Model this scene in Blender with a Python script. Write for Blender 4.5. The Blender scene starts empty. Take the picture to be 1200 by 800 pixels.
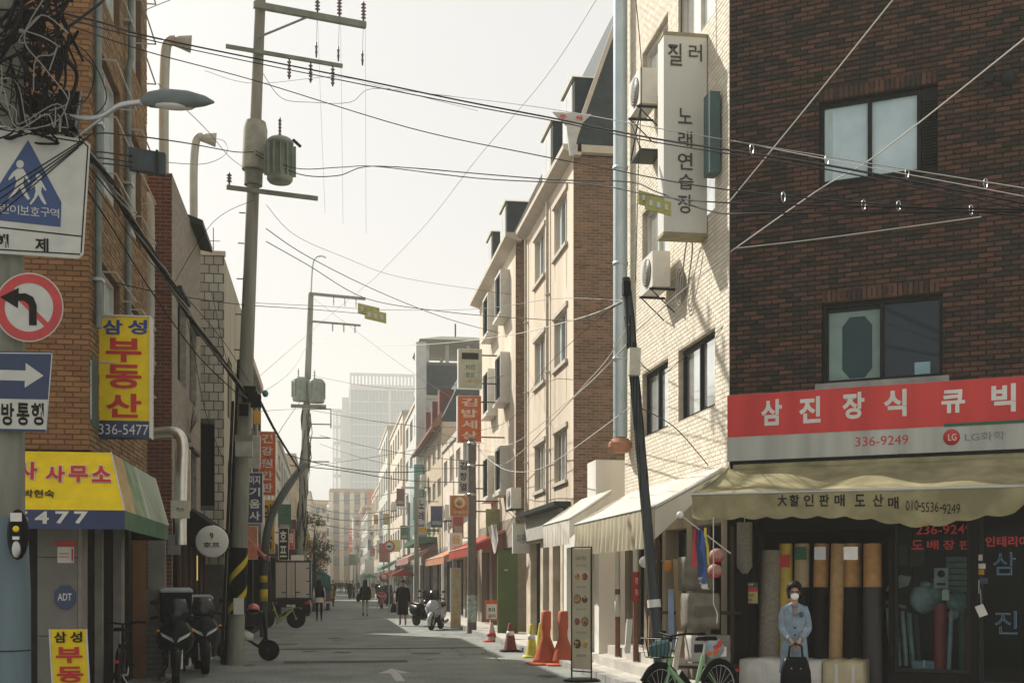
import bpy, bmesh, math, random
from mathutils import Vector, Matrix
R = math.radians
random.seed(7)
S = bpy.context.scene
COL = S.collection
# ------------------------------------------------------------------ camera
YAW = R(8.73); SA, CA = math.sin(YAW), math.cos(YAW)
FPX, UC, HV, EYE = 1400.0, 600.0, 680.0, 1.65
cam = bpy.data.cameras.new('camera'); cam.lens = 42.0; cam.sensor_width = 36.0
cam.shift_y = (HV - 400) / 1200.0; cam.clip_end = 6000; cam.clip_start = .1
camo = bpy.data.objects.new('camera', cam); COL.objects.link(camo)
camo.location = (0, 0, EYE); camo.rotation_euler = (R(90), 0, -YAW)
S.camera = camo
# ------------------------------------------------------------------ light
HAZE = .0012
SUN = Vector((-1.0, 1.3, 1.4)).normalized()
w = bpy.data.worlds.new('World'); S.world = w; w.use_nodes = True
nt = w.node_tree; bg = nt.nodes['Background']
sky = nt.nodes.new('ShaderNodeTexSky'); sky.sky_type = 'NISHITA'; sky.sun_disc = False
sky.sun_elevation = math.asin(SUN.z); sky.sun_rotation = math.atan2(SUN.x, SUN.y)
sky.air_density = 1.0; sky.dust_density = 6.0; sky.ozone_density = 1.0; sky.altitude = 0
hs = nt.nodes.new('ShaderNodeHueSaturation'); hs.inputs['Saturation'].default_value = .45
mx = nt.nodes.new('ShaderNodeMix'); mx.data_type = 'RGBA'; mx.inputs['Factor'].default_value = .7
mx.inputs['B'].default_value = (8.4, 8.35, 8.2, 1)
nt.links.new(sky.outputs[0], hs.inputs['Color']); nt.links.new(hs.outputs[0], mx.inputs['A'])
nt.links.new(mx.outputs['Result'], bg.inputs['Color'])
bg.inputs['Strength'].default_value = .065
sl = bpy.data.lights.new('sun', 'SUN'); sl.energy = 5.0; sl.angle = R(.6); sl.color = (1, .95, .87)
so = bpy.data.objects.new('sun', sl); COL.objects.link(so)
so.rotation_euler = SUN.to_track_quat('Z', 'Y').to_euler(); so.location = (0, 0, 60)
S.view_settings.view_transform = 'Standard'; S.view_settings.look = 'None'
S.view_settings.exposure = .72; S.view_settings.gamma = 1
S.cycles.use_denoising = True
S.cycles.volume_bounces = 1; S.cycles.max_bounces = 8
# ------------------------------------------------------------------ rays
def ray(u, v):
    cx = (u - UC) / FPX
    return SA + cx * CA, CA - cx * SA, (HV - v) / FPX
def at(u, v, t):
    a, b, c = ray(u, v); return Vector((a * t, b * t, EYE + c * t))
def atx(u, v, x): return at(u, v, x / ray(u, v)[0])
def aty(u, v, y): return at(u, v, y / ray(u, v)[1])
def yx(u, x): return atx(u, HV, x).y          # where column u meets the plane x
def xy(u, y): return aty(u, HV, y).x
# ------------------------------------------------------------------ materials
MATS = {}
def mat(name, col, rough=.8, col2=None, scale=6., var=.25, bump=0., bscale=40., metal=0., spec=.5, rnd=False,
        emit=None, trans=0., streak=False, coat=0., ior=None, ground=False, speck=0.):
    if name in MATS: return MATS[name]
    m = bpy.data.materials.new(name); m.use_nodes = True; n = m.node_tree; N, L = n.nodes, n.links
    p = N['Principled BSDF']; p.inputs['Roughness'].default_value = rough; p.inputs['Metallic'].default_value = metal
    p.inputs['Specular IOR Level'].default_value = spec if metal or (rough < .5 and max(col) > .03) else spec * (.4 if max(col) > .03 else .15)
    if ior: p.inputs['IOR'].default_value = ior
    if coat: p.inputs['Coat Weight'].default_value = coat
    tc = N.new('ShaderNodeTexCoord'); mp = N.new('ShaderNodeMapping'); L.new(tc.outputs['Object'], mp.inputs[0])
    if streak: mp.inputs['Scale'].default_value = (1, 1, .12)
    no = N.new('ShaderNodeTexNoise'); no.inputs['Scale'].default_value = scale; no.inputs['Detail'].default_value = 5
    L.new(mp.outputs[0], no.inputs[0])
    c2 = col2 or tuple(c * (1 - var) for c in col)
    ramp = N.new('ShaderNodeValToRGB'); ramp.color_ramp.elements[0].position = .35; ramp.color_ramp.elements[1].position = .68
    ramp.color_ramp.elements[0].color = (*c2, 1); ramp.color_ramp.elements[1].color = (*col, 1)
    if rnd:   # each piece its own shade
        oi = N.new('ShaderNodeObjectInfo'); ge = N.new('ShaderNodeNewGeometry')
        ad = N.new('ShaderNodeMath'); ad.operation = 'ADD'; L.new(oi.outputs['Random'], ad.inputs[0]); L.new(ge.outputs['Random Per Island'], ad.inputs[1])
        fr = N.new('ShaderNodeMath'); fr.operation = 'FRACT'; L.new(ad.outputs[0], fr.inputs[0])
        n2 = N.new('ShaderNodeMath'); n2.operation = 'MULTIPLY_ADD'; n2.inputs[1].default_value = .42
        L.new(fr.outputs[0], n2.inputs[0])
        n3 = N.new('ShaderNodeTexNoise'); n3.inputs['Scale'].default_value = 1.7; n3.inputs['Detail'].default_value = 6; n3.inputs['Roughness'].default_value = .7
        g2 = N.new('ShaderNodeNewGeometry'); L.new(g2.outputs['Position'], n3.inputs[0])
        m3 = N.new('ShaderNodeMath'); m3.operation = 'MULTIPLY'; m3.inputs[1].default_value = .58; L.new(n3.outputs[0], m3.inputs[0])
        L.new(m3.outputs[0], n2.inputs[2]); L.new(n2.outputs[0], ramp.inputs[0])
        ramp.color_ramp.elements[0].position = .36; ramp.color_ramp.elements[1].position = .74
        if ground: ramp.color_ramp.elements[0].position = .1
    elif speck:
        ramp.color_ramp.elements[0].position = .4; ramp.color_ramp.elements[1].position = .6
        nf = N.new('ShaderNodeTexNoise'); nf.inputs['Scale'].default_value = 24; nf.inputs['Detail'].default_value = 2; L.new(tc.outputs['Object'], nf.inputs[0])
        ma = N.new('ShaderNodeMix'); ma.inputs[0].default_value = speck; L.new(no.outputs[0], ma.inputs[2]); L.new(nf.outputs[0], ma.inputs[3]); L.new(ma.outputs[0], ramp.inputs[0])
    else: L.new(no.outputs[0], ramp.inputs[0])
    L.new(ramp.outputs[0], p.inputs['Base Color'])
    if bump:
        nb = N.new('ShaderNodeTexNoise'); nb.inputs['Scale'].default_value = bscale; nb.inputs['Detail'].default_value = 3
        L.new(tc.outputs['Object'], nb.inputs[0])
        b = N.new('ShaderNodeBump'); b.inputs['Strength'].default_value = bump; b.inputs['Distance'].default_value = .01
        L.new(nb.outputs[0], b.inputs['Height']); L.new(b.outputs[0], p.inputs['Normal'])
    if emit: p.inputs['Emission Color'].default_value = (*emit[0], 1); p.inputs['Emission Strength'].default_value = emit[1]
    if trans:
        tr = N.new('ShaderNodeBsdfTranslucent'); L.new(ramp.outputs[0], tr.inputs[0])
        ms = N.new('ShaderNodeMixShader'); ms.inputs[0].default_value = trans
        L.new(p.outputs[0], ms.inputs[1]); L.new(tr.outputs[0], ms.inputs[2]); L.new(ms.outputs[0], N['Material Output'].inputs[0])
    MATS[name] = m; return m
def glass(name, tint, see=.5, rough=.03):
    if name in MATS: return MATS[name]
    m = bpy.data.materials.new(name); m.use_nodes = True; n = m.node_tree; N, L = n.nodes, n.links
    p = N['Principled BSDF']; p.inputs['Base Color'].default_value = (*tint, 1); p.inputs['Roughness'].default_value = rough
    p.inputs['IOR'].default_value = 1.45
    tr = N.new('ShaderNodeBsdfTransparent'); tr.inputs[0].default_value = (.85, .92, .92, 1)
    ms = N.new('ShaderNodeMixShader'); ms.inputs[0].default_value = see
    L.new(p.outputs[0], ms.inputs[1]); L.new(tr.outputs[0], ms.inputs[2]); L.new(ms.outputs[0], N['Material Output'].inputs[0])
    MATS[name] = m; return m
def flat(name, col, rough=.6, **k): return mat(name, col, rough, var=k.pop('var', .12), **k)
# ------------------------------------------------------------------ objects
def tag(o, label=None, cat=None, group=None, kind=None):
    if label: o['label'] = label
    if cat: o['category'] = cat
    if group: o['group'] = group
    if kind: o['kind'] = kind
    return o
def T(name, label, cat, loc=(0, 0, 0), rz=0, group=None):
    o = bpy.data.objects.new(name, None); COL.objects.link(o); o.empty_display_size = .2
    o.location = loc; o.rotation_euler = (0, 0, rz)
    return tag(o, label, cat, group)
def wm(o):
    m = o.matrix_basis.copy()
    while o.parent: o = o.parent; m = o.matrix_basis @ m
    return m
def link(name, me, parent=None, mtx=None):
    o = bpy.data.objects.new(name, me); COL.objects.link(o)
    if parent: o.parent = parent
    if mtx is not None: o.matrix_basis = mtx
    return o
class Fr:   # an upright plane: origin, horizontal direction U, outward normal N
    def __init__(s, o, U, N): s.o = Vector(o); s.U = Vector(U).normalized(); s.N = Vector(N).normalized()
    def p(s, u, d, z): return s.o + s.U * u + s.N * d + Vector((0, 0, z))
    def px(s, u, v, d=0):
        r = Vector(ray(u, v)); o = s.o + s.N * d - Vector((0, 0, EYE))
        o = Vector((s.o.x, s.o.y, 0)) + s.N * d; n = s.N
        t = n.dot(o) / n.dot(Vector((r.x, r.y, 0))); P = Vector((r.x * t, r.y * t, 0)) - Vector((s.o.x, s.o.y, 0))
        return P.dot(s.U), EYE + r.z * t
class MB:
    def __init__(s): s.v = []; s.f = []; s.mi = []; s.m = 0; s.sm = []; s.smooth = False
    def add(s, vs, fs, smooth=None):
        k = len(s.v); s.v += [tuple(p) for p in vs]
        for f in fs: s.f.append([k + i for i in f]); s.mi.append(s.m); s.sm.append(s.smooth if smooth is None else smooth)
        return s
    def quad(s, a, b, c, d): return s.add([a, b, c, d], [(0, 1, 2, 3)])
    def poly(s, pts): return s.add(pts, [list(range(len(pts)))])
    def obox(s, c, U, V, W):
        c, U, V, W = map(Vector, (c, U, V, W)); vs = [c + U * a + V * b + W * d for a in (-1, 1) for b in (-1, 1) for d in (-1, 1)]
        return s.add(vs, [(0, 1, 3, 2), (4, 6, 7, 5), (0, 4, 5, 1), (2, 3, 7, 6), (0, 2, 6, 4), (1, 5, 7, 3)])
    def box(s, x0, x1, y0, y1, z0, z1):
        return s.obox(((x0 + x1) / 2, (y0 + y1) / 2, (z0 + z1) / 2), ((x1 - x0) / 2, 0, 0), (0, (y1 - y0) / 2, 0), (0, 0, (z1 - z0) / 2))
    def fb(s, F, u0, u1, d0, d1, z0, z1):
        return s.obox(F.p((u0 + u1) / 2, (d0 + d1) / 2, (z0 + z1) / 2), F.U * ((u1 - u0) / 2), F.N * ((d1 - d0) / 2), (0, 0, (z1 - z0) / 2))
    def tube(s, pts, r, n=8, cap=True, smooth=True):
        pts = [Vector(p) for p in pts]; rs = r if isinstance(r, (list, tuple)) else [r] * len(pts)
        k = len(s.v); prev = None; vs = []; fs = []
        for i, p in enumerate(pts):
            d = (pts[min(i + 1, len(pts) - 1)] - pts[max(i - 1, 0)]).normalized()
            if prev is None: prev = d.orthogonal().normalized()
            a = (prev - d * prev.dot(d)); a = a.normalized() if a.length > 1e-6 else d.orthogonal().normalized(); b = d.cross(a); prev = a
            for j in range(n): q = 2 * math.pi * j / n; vs.append(p + (a * math.cos(q) + b * math.sin(q)) * rs[i])
        for i in range(len(pts) - 1):
            for j in range(n): fs.append((i * n + j, i * n + (j + 1) % n, (i + 1) * n + (j + 1) % n, (i + 1) * n + j))
        s.add(vs, fs, smooth)
        if cap and n > 2:
            s.add(vs[:n], [list(range(n))[::-1]], False); s.add(vs[-n:], [list(range(n))], False)
        return s
    def lathe(s, c, prof, n=16, axis=(0, 0, 1), smooth=True):
        c = Vector(c); ax = Vector(axis).normalized(); a = ax.orthogonal().normalized(); b = ax.cross(a); vs = []; fs = []
        for r, z in prof:
            for j in range(n): q = 2 * math.pi * j / n; vs.append(c + ax * z + (a * math.cos(q) + b * math.sin(q)) * max(r, 1e-4))
        for i in range(len(prof) - 1):
            for j in range(n): fs.append((i * n + j, i * n + (j + 1) % n, (i + 1) * n + (j + 1) % n, (i + 1) * n + j))
        fs.append(list(range(n))[::-1]); fs.append([(len(prof) - 1) * n + j for j in range(n)])
        return s.add(vs, fs, smooth)
    def ell(s, c, r, nu=14, nv=10, M=None, jit=0):
        c = Vector(c); vs = []; fs = []
        for i in range(nv + 1):
            th = math.pi * i / nv
            for j in range(nu):
                q = 2 * math.pi * j / nu; p = Vector((r[0] * math.sin(th) * math.cos(q), r[1] * math.sin(th) * math.sin(q), r[2] * math.cos(th)))
                if jit: p *= 1 + random.uniform(-jit, jit)
                if M: p = M @ p
                vs.append(c + p)
        for i in range(nv):
            for j in range(nu): fs.append((i * nu + j, (i + 1) * nu + j, (i + 1) * nu + (j + 1) % nu, i * nu + (j + 1) % nu))
        return s.add(vs, fs, True)
    def loft(s, rings, smooth=True, cap=True):
        n = len(rings[0]); vs = [p for r in rings for p in r]; fs = []
        for i in range(len(rings) - 1):
            for j in range(n): fs.append((i * n + j, i * n + (j + 1) % n, (i + 1) * n + (j + 1) % n, (i + 1) * n + j))
        if cap: fs.append(list(range(n))[::-1]); fs.append([(len(rings) - 1) * n + j for j in range(n)])
        return s.add(vs, fs, smooth)
    def prism(s, pts2, M):   # pts2 in (a, b) extruded by M's third axis: M = (origin, A, B, D)
        o, A, B, D = map(Vector, M); n = len(pts2); f = [o + A * a + B * b for a, b in pts2]; g = [p + D for p in f]
        return s.add(f + g, [list(range(n))[::-1], list(range(n, 2 * n))] + [(i, (i + 1) % n, n + (i + 1) % n, n + i) for i in range(n)], False)
    def mesh(s, name):
        me = bpy.data.meshes.new(name); me.from_pydata(s.v, [], s.f); me.update()
        me.polygons.foreach_set('material_index', s.mi); me.polygons.foreach_set('use_smooth', s.sm); return me
    def build(s, name, m, parent=None, world=True, label=None, weld=False):
        if parent is not None and world:
            inv = wm(parent).inverted(); s.v = [tuple(inv @ Vector(p)) for p in s.v]
        me = s.mesh(name)
        for q in (m if isinstance(m, (list, tuple)) else [m]): me.materials.append(q)
        o = link(name, me, parent)
        if label: o['label'] = label
        return o
def one(name, m, fn, parent=None, world=True, label=None):
    b = MB(); fn(b); return b.build(name, m, parent, world, label)
def smooth_pts(pts, n=6):
    pts = [Vector(p) for p in pts]; out = []
    for i in range(len(pts) - 1):
        a, b, c, d = pts[max(i - 1, 0)], pts[i], pts[i + 1], pts[min(i + 2, len(pts) - 1)]
        for k in range(n):
            t = k / n; out.append(.5 * ((2 * b) + (c - a) * t + (2 * a - 5 * b + 4 * c - d) * t * t + (3 * b - a - 3 * c + d) * t ** 3))
    out.append(pts[-1]); return out
def sag(p, q, s, n=14):
    p, q = Vector(p), Vector(q); return [p.lerp(q, i / n) - Vector((0, 0, s * 4 * (i / n) * (1 - i / n))) for i in range(n + 1)]
# ------------------------------------------------------------------ lettering
_tx = {}
def glyphs(s, bold):
    k = (s, bold)
    if k in _tx: return _tx[k]
    c = bpy.data.curves.new('lettering', 'FONT'); c.body = s; c.size = 1; c.offset = bold; c.resolution_u = 3; c.extrude = .0
    o = bpy.data.objects.new('lettering', c); COL.objects.link(o); me = bpy.data.meshes.new_from_object(o)
    bpy.data.objects.remove(o); bpy.data.curves.remove(c)
    vs = [v.co.copy() for v in me.vertices]; fs = [list(p.vertices) for p in me.polygons]; bpy.data.meshes.remove(me)
    _tx[k] = (vs, fs); return _tx[k]
def write(b, s, c, A, B, w, h, bold=.02, keep=False):
    """write s centred on c: A to the reader's right, B up, filling w x h metres (keep: never stretch)"""
    vs, fs = glyphs(s, bold); A = Vector(A).normalized(); B = Vector(B).normalized(); c = Vector(c)
    x0, x1 = min(v.x for v in vs), max(v.x for v in vs); y0, y1 = min(v.y for v in vs), max(v.y for v in vs)
    sx, sy = w / (x1 - x0), h / (y1 - y0)
    if keep: sx = sy = min(sx, sy)
    b.add([c + A * ((v.x - (x0 + x1) / 2) * sx) + B * ((v.y - (y0 + y1) / 2) * sy) for v in vs], fs)
def lettering(parent, m, items, A, B, name='lettering', label=None):
    for it in items:
        b = MB(); write(b, it[0], it[1], A, B, it[2], it[3], it[4] if len(it) > 4 else .02); o = b.build(name, m, parent, True, label)
    return o
# ------------------------------------------------------------------ facade pieces
def wallmesh(b, F, u0, u1, z0, z1, holes, rec=.15, d=0.):
    us = sorted({u0, u1, *[q for h in holes for q in h[:2]]}); zs = sorted({z0, z1, *[q for h in holes for q in h[2:4]]})
    us = [q for q in us if u0 - 1e-6 <= q <= u1 + 1e-6]; zs = [q for q in zs if z0 - 1e-6 <= q <= z1 + 1e-6]
    for i in range(len(us) - 1):
        for j in range(len(zs) - 1):
            cu, cz = (us[i] + us[i + 1]) / 2, (zs[j] + zs[j + 1]) / 2
            if any(h[0] < cu < h[1] and h[2] < cz < h[3] for h in holes): continue
            b.quad(F.p(us[i], d, zs[j]), F.p(us[i + 1], d, zs[j]), F.p(us[i + 1], d, zs[j + 1]), F.p(us[i], d, zs[j + 1]))
    for h in holes:
        a, c, e, g = max(h[0], u0), min(h[1], u1), max(h[2], z0), min(h[3], z1)
        b.quad(F.p(a, d, e), F.p(a, d - rec, e), F.p(a, d - rec, g), F.p(a, d, g))
        b.quad(F.p(c, d, e), F.p(c, d, g), F.p(c, d - rec, g), F.p(c, d - rec, e))
        b.quad(F.p(a, d, e), F.p(c, d, e), F.p(c, d - rec, e), F.p(a, d - rec, e))
        b.quad(F.p(a, d, g), F.p(a, d - rec, g), F.p(c, d - rec, g), F.p(c, d, g))
def window(parent, F, h, m_f, m_g, cols=2, rec=.1, fw=.05, sill=None, rows=1, back=None, name='window', d=0., blind=None):
    u0, u1, z0, z1 = h[:4]; b = MB(); e = .004
    b.fb(F, u0 + e, u1 - e, d - rec - .05, d - rec + .02, z0 + e, z0 + fw); b.fb(F, u0 + e, u1 - e, d - rec - .05, d - rec + .02, z1 - fw, z1 - e)
    b.fb(F, u0 + e, u0 + fw, d - rec - .05, d - rec + .019, z0 + fw, z1 - fw); b.fb(F, u1 - fw, u1 - e, d - rec - .05, d - rec + .019, z0 + fw, z1 - fw)
    cw = (u1 - u0 - 2 * fw) / cols
    for k in range(1, cols): b.fb(F, u0 + fw + k * cw - fw * .45, u0 + fw + k * cw + fw * .45, d - rec - .045, d - rec + .03, z0 + fw, z1 - fw)
    rh = (z1 - z0 - 2 * fw) / rows
    for k in range(1, rows): b.fb(F, u0 + fw, u1 - fw, d - rec - .045, d - rec + .012, z0 + fw + k * rh - .02, z0 + fw + k * rh + .02)
    wo = b.build(name, m_f, parent)
    for k in range(cols):
        g = m_g[k % len(m_g)] if isinstance(m_g, (list, tuple)) else m_g
        one('pane', g, lambda q: q.fb(F, u0 + fw + k * cw, u0 + fw + (k + 1) * cw, d - rec - .03 - .008 * (k % 2), d - rec - .022 - .008 * (k % 2), z0 + fw, z1 - fw), wo)
    if sill: one('sill', sill, lambda q: q.fb(F, u0 - .08, u1 + .08, d - .02, d + .07, z0 - .09, z0 - .004), wo)
    return wo
def shell(b, F, u0, u1, depth, z0, z1, d=-.3):
    """the other walls and roof of a building behind facade F (all closed, so its inside is dark)"""
    P = lambda u, dd, z: F.p(u, dd, z)
    b.quad(P(u0, 0, z0), P(u0, -depth, z0), P(u0, -depth, z1), P(u0, 0, z1)); b.quad(P(u1, 0, z0), P(u1, -depth, z0), P(u1, -depth, z1), P(u1, 0, z1))
    b.quad(P(u0, -depth, z0), P(u1, -depth, z0), P(u1, -depth, z1), P(u0, -depth, z1))
    b.quad(P(u0, 0, z1), P(u1, 0, z1), P(u1, -depth, z1), P(u0, -depth, z1))
def px_of(p):
    x = p.x * CA - p.y * SA; y = p.x * SA + p.y * CA
    if y < .5: return None
    return UC + FPX * x / y, HV - FPX * (p.z - EYE) / y, y
def bricks(parent, F, u0, u1, z0, z1, holes, bw, bh, joint, m, proud=.012, offs=.5, limit=300, name='brick', seed=1, d=0., rot=0):
    """courses of single pieces on a wall; the largest in view are objects, the rest one part"""
    rg = random.Random(seed); full = []; rest = MB(); r = 0; z = z0
    while z + bh * .6 < z1:
        za, zb = z + joint / 2, min(z + bh - joint / 2, z1)
        u = u0 - (bw * offs if r % 2 else 0)
        while u < u1:
            a, c = max(u + joint / 2, u0), min(u + bw - joint / 2, u1); u += bw
            segs = [(a, c)]
            for h in holes:
                if h[2] < zb and h[3] > za:
                    ns = []
                    for s0, s1 in segs:
                        if h[1] <= s0 or h[0] >= s1: ns.append((s0, s1)); continue
                        if s0 < h[0]: ns.append((s0, h[0]))
                        if s1 > h[1]: ns.append((h[1], s1))
                    segs = ns
            for s0, s1 in segs:
                if s1 - s0 < .02: continue
                pr = proud * rg.uniform(.55, 1.25)
                c3 = F.p((s0 + s1) / 2, d, (za + zb) / 2); q = px_of(c3)
                ok = q and -20 < q[0] < 1220 and -20 < q[1] < 820
                if abs(s1 - s0 - (bw - joint)) < 1e-3 and abs(zb - za - (bh - joint)) < 1e-3 and ok: full.append((q[2], c3, s0, s1, za, zb, pr))
                else: face5(rest, F, s0, s1, d, pr, za, zb)
        z += bh; r += 1
    full.sort(key=lambda t: t[0])
    for f in full[limit:]: face5(rest, F, f[2], f[3], d, f[6], f[4], f[5])
    hw, hh = (bw - joint) / 2, (bh - joint) / 2; meshes = []
    for k in range(3):
        b = MB(); fr = Fr((0, 0, 0), F.U, F.N); face5(b, fr, -hw, hw, 0, proud * (.6, .9, 1.2)[k], -hh, hh); me = b.mesh(name); me.materials.append(m); meshes.append(me)
    inv = wm(parent).inverted()
    for f in full[:limit]:
        o = bpy.data.objects.new(name, meshes[rg.randrange(3)]); COL.objects.link(o); o.parent = parent; o.location = inv @ f[1]
    if rest.v:
        o = rest.build(name + '_courses', m, parent); o['kind'] = 'stuff'
def face5(b, F, u0, u1, d, pr, z0, z1):
    e = .004
    P = [F.p(u0, d, z0), F.p(u1, d, z0), F.p(u1, d, z1), F.p(u0, d, z1), F.p(u0 + e, d + pr, z0 + e), F.p(u1 - e, d + pr, z0 + e), F.p(u1 - e, d + pr, z1 - e), F.p(u0 + e, d + pr, z1 - e)]
    b.add(P, [(4, 5, 6, 7), (0, 1, 5, 4), (1, 2, 6, 5), (2, 3, 7, 6), (3, 0, 4, 7)])
# ------------------------------------------------------------------ materials used all over
asphalt = mat('asphalt', (.26, .28, .25), .9, (.13, .14, .125), .8, bump=.6, bscale=60, speck=.62)
concrete = mat('concrete', (.36, .35, .32), .85, (.22, .215, .2), 3, bump=.4)
pale_conc = mat('pale_concrete', (.5, .47, .41), .85, (.36, .34, .3), 2.5, bump=.3)
polec = mat('pole_concrete', (.27, .275, .225), .85, (.15, .15, .12), 5, bump=.4, streak=True)
cream = mat('cream_paint', (.64, .56, .44), .8, (.5, .43, .33), 1.2, bump=.3, streak=True)
creambr = mat('cream_painted_brick', (.76, .7, .58), .8, (.64, .57, .46), 3, bump=.3, rnd=True)
creamm = mat('cream_mortar', (.5, .44, .34), .9)
dbrick = mat('dark_red_brick', (.115, .056, .037), .85, (.029, .025, .019), 5, bump=.5, bscale=60, rnd=True)
dmort = mat('dark_mortar', (.022, .019, .016), .95, var=.3)
rbrick = mat('red_brown_brick', (.24, .14, .09), .85, (.12, .075, .048), 5, rnd=True)
rmort = mat('pale_mortar', (.3, .25, .18), .95)
obrick = mat('orange_brick', (.29, .145, .062), .85, (.2, .1, .045), 5, bump=.4, rnd=True)
omort = mat('brown_mortar', (.15, .09, .052), .95)
redbr = mat('maroon_brick', (.15, .045, .03), .85, (.1, .03, .02), 4, rnd=True)
roughgrey = mat('rough_grey_render', (.3, .27, .22), .95, (.19, .17, .14), 9, bump=.8, bscale=25)
tile_m = mat('beige_wall_tile', (.42, .4, .33), .6, (.3, .28, .23), 3, rnd=True)
tmort = mat('tile_joint', (.1, .095, .08), .95)
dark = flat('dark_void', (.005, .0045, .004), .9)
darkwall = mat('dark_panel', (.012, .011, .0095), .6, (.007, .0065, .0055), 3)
frame_d = flat('dark_window_frame', (.015, .017, .017), .5)
frame_w = flat('white_window_frame', (.6, .58, .52), .5)
gl_dark = mat('dark_glass', (.03, .05, .055), .04, ior=1.8, var=.3, scale=1.5)
gl_sky = mat('sky_mirror_glass', (.8, .82, .8), .08, metal=.75, var=.2, scale=1.5)  # bright sky reflection put into a pale, metallic pane colour
gl_teal = mat('frosted_teal_glass', (.5, .62, .64), .25, (.38, .5, .53), 2.5, ior=1.6)
gl_see = glass('clear_shop_glass', (.02, .03, .03), .72)
mansard = mat('slate_blue_roof', (.045, .062, .068), .8, (.03, .042, .047), 4, bump=.5, bscale=30)
eave = flat('eave_stone', (.5, .45, .37), .8)
metal_g = flat('galvanised_metal', (.45, .46, .45), .35, metal=.8, bump=.2)
metal_d = flat('dark_painted_metal', (.025, .03, .029), .5)
black = flat('black_plastic', (.005, .005, .0055), .4)
rubber = flat('black_rubber', (.007, .007, .007), .8)
cable_m = flat('cable_black', (.006, .006, .006), .6)
cable_g = flat('cable_grey', (.22, .21, .19), .6)
cable_w = flat('cable_white', (.55, .52, .46), .6)
white = mat('white_sign', (.66, .65, .6), .5, (.55, .54, .49), 2)
whitepaint = mat('road_paint', (.6, .6, .57), .8, (.22, .22, .21), 14)
red = mat('sign_red', (.5, .035, .035), .5, var=.15)
navy = flat('navy_blue', (.018, .03, .1), .45)
yellow = mat('sign_yellow', (.78, .56, .012), .65, var=.15)
orange = mat('sign_orange', (.62, .13, .03), .5, var=.2)
green = flat('dark_green', (.03, .12, .07), .6)
ink = flat('dark_ink', (.02, .018, .016), .7)
teal = mat('teal_panel', (.07, .12, .12), .5, (.05, .09, .09), 2)
silver = flat('silver_duct', (.62, .6, .55), .28, metal=.9, bump=.5, bscale=15)
chrome = flat('chrome', (.7, .7, .7), .12, metal=1.)
FR = Fr((5.64, 0, 0), (0, 1, 0), (-1, 0, 0))      # building line on the right of the street, u = y
def FRX(x): return Fr((x, 0, 0), (0, 1, 0), (-1, 0, 0))
def FLX(x): return Fr((x, 0, 0), (0, 1, 0), (1, 0, 0))
def FY(y): return Fr((0, y, 0), (1, 0, 0), (0, -1, 0))     # faces the camera, u = x
UP = Vector((0, 0, 1)); XR = Vector((1, 0, 0))
# ------------------------------------------------------------------ ground
def struct(name, m, fn): o = one(name, m, fn); o['kind'] = 'structure'; return o
struct('ground', concrete, lambda b: b.quad((-2500, -600, -.008), (2500, -600, -.008), (2500, 4000, -.008), (-2500, 4000, -.008)))
def roadf(b):
    n = 40
    for i in range(n):
        y0, y1 = -6 + i * 7.2, -6 + (i + 1) * 7.2; b.quad((-3.2, y0, 0), (4.42, y0, 0), (4.42, y1, 0), (-3.2, y1, 0))
    b.quad((4.42, -6, 0), (14, -6, 0), (14, 9.5, 0), (4.42, 9.5, 0))
road = struct('road', asphalt, roadf)
pv = struct('right_pavement', pale_conc, lambda b: b.box(4.58, 9.5, 9.5, 282, -.02, .10))
kme = None
kb = MB(); kb.box(-.078, .078, -.49, .49, 0, .125); kme = kb.mesh('kerb_stone'); kme.materials.append(concrete)
for i in range(70):
    o = bpy.data.objects.new('kerb_stone', kme); COL.objects.link(o); o.parent = pv; o.location = (4.5, 10 + i, random.uniform(-.012, .004)); o.rotation_euler = (0, 0, random.uniform(-.008, .008))
lg = struct('left_gutter', concrete, lambda b: b.box(-3.9, -2.62, 12, 282, -.02, .025))
def paint(b):
    c = at(463, 789, 21.2); x, y = c.x, c.y   # arrow pointing up the street
    z = .004
    b.poly([(x - .08, y - 1.6, z), (x + .08, y - 1.6, z), (x + .08, y + .1, z), (x - .08, y + .1, z)])
    b.poly([(x - .3, y + .1, z), (x + .3, y + .1, z), (x, y + 1.25, z)])
pm = one('road_arrow', whitepaint, paint, road); 
def worn(b):
    for (u0, v0, u1, v1, w_) in ((250, 772, 330, 762, .12), (360, 776, 420, 768, .12), (380, 794, 440, 790, .1), (250, 792, 300, 786, .1)):
        p, q = Vector(at(u0, v0, EYE / ((v0 - HV) / FPX))), Vector(at(u1, v1, EYE / ((v1 - HV) / FPX)))
        b.quad((p.x, p.y, .004), (q.x, q.y, .004), (q.x, q.y + w_, .004), (p.x, p.y + w_, .004))
worn_m = mat('worn_paint', (.2, .2, .19), .9, (.12, .122, .116), 8)
one('worn_marking', worn_m, worn, road)
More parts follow.
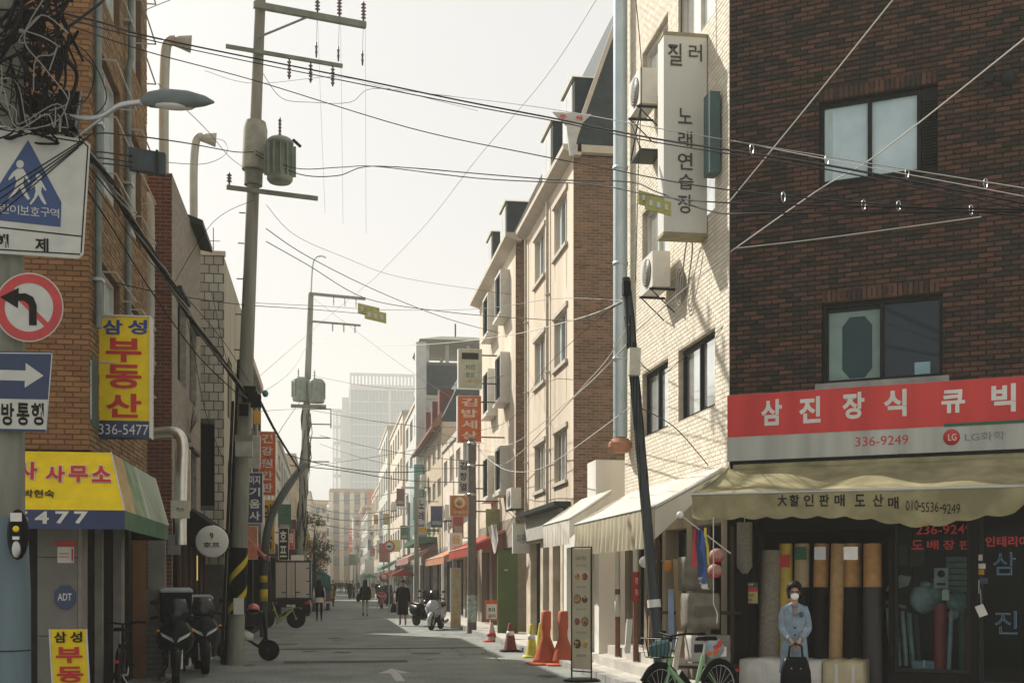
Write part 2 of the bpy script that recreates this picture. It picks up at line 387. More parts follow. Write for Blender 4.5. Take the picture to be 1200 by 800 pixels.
# manhole and patches of newer asphalt
patch_m = mat('newer_asphalt', (.07, .072, .07), .9, (.05, .052, .05), 5, bump=.4, bscale=90)
one('asphalt_patch', patch_m, lambda b: (b.quad((-.9, 24.2, .003), (1.6, 24.2, .003), (1.6, 24.9, .003), (-.9, 24.9, .003)), b.quad((-1.2, 29, .003), (3.8, 29, .003), (3.8, 29.5, .003), (-1.2, 29.5, .003))), road)
stain_m = mat('oil_stain', (.1, .104, .097), .8, (.05, .052, .048), 3, speck=.4); crack_m = flat('crack_filler', (.03, .03, .03), .7)
rg = random.Random(31)
for k in range(16):
    cx_, cy_, r_ = rg.uniform(-1.6, 3.8), rg.uniform(19, 62), rg.uniform(.06, .25)
    one('road_stain', stain_m, lambda b: b.poly([(cx_ + r_ * math.cos(a * .45) * (1 + .3 * math.sin(a * 2.3 + k)), cy_ + r_ * 1.6 * math.sin(a * .45) * (1 + .25 * math.cos(a * 1.9 + k)), .0032 + k * .0002) for a in range(14)]), road)
for k in range(7):
    x_, y_ = rg.uniform(-1.8, 3.5), rg.uniform(19, 45); pts = [(x_, y_)]
    for j in range(9): pts.append((pts[-1][0] + rg.uniform(-.12, .22), pts[-1][1] + rg.uniform(.1, .7) * (1 if k % 2 else .25)))
    one('road_crack', crack_m, lambda b: [b.quad((p[0] - .012, p[1], .0062), (p[0] + .012, p[1], .0062), (q[0] + .012, q[1], .0062), (q[0] - .012, q[1], .0062)) for p, q in zip(pts, pts[1:])], road)
for (x_, y_) in ((-1.1, 31.5), (1.4, 52)): one('manhole_cover', flat('cast_iron', (.08, .075, .07), .6, bump=.6), lambda b: b.lathe((x_, y_, 0), [(.32, 0), (.32, .008), (.28, .012)], 20), road)
mh = one('manhole_cover', flat('cast_iron', (.08, .075, .07), .6, bump=.6), lambda b: b.lathe((2.2, 27.2, 0), [(.34, 0), (.34, .008), (.3, .012)], 20), road)

# ------------------------------------------------------------------ corner building (dark brick front, cream side)
C = at(855, HV, 17.0); C.z = 0
NF = Vector((-.5556, -.8313, 0)).normalized()
FF = Fr(C, (.8313, -.5556, 0), NF)
H0 = 14.0; LF = 6.6
cb = T('corner_building', 'dark red brick corner building with cream painted side wall and flooring shop below', 'building', (C.x + 2, C.y + 1, 0))
def rect(F, u0, v0, u1, v1, d=0):
    s0, za = F.px(u0, v0, d); s1, zb = F.px(u1, v1, d); return (min(s0, s1), max(s0, s1), min(za, zb), max(za, zb))
s0, zt = FF.px(960, 122); _, zb_ = FF.px(960, 217); s1, _ = FF.px(1099, 100); sl_, _ = FF.px(1079, 100)
W1 = (s0, s1, zb_, zt)
s0b, zt2 = FF.px(963, 357); _, zb2 = FF.px(963, 450); s1b, _ = FF.px(1105, 343)
W2 = (s0b, s1b, zb2, zt2)
ZH = 3.25   # shopfront head
so0, _ = FF.px(857, 600); so1, _ = FF.px(884, 600); so2, _ = FF.px(1041, 600); so3, _ = FF.px(1137, 600); so4, _ = FF.px(1146, 600)
shop = [(so1, so2, .1, 2.9), (so2 + .06, so3, .42, 2.75), (so4, so4 + 1.0, .1, 2.75), (so4 + 1.08, 6.3, .42, 2.75)]
b = MB(); wallmesh(b, FF, 0, LF, ZH, H0, [W1, W2], .14)
fw_ = b.build('front_wall', dmort, cb)
bricks(fw_, FF, 0.0, LF, ZH, H0, [W1, W2], .2, .0667, .012, dbrick, .012, seed=3)
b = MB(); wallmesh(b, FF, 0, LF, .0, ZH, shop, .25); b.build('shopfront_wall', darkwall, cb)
# lintel soldier course
def soldier(b, W):
    n = int((W[1] - W[0]) / .067)
    for i in range(n): face5(b, FF, W[0] + i * .067 + .006, W[0] + (i + 1) * .067 - .006, .013, .008, W[3] + .02, W[3] + .18)
# side wall
R0W = []
for ztop in (5.39, 8.3, 11.2):
    R0W += [(16.97, 18.84, ztop - 1.15, ztop), (19.44, 21.1, ztop - 1.15, ztop)]
Y0, Y1 = C.y, 22.4
gh = [(16.7, 18.1, .1, 2.5), (18.4, 19.6, .45, 2.5), (19.8, 20.8, .45, 2.5), (21.0, 22.1, .45, 2.5)]
b = MB(); wallmesh(b, FR, Y0, Y1, 2.95, H0, R0W, .16); sw = b.build('side_wall', creamm, cb)
bricks(sw, FR, Y0, Y1, 2.95, H0, R0W, .2, .0667, .01, creambr, .005, limit=0, seed=5)
b = MB(); wallmesh(b, FR, Y0, Y1, 0, 2.95, gh, .3); b.build('ground_floor_wall', mat('grimy_render', (.3, .26, .2), .9, (.16, .13, .1), 2, streak=True), cb)
b = MB()  # closed body behind
E1 = FF.p(LF, 0, 0); bx = [Vector((C.x, C.y, 0)), E1, E1 + Vector((3, 9, 0)), Vector((C.x + 7, Y1, 0)), Vector((C.x, Y1, 0))]
for i in (1, 2, 3):
    p, q = bx[i], bx[i + 1]; b.quad(p, q, q + UP * H0, p + UP * H0)
b.poly([p + UP * H0 for p in bx])
b.build('rear_wall', cream, cb)
b = MB(); ins = [p.lerp(Vector((C.x + 4, C.y + 2, 0)), .0) for p in bx]   # floors keep the rooms apart
for z in (2.95, 5.9, 8.8, 11.7): b.poly([p.lerp(Vector((C.x + 4, C.y + 3, 0)), .06) + UP * z for p in bx])
b.build('floor_slab', concrete, cb)
one('parapet', eave, lambda b: (b.fb(FF, -.1, LF, -.2, .06, H0, H0 + .15), b.fb(FR, Y0 + .1, Y1, -.2, .06, H0, H0 + .15)), cb)
# front windows
def backroom(W, m, dd=1.4):
    b = MB(); b.fb(FF, W[0] - .3, W[1] + .3, -dd - .05, -dd, W[2] - .4, W[3] + .4); b.build('room_wall', m, cb)
w1 = window(cb, FF, (W1[0], sl_ + .0, W1[2], W1[3]), frame_d, [gl_teal, gl_teal], 2, .08, .055)
lv = one('louvre_panel', frame_d, lambda b: (b.fb(FF, sl_ + .01, W1[1] - .004, -.1, -.06, W1[2] + .01, W1[3] - .01),), w1)
for k in range(22):
    z = W1[2] + .06 + k * (W1[3] - W1[2] - .2) / 22
    one('louvre_slat', frame_d, lambda b: b.obox(FF.p((sl_ + W1[1]) / 2, -.03, z), FF.U * ((W1[1] - sl_) / 2 - .03), FF.N * .028 + UP * -.012, UP * .006 + FF.N * .002), w1)
one('casing', flat('inner_casing', (.42, .52, .52), .5), lambda b: (b.fb(FF, W1[0] + .1, W1[0] + .16, -.099, -.094, W1[2] + .08, W1[3] - .1), b.fb(FF, W1[0] + .62, W1[0] + .68, -.099, -.094, W1[2] + .08, W1[3] - .06)), w1)
w2 = window(cb, FF, W2, frame_d, [glass('room_glass', (.03, .07, .08), .85), glass('room_glass_dim', (.02, .035, .05), .35)], 2, .08, .05, sill=concrete)
sm_ = (W2[0] + W2[1]) / 2
panelw = flat('white_panel_paint', (.78, .76, .66), .5)
dc = W2[0] + .45
one('inner_panel', panelw, lambda b: b.fb(FF, dc - .38, dc + .36, -.2, -.16, W2[2] + .0, W2[3] - .1), cb, label='white door seen through the left window pane')  # white panel with a dark octagon, set just behind the pane
def octf(b, F, c, z, rw, rh, d):
    pts = [(-.5, -1), (.5, -1), (1, -.7), (1, .7), (.5, 1), (-.5, 1), (-1, .7), (-1, -.7)]
    b.poly([F.p(c + a * rw, d, z + q * rh) for a, q in pts])
one('panel_octagon', flat('dark_teal_glass', (.03, .07, .08), .1), lambda b: octf(b, FF, dc, (W2[2] + W2[3]) / 2 - .05, .2, .42, -.155), cb)
one('paper_note', flat('pale_blue_paper', (.25, .4, .45), .7), lambda b: b.fb(FF, sm_ + .42, sm_ + .62, -.098, -.094, W2[2] + .06, W2[2] + .22), w2)
backroom(W2, flat('room_paint', (.2, .26, .28), .8))
one('soldier_course', dbrick, lambda b: (soldier(b, W2), soldier(b, W1)), fw_)['kind'] = 'stuff'
for k, W in enumerate(R0W):
    window(cb, FR, W, frame_d if k < 2 else frame_w, [gl_sky, gl_sky], 2, .1, .06)
# cctv and vent pipe on the dark wall
cc = T('security_camera', 'small dark camera and vent cap high on the dark brick wall', 'camera', FF.p(*[FF.px(1160, 95)[0], .0, FF.px(1160, 95)[1]]))
s_, z_ = FF.px(1160, 95); one('housing', metal_d, lambda b: b.tube([FF.p(s_, .02, z_), FF.p(s_, .2, z_ - .03)], .055, 10), cc)
one('mount', metal_d, lambda b: b.fb(FF, s_ - .05, s_ + .05, .012, .05, z_ - .07, z_ + .08), cc)
s_, z_ = FF.px(1182, 93); tag(one('vent_cap', metal_d, lambda b: b.lathe(FF.p(s_, .01, z_), [(.1, 0), (.1, .06), (.06, .1)], 12, FF.N)), 'round black vent cap beside the small camera on the dark brick wall', 'vent cap')

# shop sign, red over white
sg = T('shop_sign', 'long red and white shop sign on the dark brick wall above the awning', 'shop sign', FF.p(2, .1, 3.35))
def zz(u, v, d=.2): return FF.px(u, v, d)
sE = 6.4
za, zb3, zc = zz(857, 540)[1], zz(857, 512)[1], zz(857, 463)[1]
one('sign_box', mat('grey_white_board', (.48, .49, .45), .5, (.3, .3, .27), 3, streak=True), lambda b: b.fb(FF, .02, sE, .02, .2, za, zc), sg)
one('red_board', mat('faded_red_board', (.6, .06, .055), .5, (.46, .04, .04), 2.5, streak=True), lambda b: b.fb(FF, .022, sE - .002, .19, .206, zb3, zc - .003), sg)
A_, B_ = FF.U, UP
its = []
for ch, u, v in (('삼', 904, 483), ('진', 949, 480), ('장', 1000, 475), ('식', 1049, 472), ('큐', 1117, 470), ('빅', 1176, 466)):
    s_, z_ = FF.px(u, v, .21); its.append((ch, FF.p(s_, .209, z_), .29, .36 if ch != '큐' else .3, .035))
lettering(sg, white, its, A_, B_)
s_, z_ = FF.px(1033, 516, .21); s2_, z2_ = FF.px(1150, 511, .21); s3_, z3_ = FF.px(1115, 512, .21); sg0, zg0 = FF.px(1106, 498, .21)
redink = flat('red_ink', (.5, .05, .05), .6)
lettering(sg, redink, [('336-9249', FF.p(s_, .203, z_), .68, .125, .0)], A_, B_, label='red phone number')
one('green_stripe', green, lambda b: b.fb(FF, sg0, sE - .003, .2, .2075, zg0 - .02, zg0 + .02), sg)
one('logo', redink, lambda b: b.lathe(FF.p(s3_, .2, z3_), [(.105, 0), (.105, .004)], 24, FF.N), sg)
lettering(sg, white, [('LG', FF.p(s3_ + .01, .206, z3_), .1, .085, .0)], A_, B_, label='white letters in the round logo')
lettering(sg, flat('grey_ink', (.2, .2, .2), .6), [('LG화학', FF.p(s2_ + .04, .203, z2_), .48, .115, .01)], A_, B_, label='grey wordmark')
one('under_box', darkwall, lambda b: b.fb(FF, .05, sE, .02, .16, za - .12, za - .005), sg)
# ------------------------------------------------------------------ right side buildings
def F_pt(F, u, v, d=0):
    s, z = F.px(u, v, d); return F.p(s, d, z)
b2 = T('plaster_building', 'cream four storey building with red brown brick flank and slate mansard', 'building', (8, 30, 0))
H1 = 11.55
W = [(28.05, 29.7, zt - 1.25, zt) for zt in (11.0, 8.2, 5.33)] + [(31.0, 32.6, zt - 1.25, zt) for zt in (11.0, 8.2, 5.33)]
plas = mat('peach_plaster', (.64, .55, .43), .85, (.5, .42, .32), 1.4, bump=.3, streak=True)
gf = [(27.7, 28.6, .12, 2.7), (28.9, 29.9, .12, 2.7), (30.4, 31.3, .12, 2.7), (31.7, 33.3, .12, 2.7)]
b = MB(); wallmesh(b, FR, 27.3, 34, 3.6, H1, W, .16); b.build('front_wall', plas, b2)
b = MB(); wallmesh(b, FR, 27.3, 34, 0, 3.6, gf, .3); b.build('ground_floor_wall', mat('ochre_stone', (.55, .48, .36), .85, (.36, .3, .22), 2, bump=.4), b2)
fl = FY(27.3); b = MB(); wallmesh(b, fl, 5.64, 9.4, 0, H1, [], 0); flank = b.build('flank_wall', rmort, b2)
bricks(flank, fl, 5.64, 8.2, 3.4, H1, [], .21, .068, .014, rbrick, .01, seed=8, limit=300)
b = MB(); b.quad((5.64, 34, 0), (12, 34, 0), (12, 34, H1), (5.64, 34, H1)); b.quad((12, 27.3, 0), (12, 34, 0), (12, 34, H1), (12, 27.3, H1)); b.quad((9.4, 27.3, 0), (12, 27.3, 0), (12, 27.3, H1), (9.4, 27.3, H1))
b.build('rear_wall', plas, b2)
for z in (3.4, 6.3, 9.2): one('floor_slab', concrete, lambda b: b.box(5.9, 11.9, 27.4, 33.9, z, z + .1), b2)
for q in W:
    window(b2, FR, q, frame_w, [gl_sky, gl_dark, gl_teal] if q[2] > 6 else [gl_dark, gl_sky, gl_dark], 3, .1, .05, sill=eave)
    one('window_surround', eave, lambda b: b.fb(FR, q[0] - .1, q[1] + .1, 0, .05, q[3] + .01, q[3] + .12), b2)
def mans(b, y0, y1, z0, z1, x0=5.64, in_=1.25, x1=12):
    prof = [(x0, z0), (x0 + in_, z1), (x1 - in_, z1), (x1, z0)]
    b.prism(prof, ((0, y0, 0), (1, 0, 0), (0, 0, 1), (0, y1 - y0, 0)))
b = MB(); mans(b, 27.32, 33.98, H1 + .16, 15.7, in_=1.35); rf = b.build('mansard_roof', mansard, b2)
one('verge_coping', eave, lambda b: (b.tube([(5.6, 27.25, H1 + .2), (7.02, 27.25, 15.75)], .07, 4, smooth=False), b.tube([(5.6, 34.0, H1 + .2), (7.02, 34.0, 15.75)], .07, 4, smooth=False)), rf)
def cornice(b, x, y0, y1, z, s=.28):
    b.prism([(0, 0), (-s, .12), (-s, .24), (.15, .24), (.15, 0)], ((x, y0, z - .05), (1, 0, 0), (0, 0, 1), (0, y1 - y0, 0)))
one('cornice', eave, lambda b: (cornice(b, 5.64, 27.1, 34.1, H1), b.box(5.7, 12.1, 27.1, 27.28, H1 + .02, H1 + .19)), b2)
def dormer(par, y0, y1, z0, z1, x=5.75, dx=1.1, m=mansard):
    b = MB(); b.box(x, x + dx, y0, y1, z0, z1)
    d_ = b.build('dormer', m, par)
    one('dormer_roof', eave, lambda b: b.prism([(y0 - .05, z1), (y0 + .12, z1 + .09), (y1 - .12, z1 + .09), (y1 + .05, z1)], ((x - .06, 0, 0), (0, 1, 0), (0, 0, 1), (dx, 0, 0))), d_)
    fx = FRX(x - .004); h = (y0 + .12, y1 - .12, z0 + .15, z1 - .12)
    b = MB(); b.fb(fx, h[0], h[1], -.0, .03, h[2], h[3]); b.build('dormer_frame', frame_w, d_)
    one('pane', gl_sky, lambda b: (b.fb(fx, h[0] + .06, (h[0] + h[1]) / 2 - .03, .02, .036, h[2] + .06, h[3] - .06), b.fb(fx, (h[0] + h[1]) / 2 + .03, h[1] - .06, .02, .036, h[2] + .06, h[3] - .06)), d_)
dormer(b2, 28.2, 29.6, 12.1, 13.75, 5.85); dormer(b2, 31.0, 32.5, 12.1, 13.75, 5.85)
for k, g in enumerate(gf):
    window(b2, FR, g, frame_d, [gl_dark], 1, .2, .05, name='shop_door')
# low white building in the gap
lw = T('low_building', 'low white walled building squeezed between the cream buildings', 'building', (6.5, 25.5, 0))
b = MB(); wallmesh(b, FRX(5.4), 23.6, 27.25, 0, 3.1, [(24, 25.2, .12, 2.4), (25.6, 26.9, .12, 2.4)], .3); wallmesh(b, FY(23.6), 5.4, 9, 0, 3.1, [], 0); b.quad((5.4, 23.6, 3.1), (9, 23.6, 3.1), (9, 27.25, 3.1), (5.4, 27.25, 3.1)); b.quad((9, 23.6, 0), (9, 27.25, 0), (9, 27.25, 3.1), (9, 23.6, 3.1)); b.quad((5.4, 27.25, 0), (9, 27.25, 0), (9, 27.25, 3.1), (5.4, 27.25, 3.1)); b.box(5.36, 6.9, 23.7, 24.5, 3.09, 4.1)
b.build('wall', mat('white_render', (.7, .68, .62), .85, (.55, .53, .48), 1.5, streak=True), lw)
for h in ((24, 25.2, .12, 2.4), (25.6, 26.9, .12, 2.4)): window(lw, FRX(5.4), h, frame_w, gl_dark, 2, .25, .05, name='shop_door')

# building with projecting bay windows
b3 = T('bay_window_building', 'cream building with white bay windows, dark shutters and brown brick edge', 'building', (8, 40, 0))
H2 = 12.0; ya, yb = 36.0, 44.8
rows = ((11.45, 1.3), (8.85, 1.4), (5.9, 1.35)); bays = ((37.2, 38.5), (40.2, 41.6))
W = [(a + .12, c - .12, zt - h + .08, zt - .08) for zt, h in rows for a, c in bays]
gf = [(36.6, 38.4, .12, 2.7), (39.2, 41.2, .12, 2.7), (42, 44.2, .12, 2.7)]
b = MB(); wallmesh(b, FR, ya, yb, 3.6, H2, W, .1); b.build('front_wall', cream, b3)
b = MB(); wallmesh(b, FR, ya, yb, 0, 3.6, gf, .3); b.build('ground_floor_wall', mat('grimy_render', (.3, .26, .2)), b3)
fl = FY(ya); b = MB(); wallmesh(b, fl, 5.64, 8, 0, H2, [], 0); fk = b.build('flank_wall', rmort, b3)
bricks(fk, fl, 5.64, 6.6, 3.4, H2, [], .21, .068, .014, rbrick, .01, seed=9, limit=0)
b = MB(); b.quad((5.64, yb, 0), (12, yb, 0), (12, yb, H2), (5.64, yb, H2)); b.quad((12, ya, 0), (12, yb, 0), (12, yb, H2), (12, ya, H2)); b.quad((8, ya, 0), (12, ya, 0), (12, ya, H2), (8, ya, H2)); b.build('rear_wall', cream, b3)
b = MB(); mans(b, ya + .02, yb - .02, H2 + .15, 14.6, in_=1.1); rf = b.build('mansard_roof', mat('brown_slate_roof', (.1, .085, .07), .8, (.07, .06, .05), 4), b3)
one('verge_coping', eave, lambda b: b.tube([(5.6, ya - .04, H2 + .15), (6.78, ya - .04, 14.65)], .07, 4, smooth=False), rf)
one('cornice', eave, lambda b: (cornice(b, 5.64, ya - .25, yb + .2, H2, .35), b.box(5.7, 7, ya - .25, ya - .03, H2 + .02, H2 + .19)), b3)
dormer(b3, 38.2, 39.6, 12.4, 13.9, 5.7, 1.0); dormer(b3, 41.6, 43.0, 12.4, 13.9, 5.7, 1.0)
for zt, h in rows:
    for a, c in bays:
        bw = one('bay_window', frame_w, lambda b: (b.fb(FR, a, c, 0, .3, zt - .08, zt), b.fb(FR, a, c, 0, .3, zt - h - .1, zt - h), b.fb(FR, a, a + .08, 0, .3, zt - h, zt - .08), b.fb(FR, c - .08, c, 0, .3, zt - h, zt - .08)), b3)
        one('pane', gl_dark, lambda b: b.fb(FR, a + .08, c - .08, .2, .22, zt - h, zt - .08), bw)
        for sa, sc in ((a + .1, a + .2), (c - .3, c - .1)): one('shutter', frame_d, lambda b: b.fb(FR, sa, sc, .22, .27, zt - h, zt - .08), bw)
        one('sill', frame_w, lambda b: b.fb(FR, a - .06, c + .06, 0, .36, zt - h - .2, zt - h - .1), bw)
one('shopfront', darkwall, lambda b: [b.fb(FR, g[0], g[1], -.28, -.22, g[2], g[3]) for g in gf], b3)
one('drainpipe', eave, lambda b: b.tube([(5.95, ya - .08, 3.4), (5.95, ya - .08, H2)], .05, 8), b3)

gl_cur = mat('curtain_behind_glass', (.35, .3, .22), .3, (.22, .19, .14), 3)
# generic street building further off
def street_building(label, side, x, y0, y1, h, m, floors, cols, roof=None, wm_=None, gl=None, shop_m=None, par=.25, sign=None, band=None, zf=3.3, ww=.62, name='street_building', top=None):
    F = FRX(x) if side > 0 else FLX(x)
    t = T(name, label, 'building', (x + side * 3, (y0 + y1) / 2, 0))
    fh = (h - zf - .3) / floors; cw = (y1 - y0) / cols; Wn = []
    for r in range(floors):
        for c in range(cols): a = y0 + (c + .5 - ww / 2) * cw; Wn.append((a, a + ww * cw, zf + r * fh + .75, zf + (r + 1) * fh - .25))
    ng = max(2, int((y1 - y0) / 4)); g = (y1 - y0) / ng; G = [(y0 + i * g + .35, y0 + (i + 1) * g - .35, .12, 2.6) for i in range(ng)]
    b = MB(); wallmesh(b, F, y0, y1, zf, h, Wn, .15); b.m = 1; wallmesh(b, F, y0, y1, 0, zf, G, .3); b.m = 0
    xb = x + side * 9
    for (p, q) in (((x, y0), (xb, y0)), ((xb, y0), (xb, y1)), ((xb, y1), (x, y1))): b.quad((*p, 0), (*q, 0), (*q, h), (*p, h))
    b.quad((x, y0, h), (xb, y0, h), (xb, y1, h), (x, y1, h))
    b.build('wall', [m, shop_m or concrete], t)
    for k, q in enumerate(Wn): window(t, F, q, wm_ or frame_w, gl or [[gl_dark, gl_sky], [gl_dark, gl_dark], [gl_cur, gl_dark], [gl_sky, gl_cur], [gl_teal, gl_dark]][(k * 7 + k // 3 + int(y0)) % 5], 2, .08, .06)
    for q in G: window(t, F, q, frame_d, gl_dark, 2, .2, .06, name='shop_window')
    if roof is None: one('parapet', eave, lambda b: (b.fb(F, y0 - .03, y1 + .03, -.2, .08, h, h + par), b.box(min(x, xb), max(x, xb), y0 - .05, y0 + .1, h, h + par)), t)
    if band: one('fascia_sign', band, lambda b: b.fb(F, y0 + .2, y1 - .2, .0, .16, 2.75, 3.5), t)
    return t, F
sandst = mat('sand_brick', (.5, .42, .3), .85, (.38, .31, .22), 2)
greyst = mat('pale_grey_tiles', (.56, .56, .52), .7, (.46, .46, .43), 2)
brownst = mat('brown_cladding', (.3, .17, .1), .8, (.22, .13, .08), 2)
pinkst = mat('pale_pink_render', (.64, .57, .47), .85, (.54, .47, .38), 1.5)
greenst = mat('pale_green_render', (.52, .53, .46), .85, (.44, .45, .39), 1.5)
t3, _ = street_building('three storey pale pink shop building behind the orange food sign', 1, 5.64, 45.2, 59.5, 8.0, pinkst, 2, 5)
t4, _ = street_building('cream building with dark slate gable and brown tiled eaves beyond the orange sign', 1, 5.64, 60, 75, 9.4, sandst, 3, 5)
b = MB(); mans(b, 60, 75, 9.5, 13.2, 5.5, 1.8, 14.6); rf = b.build('mansard_roof', mansard, t4)
one('tiled_eaves', mat('brown_roof_tile', (.24, .12, .07), .8), lambda b: b.prism([(5.1, 9.3), (5.1, 9.45), (5.62, 10.2), (5.62, 9.5)], ((0, 59.8, 0), (1, 0, 0), (0, 0, 1), (0, 15.4, 0))), t4)
for k in range(3):
    y = 62.5 + k * 4.4; one('red_dormer', mat('red_dormer_paint', (.16, .045, .04), .7), lambda b: b.box(5.75, 6.5, y, y + 1.0, 10.3, 11.7), t4)
one('glazed_bay', mat('teal_glazing', (.12, .36, .34), .15, ior=1.8), lambda b: b.box(5.05, 5.6, 71.5, 75, 4.4, 8.6), t4)
t5, _ = street_building('tall pale grey tower block on the right with narrow street front', 1, 5.64, 76, 89, 13.2, greyst, 4, 3, wm_=frame_w)
one('roof_slope', mansard, lambda b: b.prism([(5.75, 13.5), (6.3, 15.6), (9.5, 15.6), (9.5, 13.5)], ((0, 77.2, 0), (1, 0, 0), (0, 0, 1), (0, 9, 0))), t5)
one('end_slab', greyst, lambda b: b.box(5.5, 6.15, 75.9, 77.1, 0, 16.8), t5)
# rooftop pavilion building, set back
tp = T('pavilion_building', 'tall building with open rooftop pavilion under a hipped tiled roof', 'building', (12, 92, 0))
one('wall', mat('pale_grey_wall', (.4, .4, .36), .8), lambda b: b.box(7.2, 15, 90, 100, 0, 17.4), tp)  # plain pale grey of the wall itself
one('balustrade', flat('dark_rail', (.1, .1, .08), .7), lambda b: (b.box(7.1, 12.6, 89.9, 90.0, 17.4, 18.1)), tp)
for x in (7.4, 8.9, 10.5, 12.1):
    for y in (90.4, 95): one('post', pale_conc, lambda b: b.box(x - .12, x + .12, y - .12, y + .12, 17.4, 19.6), tp)
def hip(b, x0, x1, y0, y1, z0, z1):
    b.add([(x0, y0, z0), (x1, y0, z0), (x1, y1, z0), (x0, y1, z0), (x0 + 2, (y0 + y1) / 2, z1), (x1 - 2, (y0 + y1) / 2, z1)], [(0, 1, 5, 4), (1, 2, 5), (2, 3, 4, 5), (3, 0, 4), (0, 3, 2, 1)])
one('hipped_roof', mat('olive_roof_tile', (.16, .17, .12), .8), lambda b: (hip(b, 6.7, 13.3, 89, 97, 19.65, 20.7), b.box(6.8, 13.2, 89.1, 96.9, 19.5, 19.64)), tp)
one('finial', metal_d, lambda b: b.tube([(9.8, 93, 20.6), (9.8, 93, 21.7)], .06, 6), tp)
street_building('beige five storey block right of the glass tower with brown window strips', 1, 5.5, 90, 108, 14.2, pinkst, 4, 5)
street_building('pale green block halfway down the right side', 1, 5.3, 109, 128, 15.5, greenst, 4, 5)
street_building('sand coloured block far down the right side', 1, 5.5, 129, 155, 12.0, sandst, 3, 6)
street_building('low grey block at the far right end of the street', 1, 5.0, 156, 185, 10.5, greyst, 3, 6)
street_building('brown clad block next to the far crossing on the right', 1, 5.2, 186, 225, 13, brownst, 3, 6)

# exhaust duct beside the cream wall
fp = T('exhaust_duct', 'pale blue vertical duct with brown cone foot beside the cream wall', 'duct', (5.42, 22.0, 4.2))
duct_m = mat('pale_blue_duct', (.5, .58, .6), .4, (.4, .49, .52), 1.5, metal=.3)
one('tube', duct_m, lambda b: b.tube([(5.45, 22.0, 4.35), (5.45, 22.0, 13.5)], .135, 16), fp)
one('foot_cone', mat('rusty_cone', (.42, .2, .12), .8), lambda b: b.lathe((5.45, 22.0, 4.17), [(.13, -.1), (.23, .0), (.23, .07), (.15, .16)], 16, (0, 0, 1), False), fp)
for z in (5.8, 7.6, 9.4): one('collar', duct_m, lambda b: b.lathe((5.45, 22.0, z), [(.148, 0), (.148, .06)], 16), fp)

# noraebang sign, projecting
ns = T('projecting_sign', 'tall off white vertical sign with dark lettering projecting from the cream wall', 'vertical sign', (5.3, 17.4, 6.83))
one('sign_box', mat('aged_white_plastic', (.6, .59, .53), .45, (.5, .49, .43), 1.5, streak=True), lambda b: b.box(4.95, 5.62, 17.3, 17.62, 6.86, 9.8), ns)
for z in (6.81, 9.8): one('sign_rim', mat('rusty_edge', (.3, .26, .16), .8), lambda b: b.box(4.94, 5.63, 17.29, 17.63, z, z + .05), ns)
its = []
for ch, u, v, w_, h_ in (('질', 791, 64, 17, 26), ('러', 815, 62, 16, 20), ('노', 803, 136, 17, 18), ('래', 803, 163, 17, 18), ('연', 803, 189, 18, 20), ('습', 804, 213, 18, 18), ('장', 803, 239, 18, 22)):
    p = aty(u, v, 17.29); k = 17.9 / FPX; its.append((ch, p, w_ * k, h_ * k, .012))
lettering(ns, flat('brown_ink', (.07, .06, .05), .6), its, XR, UP)
one('bracket', metal_d, lambda b: [b.box(5.621, 5.66, 17.42, 17.48, z, z + .05) for z in (7.3, 8.5, 9.5)], ns)
one('stay', metal_d, lambda b: b.tube([(5.25, 17.4, 9.84), (5.25, 17.4, 11.2), (5.62, 17.4, 11.6)], .012, 5), ns)
ts = T('teal_sign', 'grey teal box sign close to the brick corner behind the white vertical sign', 'sign', (5.4, 16.75, 7.5))
one('sign_box', teal, lambda b: b.box(5.44, 5.6, 16.62, 16.9, 7.55, 8.72), ts); one('bracket', metal_d, lambda b: b.box(5.6, 5.66, 16.7, 16.8, 7.8, 7.9), ts)
# air conditioners on the cream wall
def outdoor_unit(label, F, u, z, w_=.8, h_=.55, dp=.3, d=.12, brk=True, cat='air conditioner', fm=None, front=False, grp=None):
    t = T('air_conditioner', label, cat, F.p(u, d, z), group=grp)
    one('casing', fm or frame_w, lambda b: b.fb(F, u, u + w_, d, d + dp, z, z + h_), t)
    cx_ = u + w_ * .42
    one('fan_grille', flat('grille_dark', (.07, .07, .07), .5), lambda b: b.lathe(F.p(cx_, d + dp, z + h_ / 2), [(h_ * .4, 0), (h_ * .4, .012), (h_ * .1, .02)], 18, F.N), t)
    for k in range(5):
        r = h_ * .4 * (k + 1) / 5; one('grille_ring', fm or frame_w, lambda b: b.tube([F.p(cx_ + r * math.cos(a * math.pi / 8), d + dp + .02, z + h_ / 2 + r * math.sin(a * math.pi / 8)) for a in range(17)], .006, 3, False), t)
    if brk: one('bracket', metal_d, lambda b: [(b.fb(F, q, q + .03, .01, d + dp + .03, z - .04, z - .006), b.tube([F.p(q + .015, .02, z - .4), F.p(q + .015, d + dp, z - .03)], .012, 4)) for q in (u + .08, u + w_ - .1)], t)
    return t
p = atx(767, 90, 5.64); outdoor_unit('air conditioner with crossed bracket high on cream wall beside the vertical sign', FR, 19.7, 9.75, .75, .6)
one('cross_brace', metal_d, lambda b: (b.tube([FR.p(19.75, .4, 9.65), FR.p(20.4, .4, 9.0)], .015, 4), b.tube([FR.p(20.4, .4, 9.65), FR.p(19.75, .4, 9.0)], .015, 4), b.fb(FR, 19.75, 20.4, .01, .4, 8.96, 9.0)), [o for o in COL.objects if o.name.startswith('air_conditioner')][-1])
outdoor_unit('cream air conditioner with coiled hoses on the wall above the paired windows', FR, 18.9, 6.45, .8, .58)
hz = T('hose_coil', 'coiled pale refrigerant hose hooked on the cream wall beside the air conditioner', 'hose', FR.p(18.2, .1, 6.2))
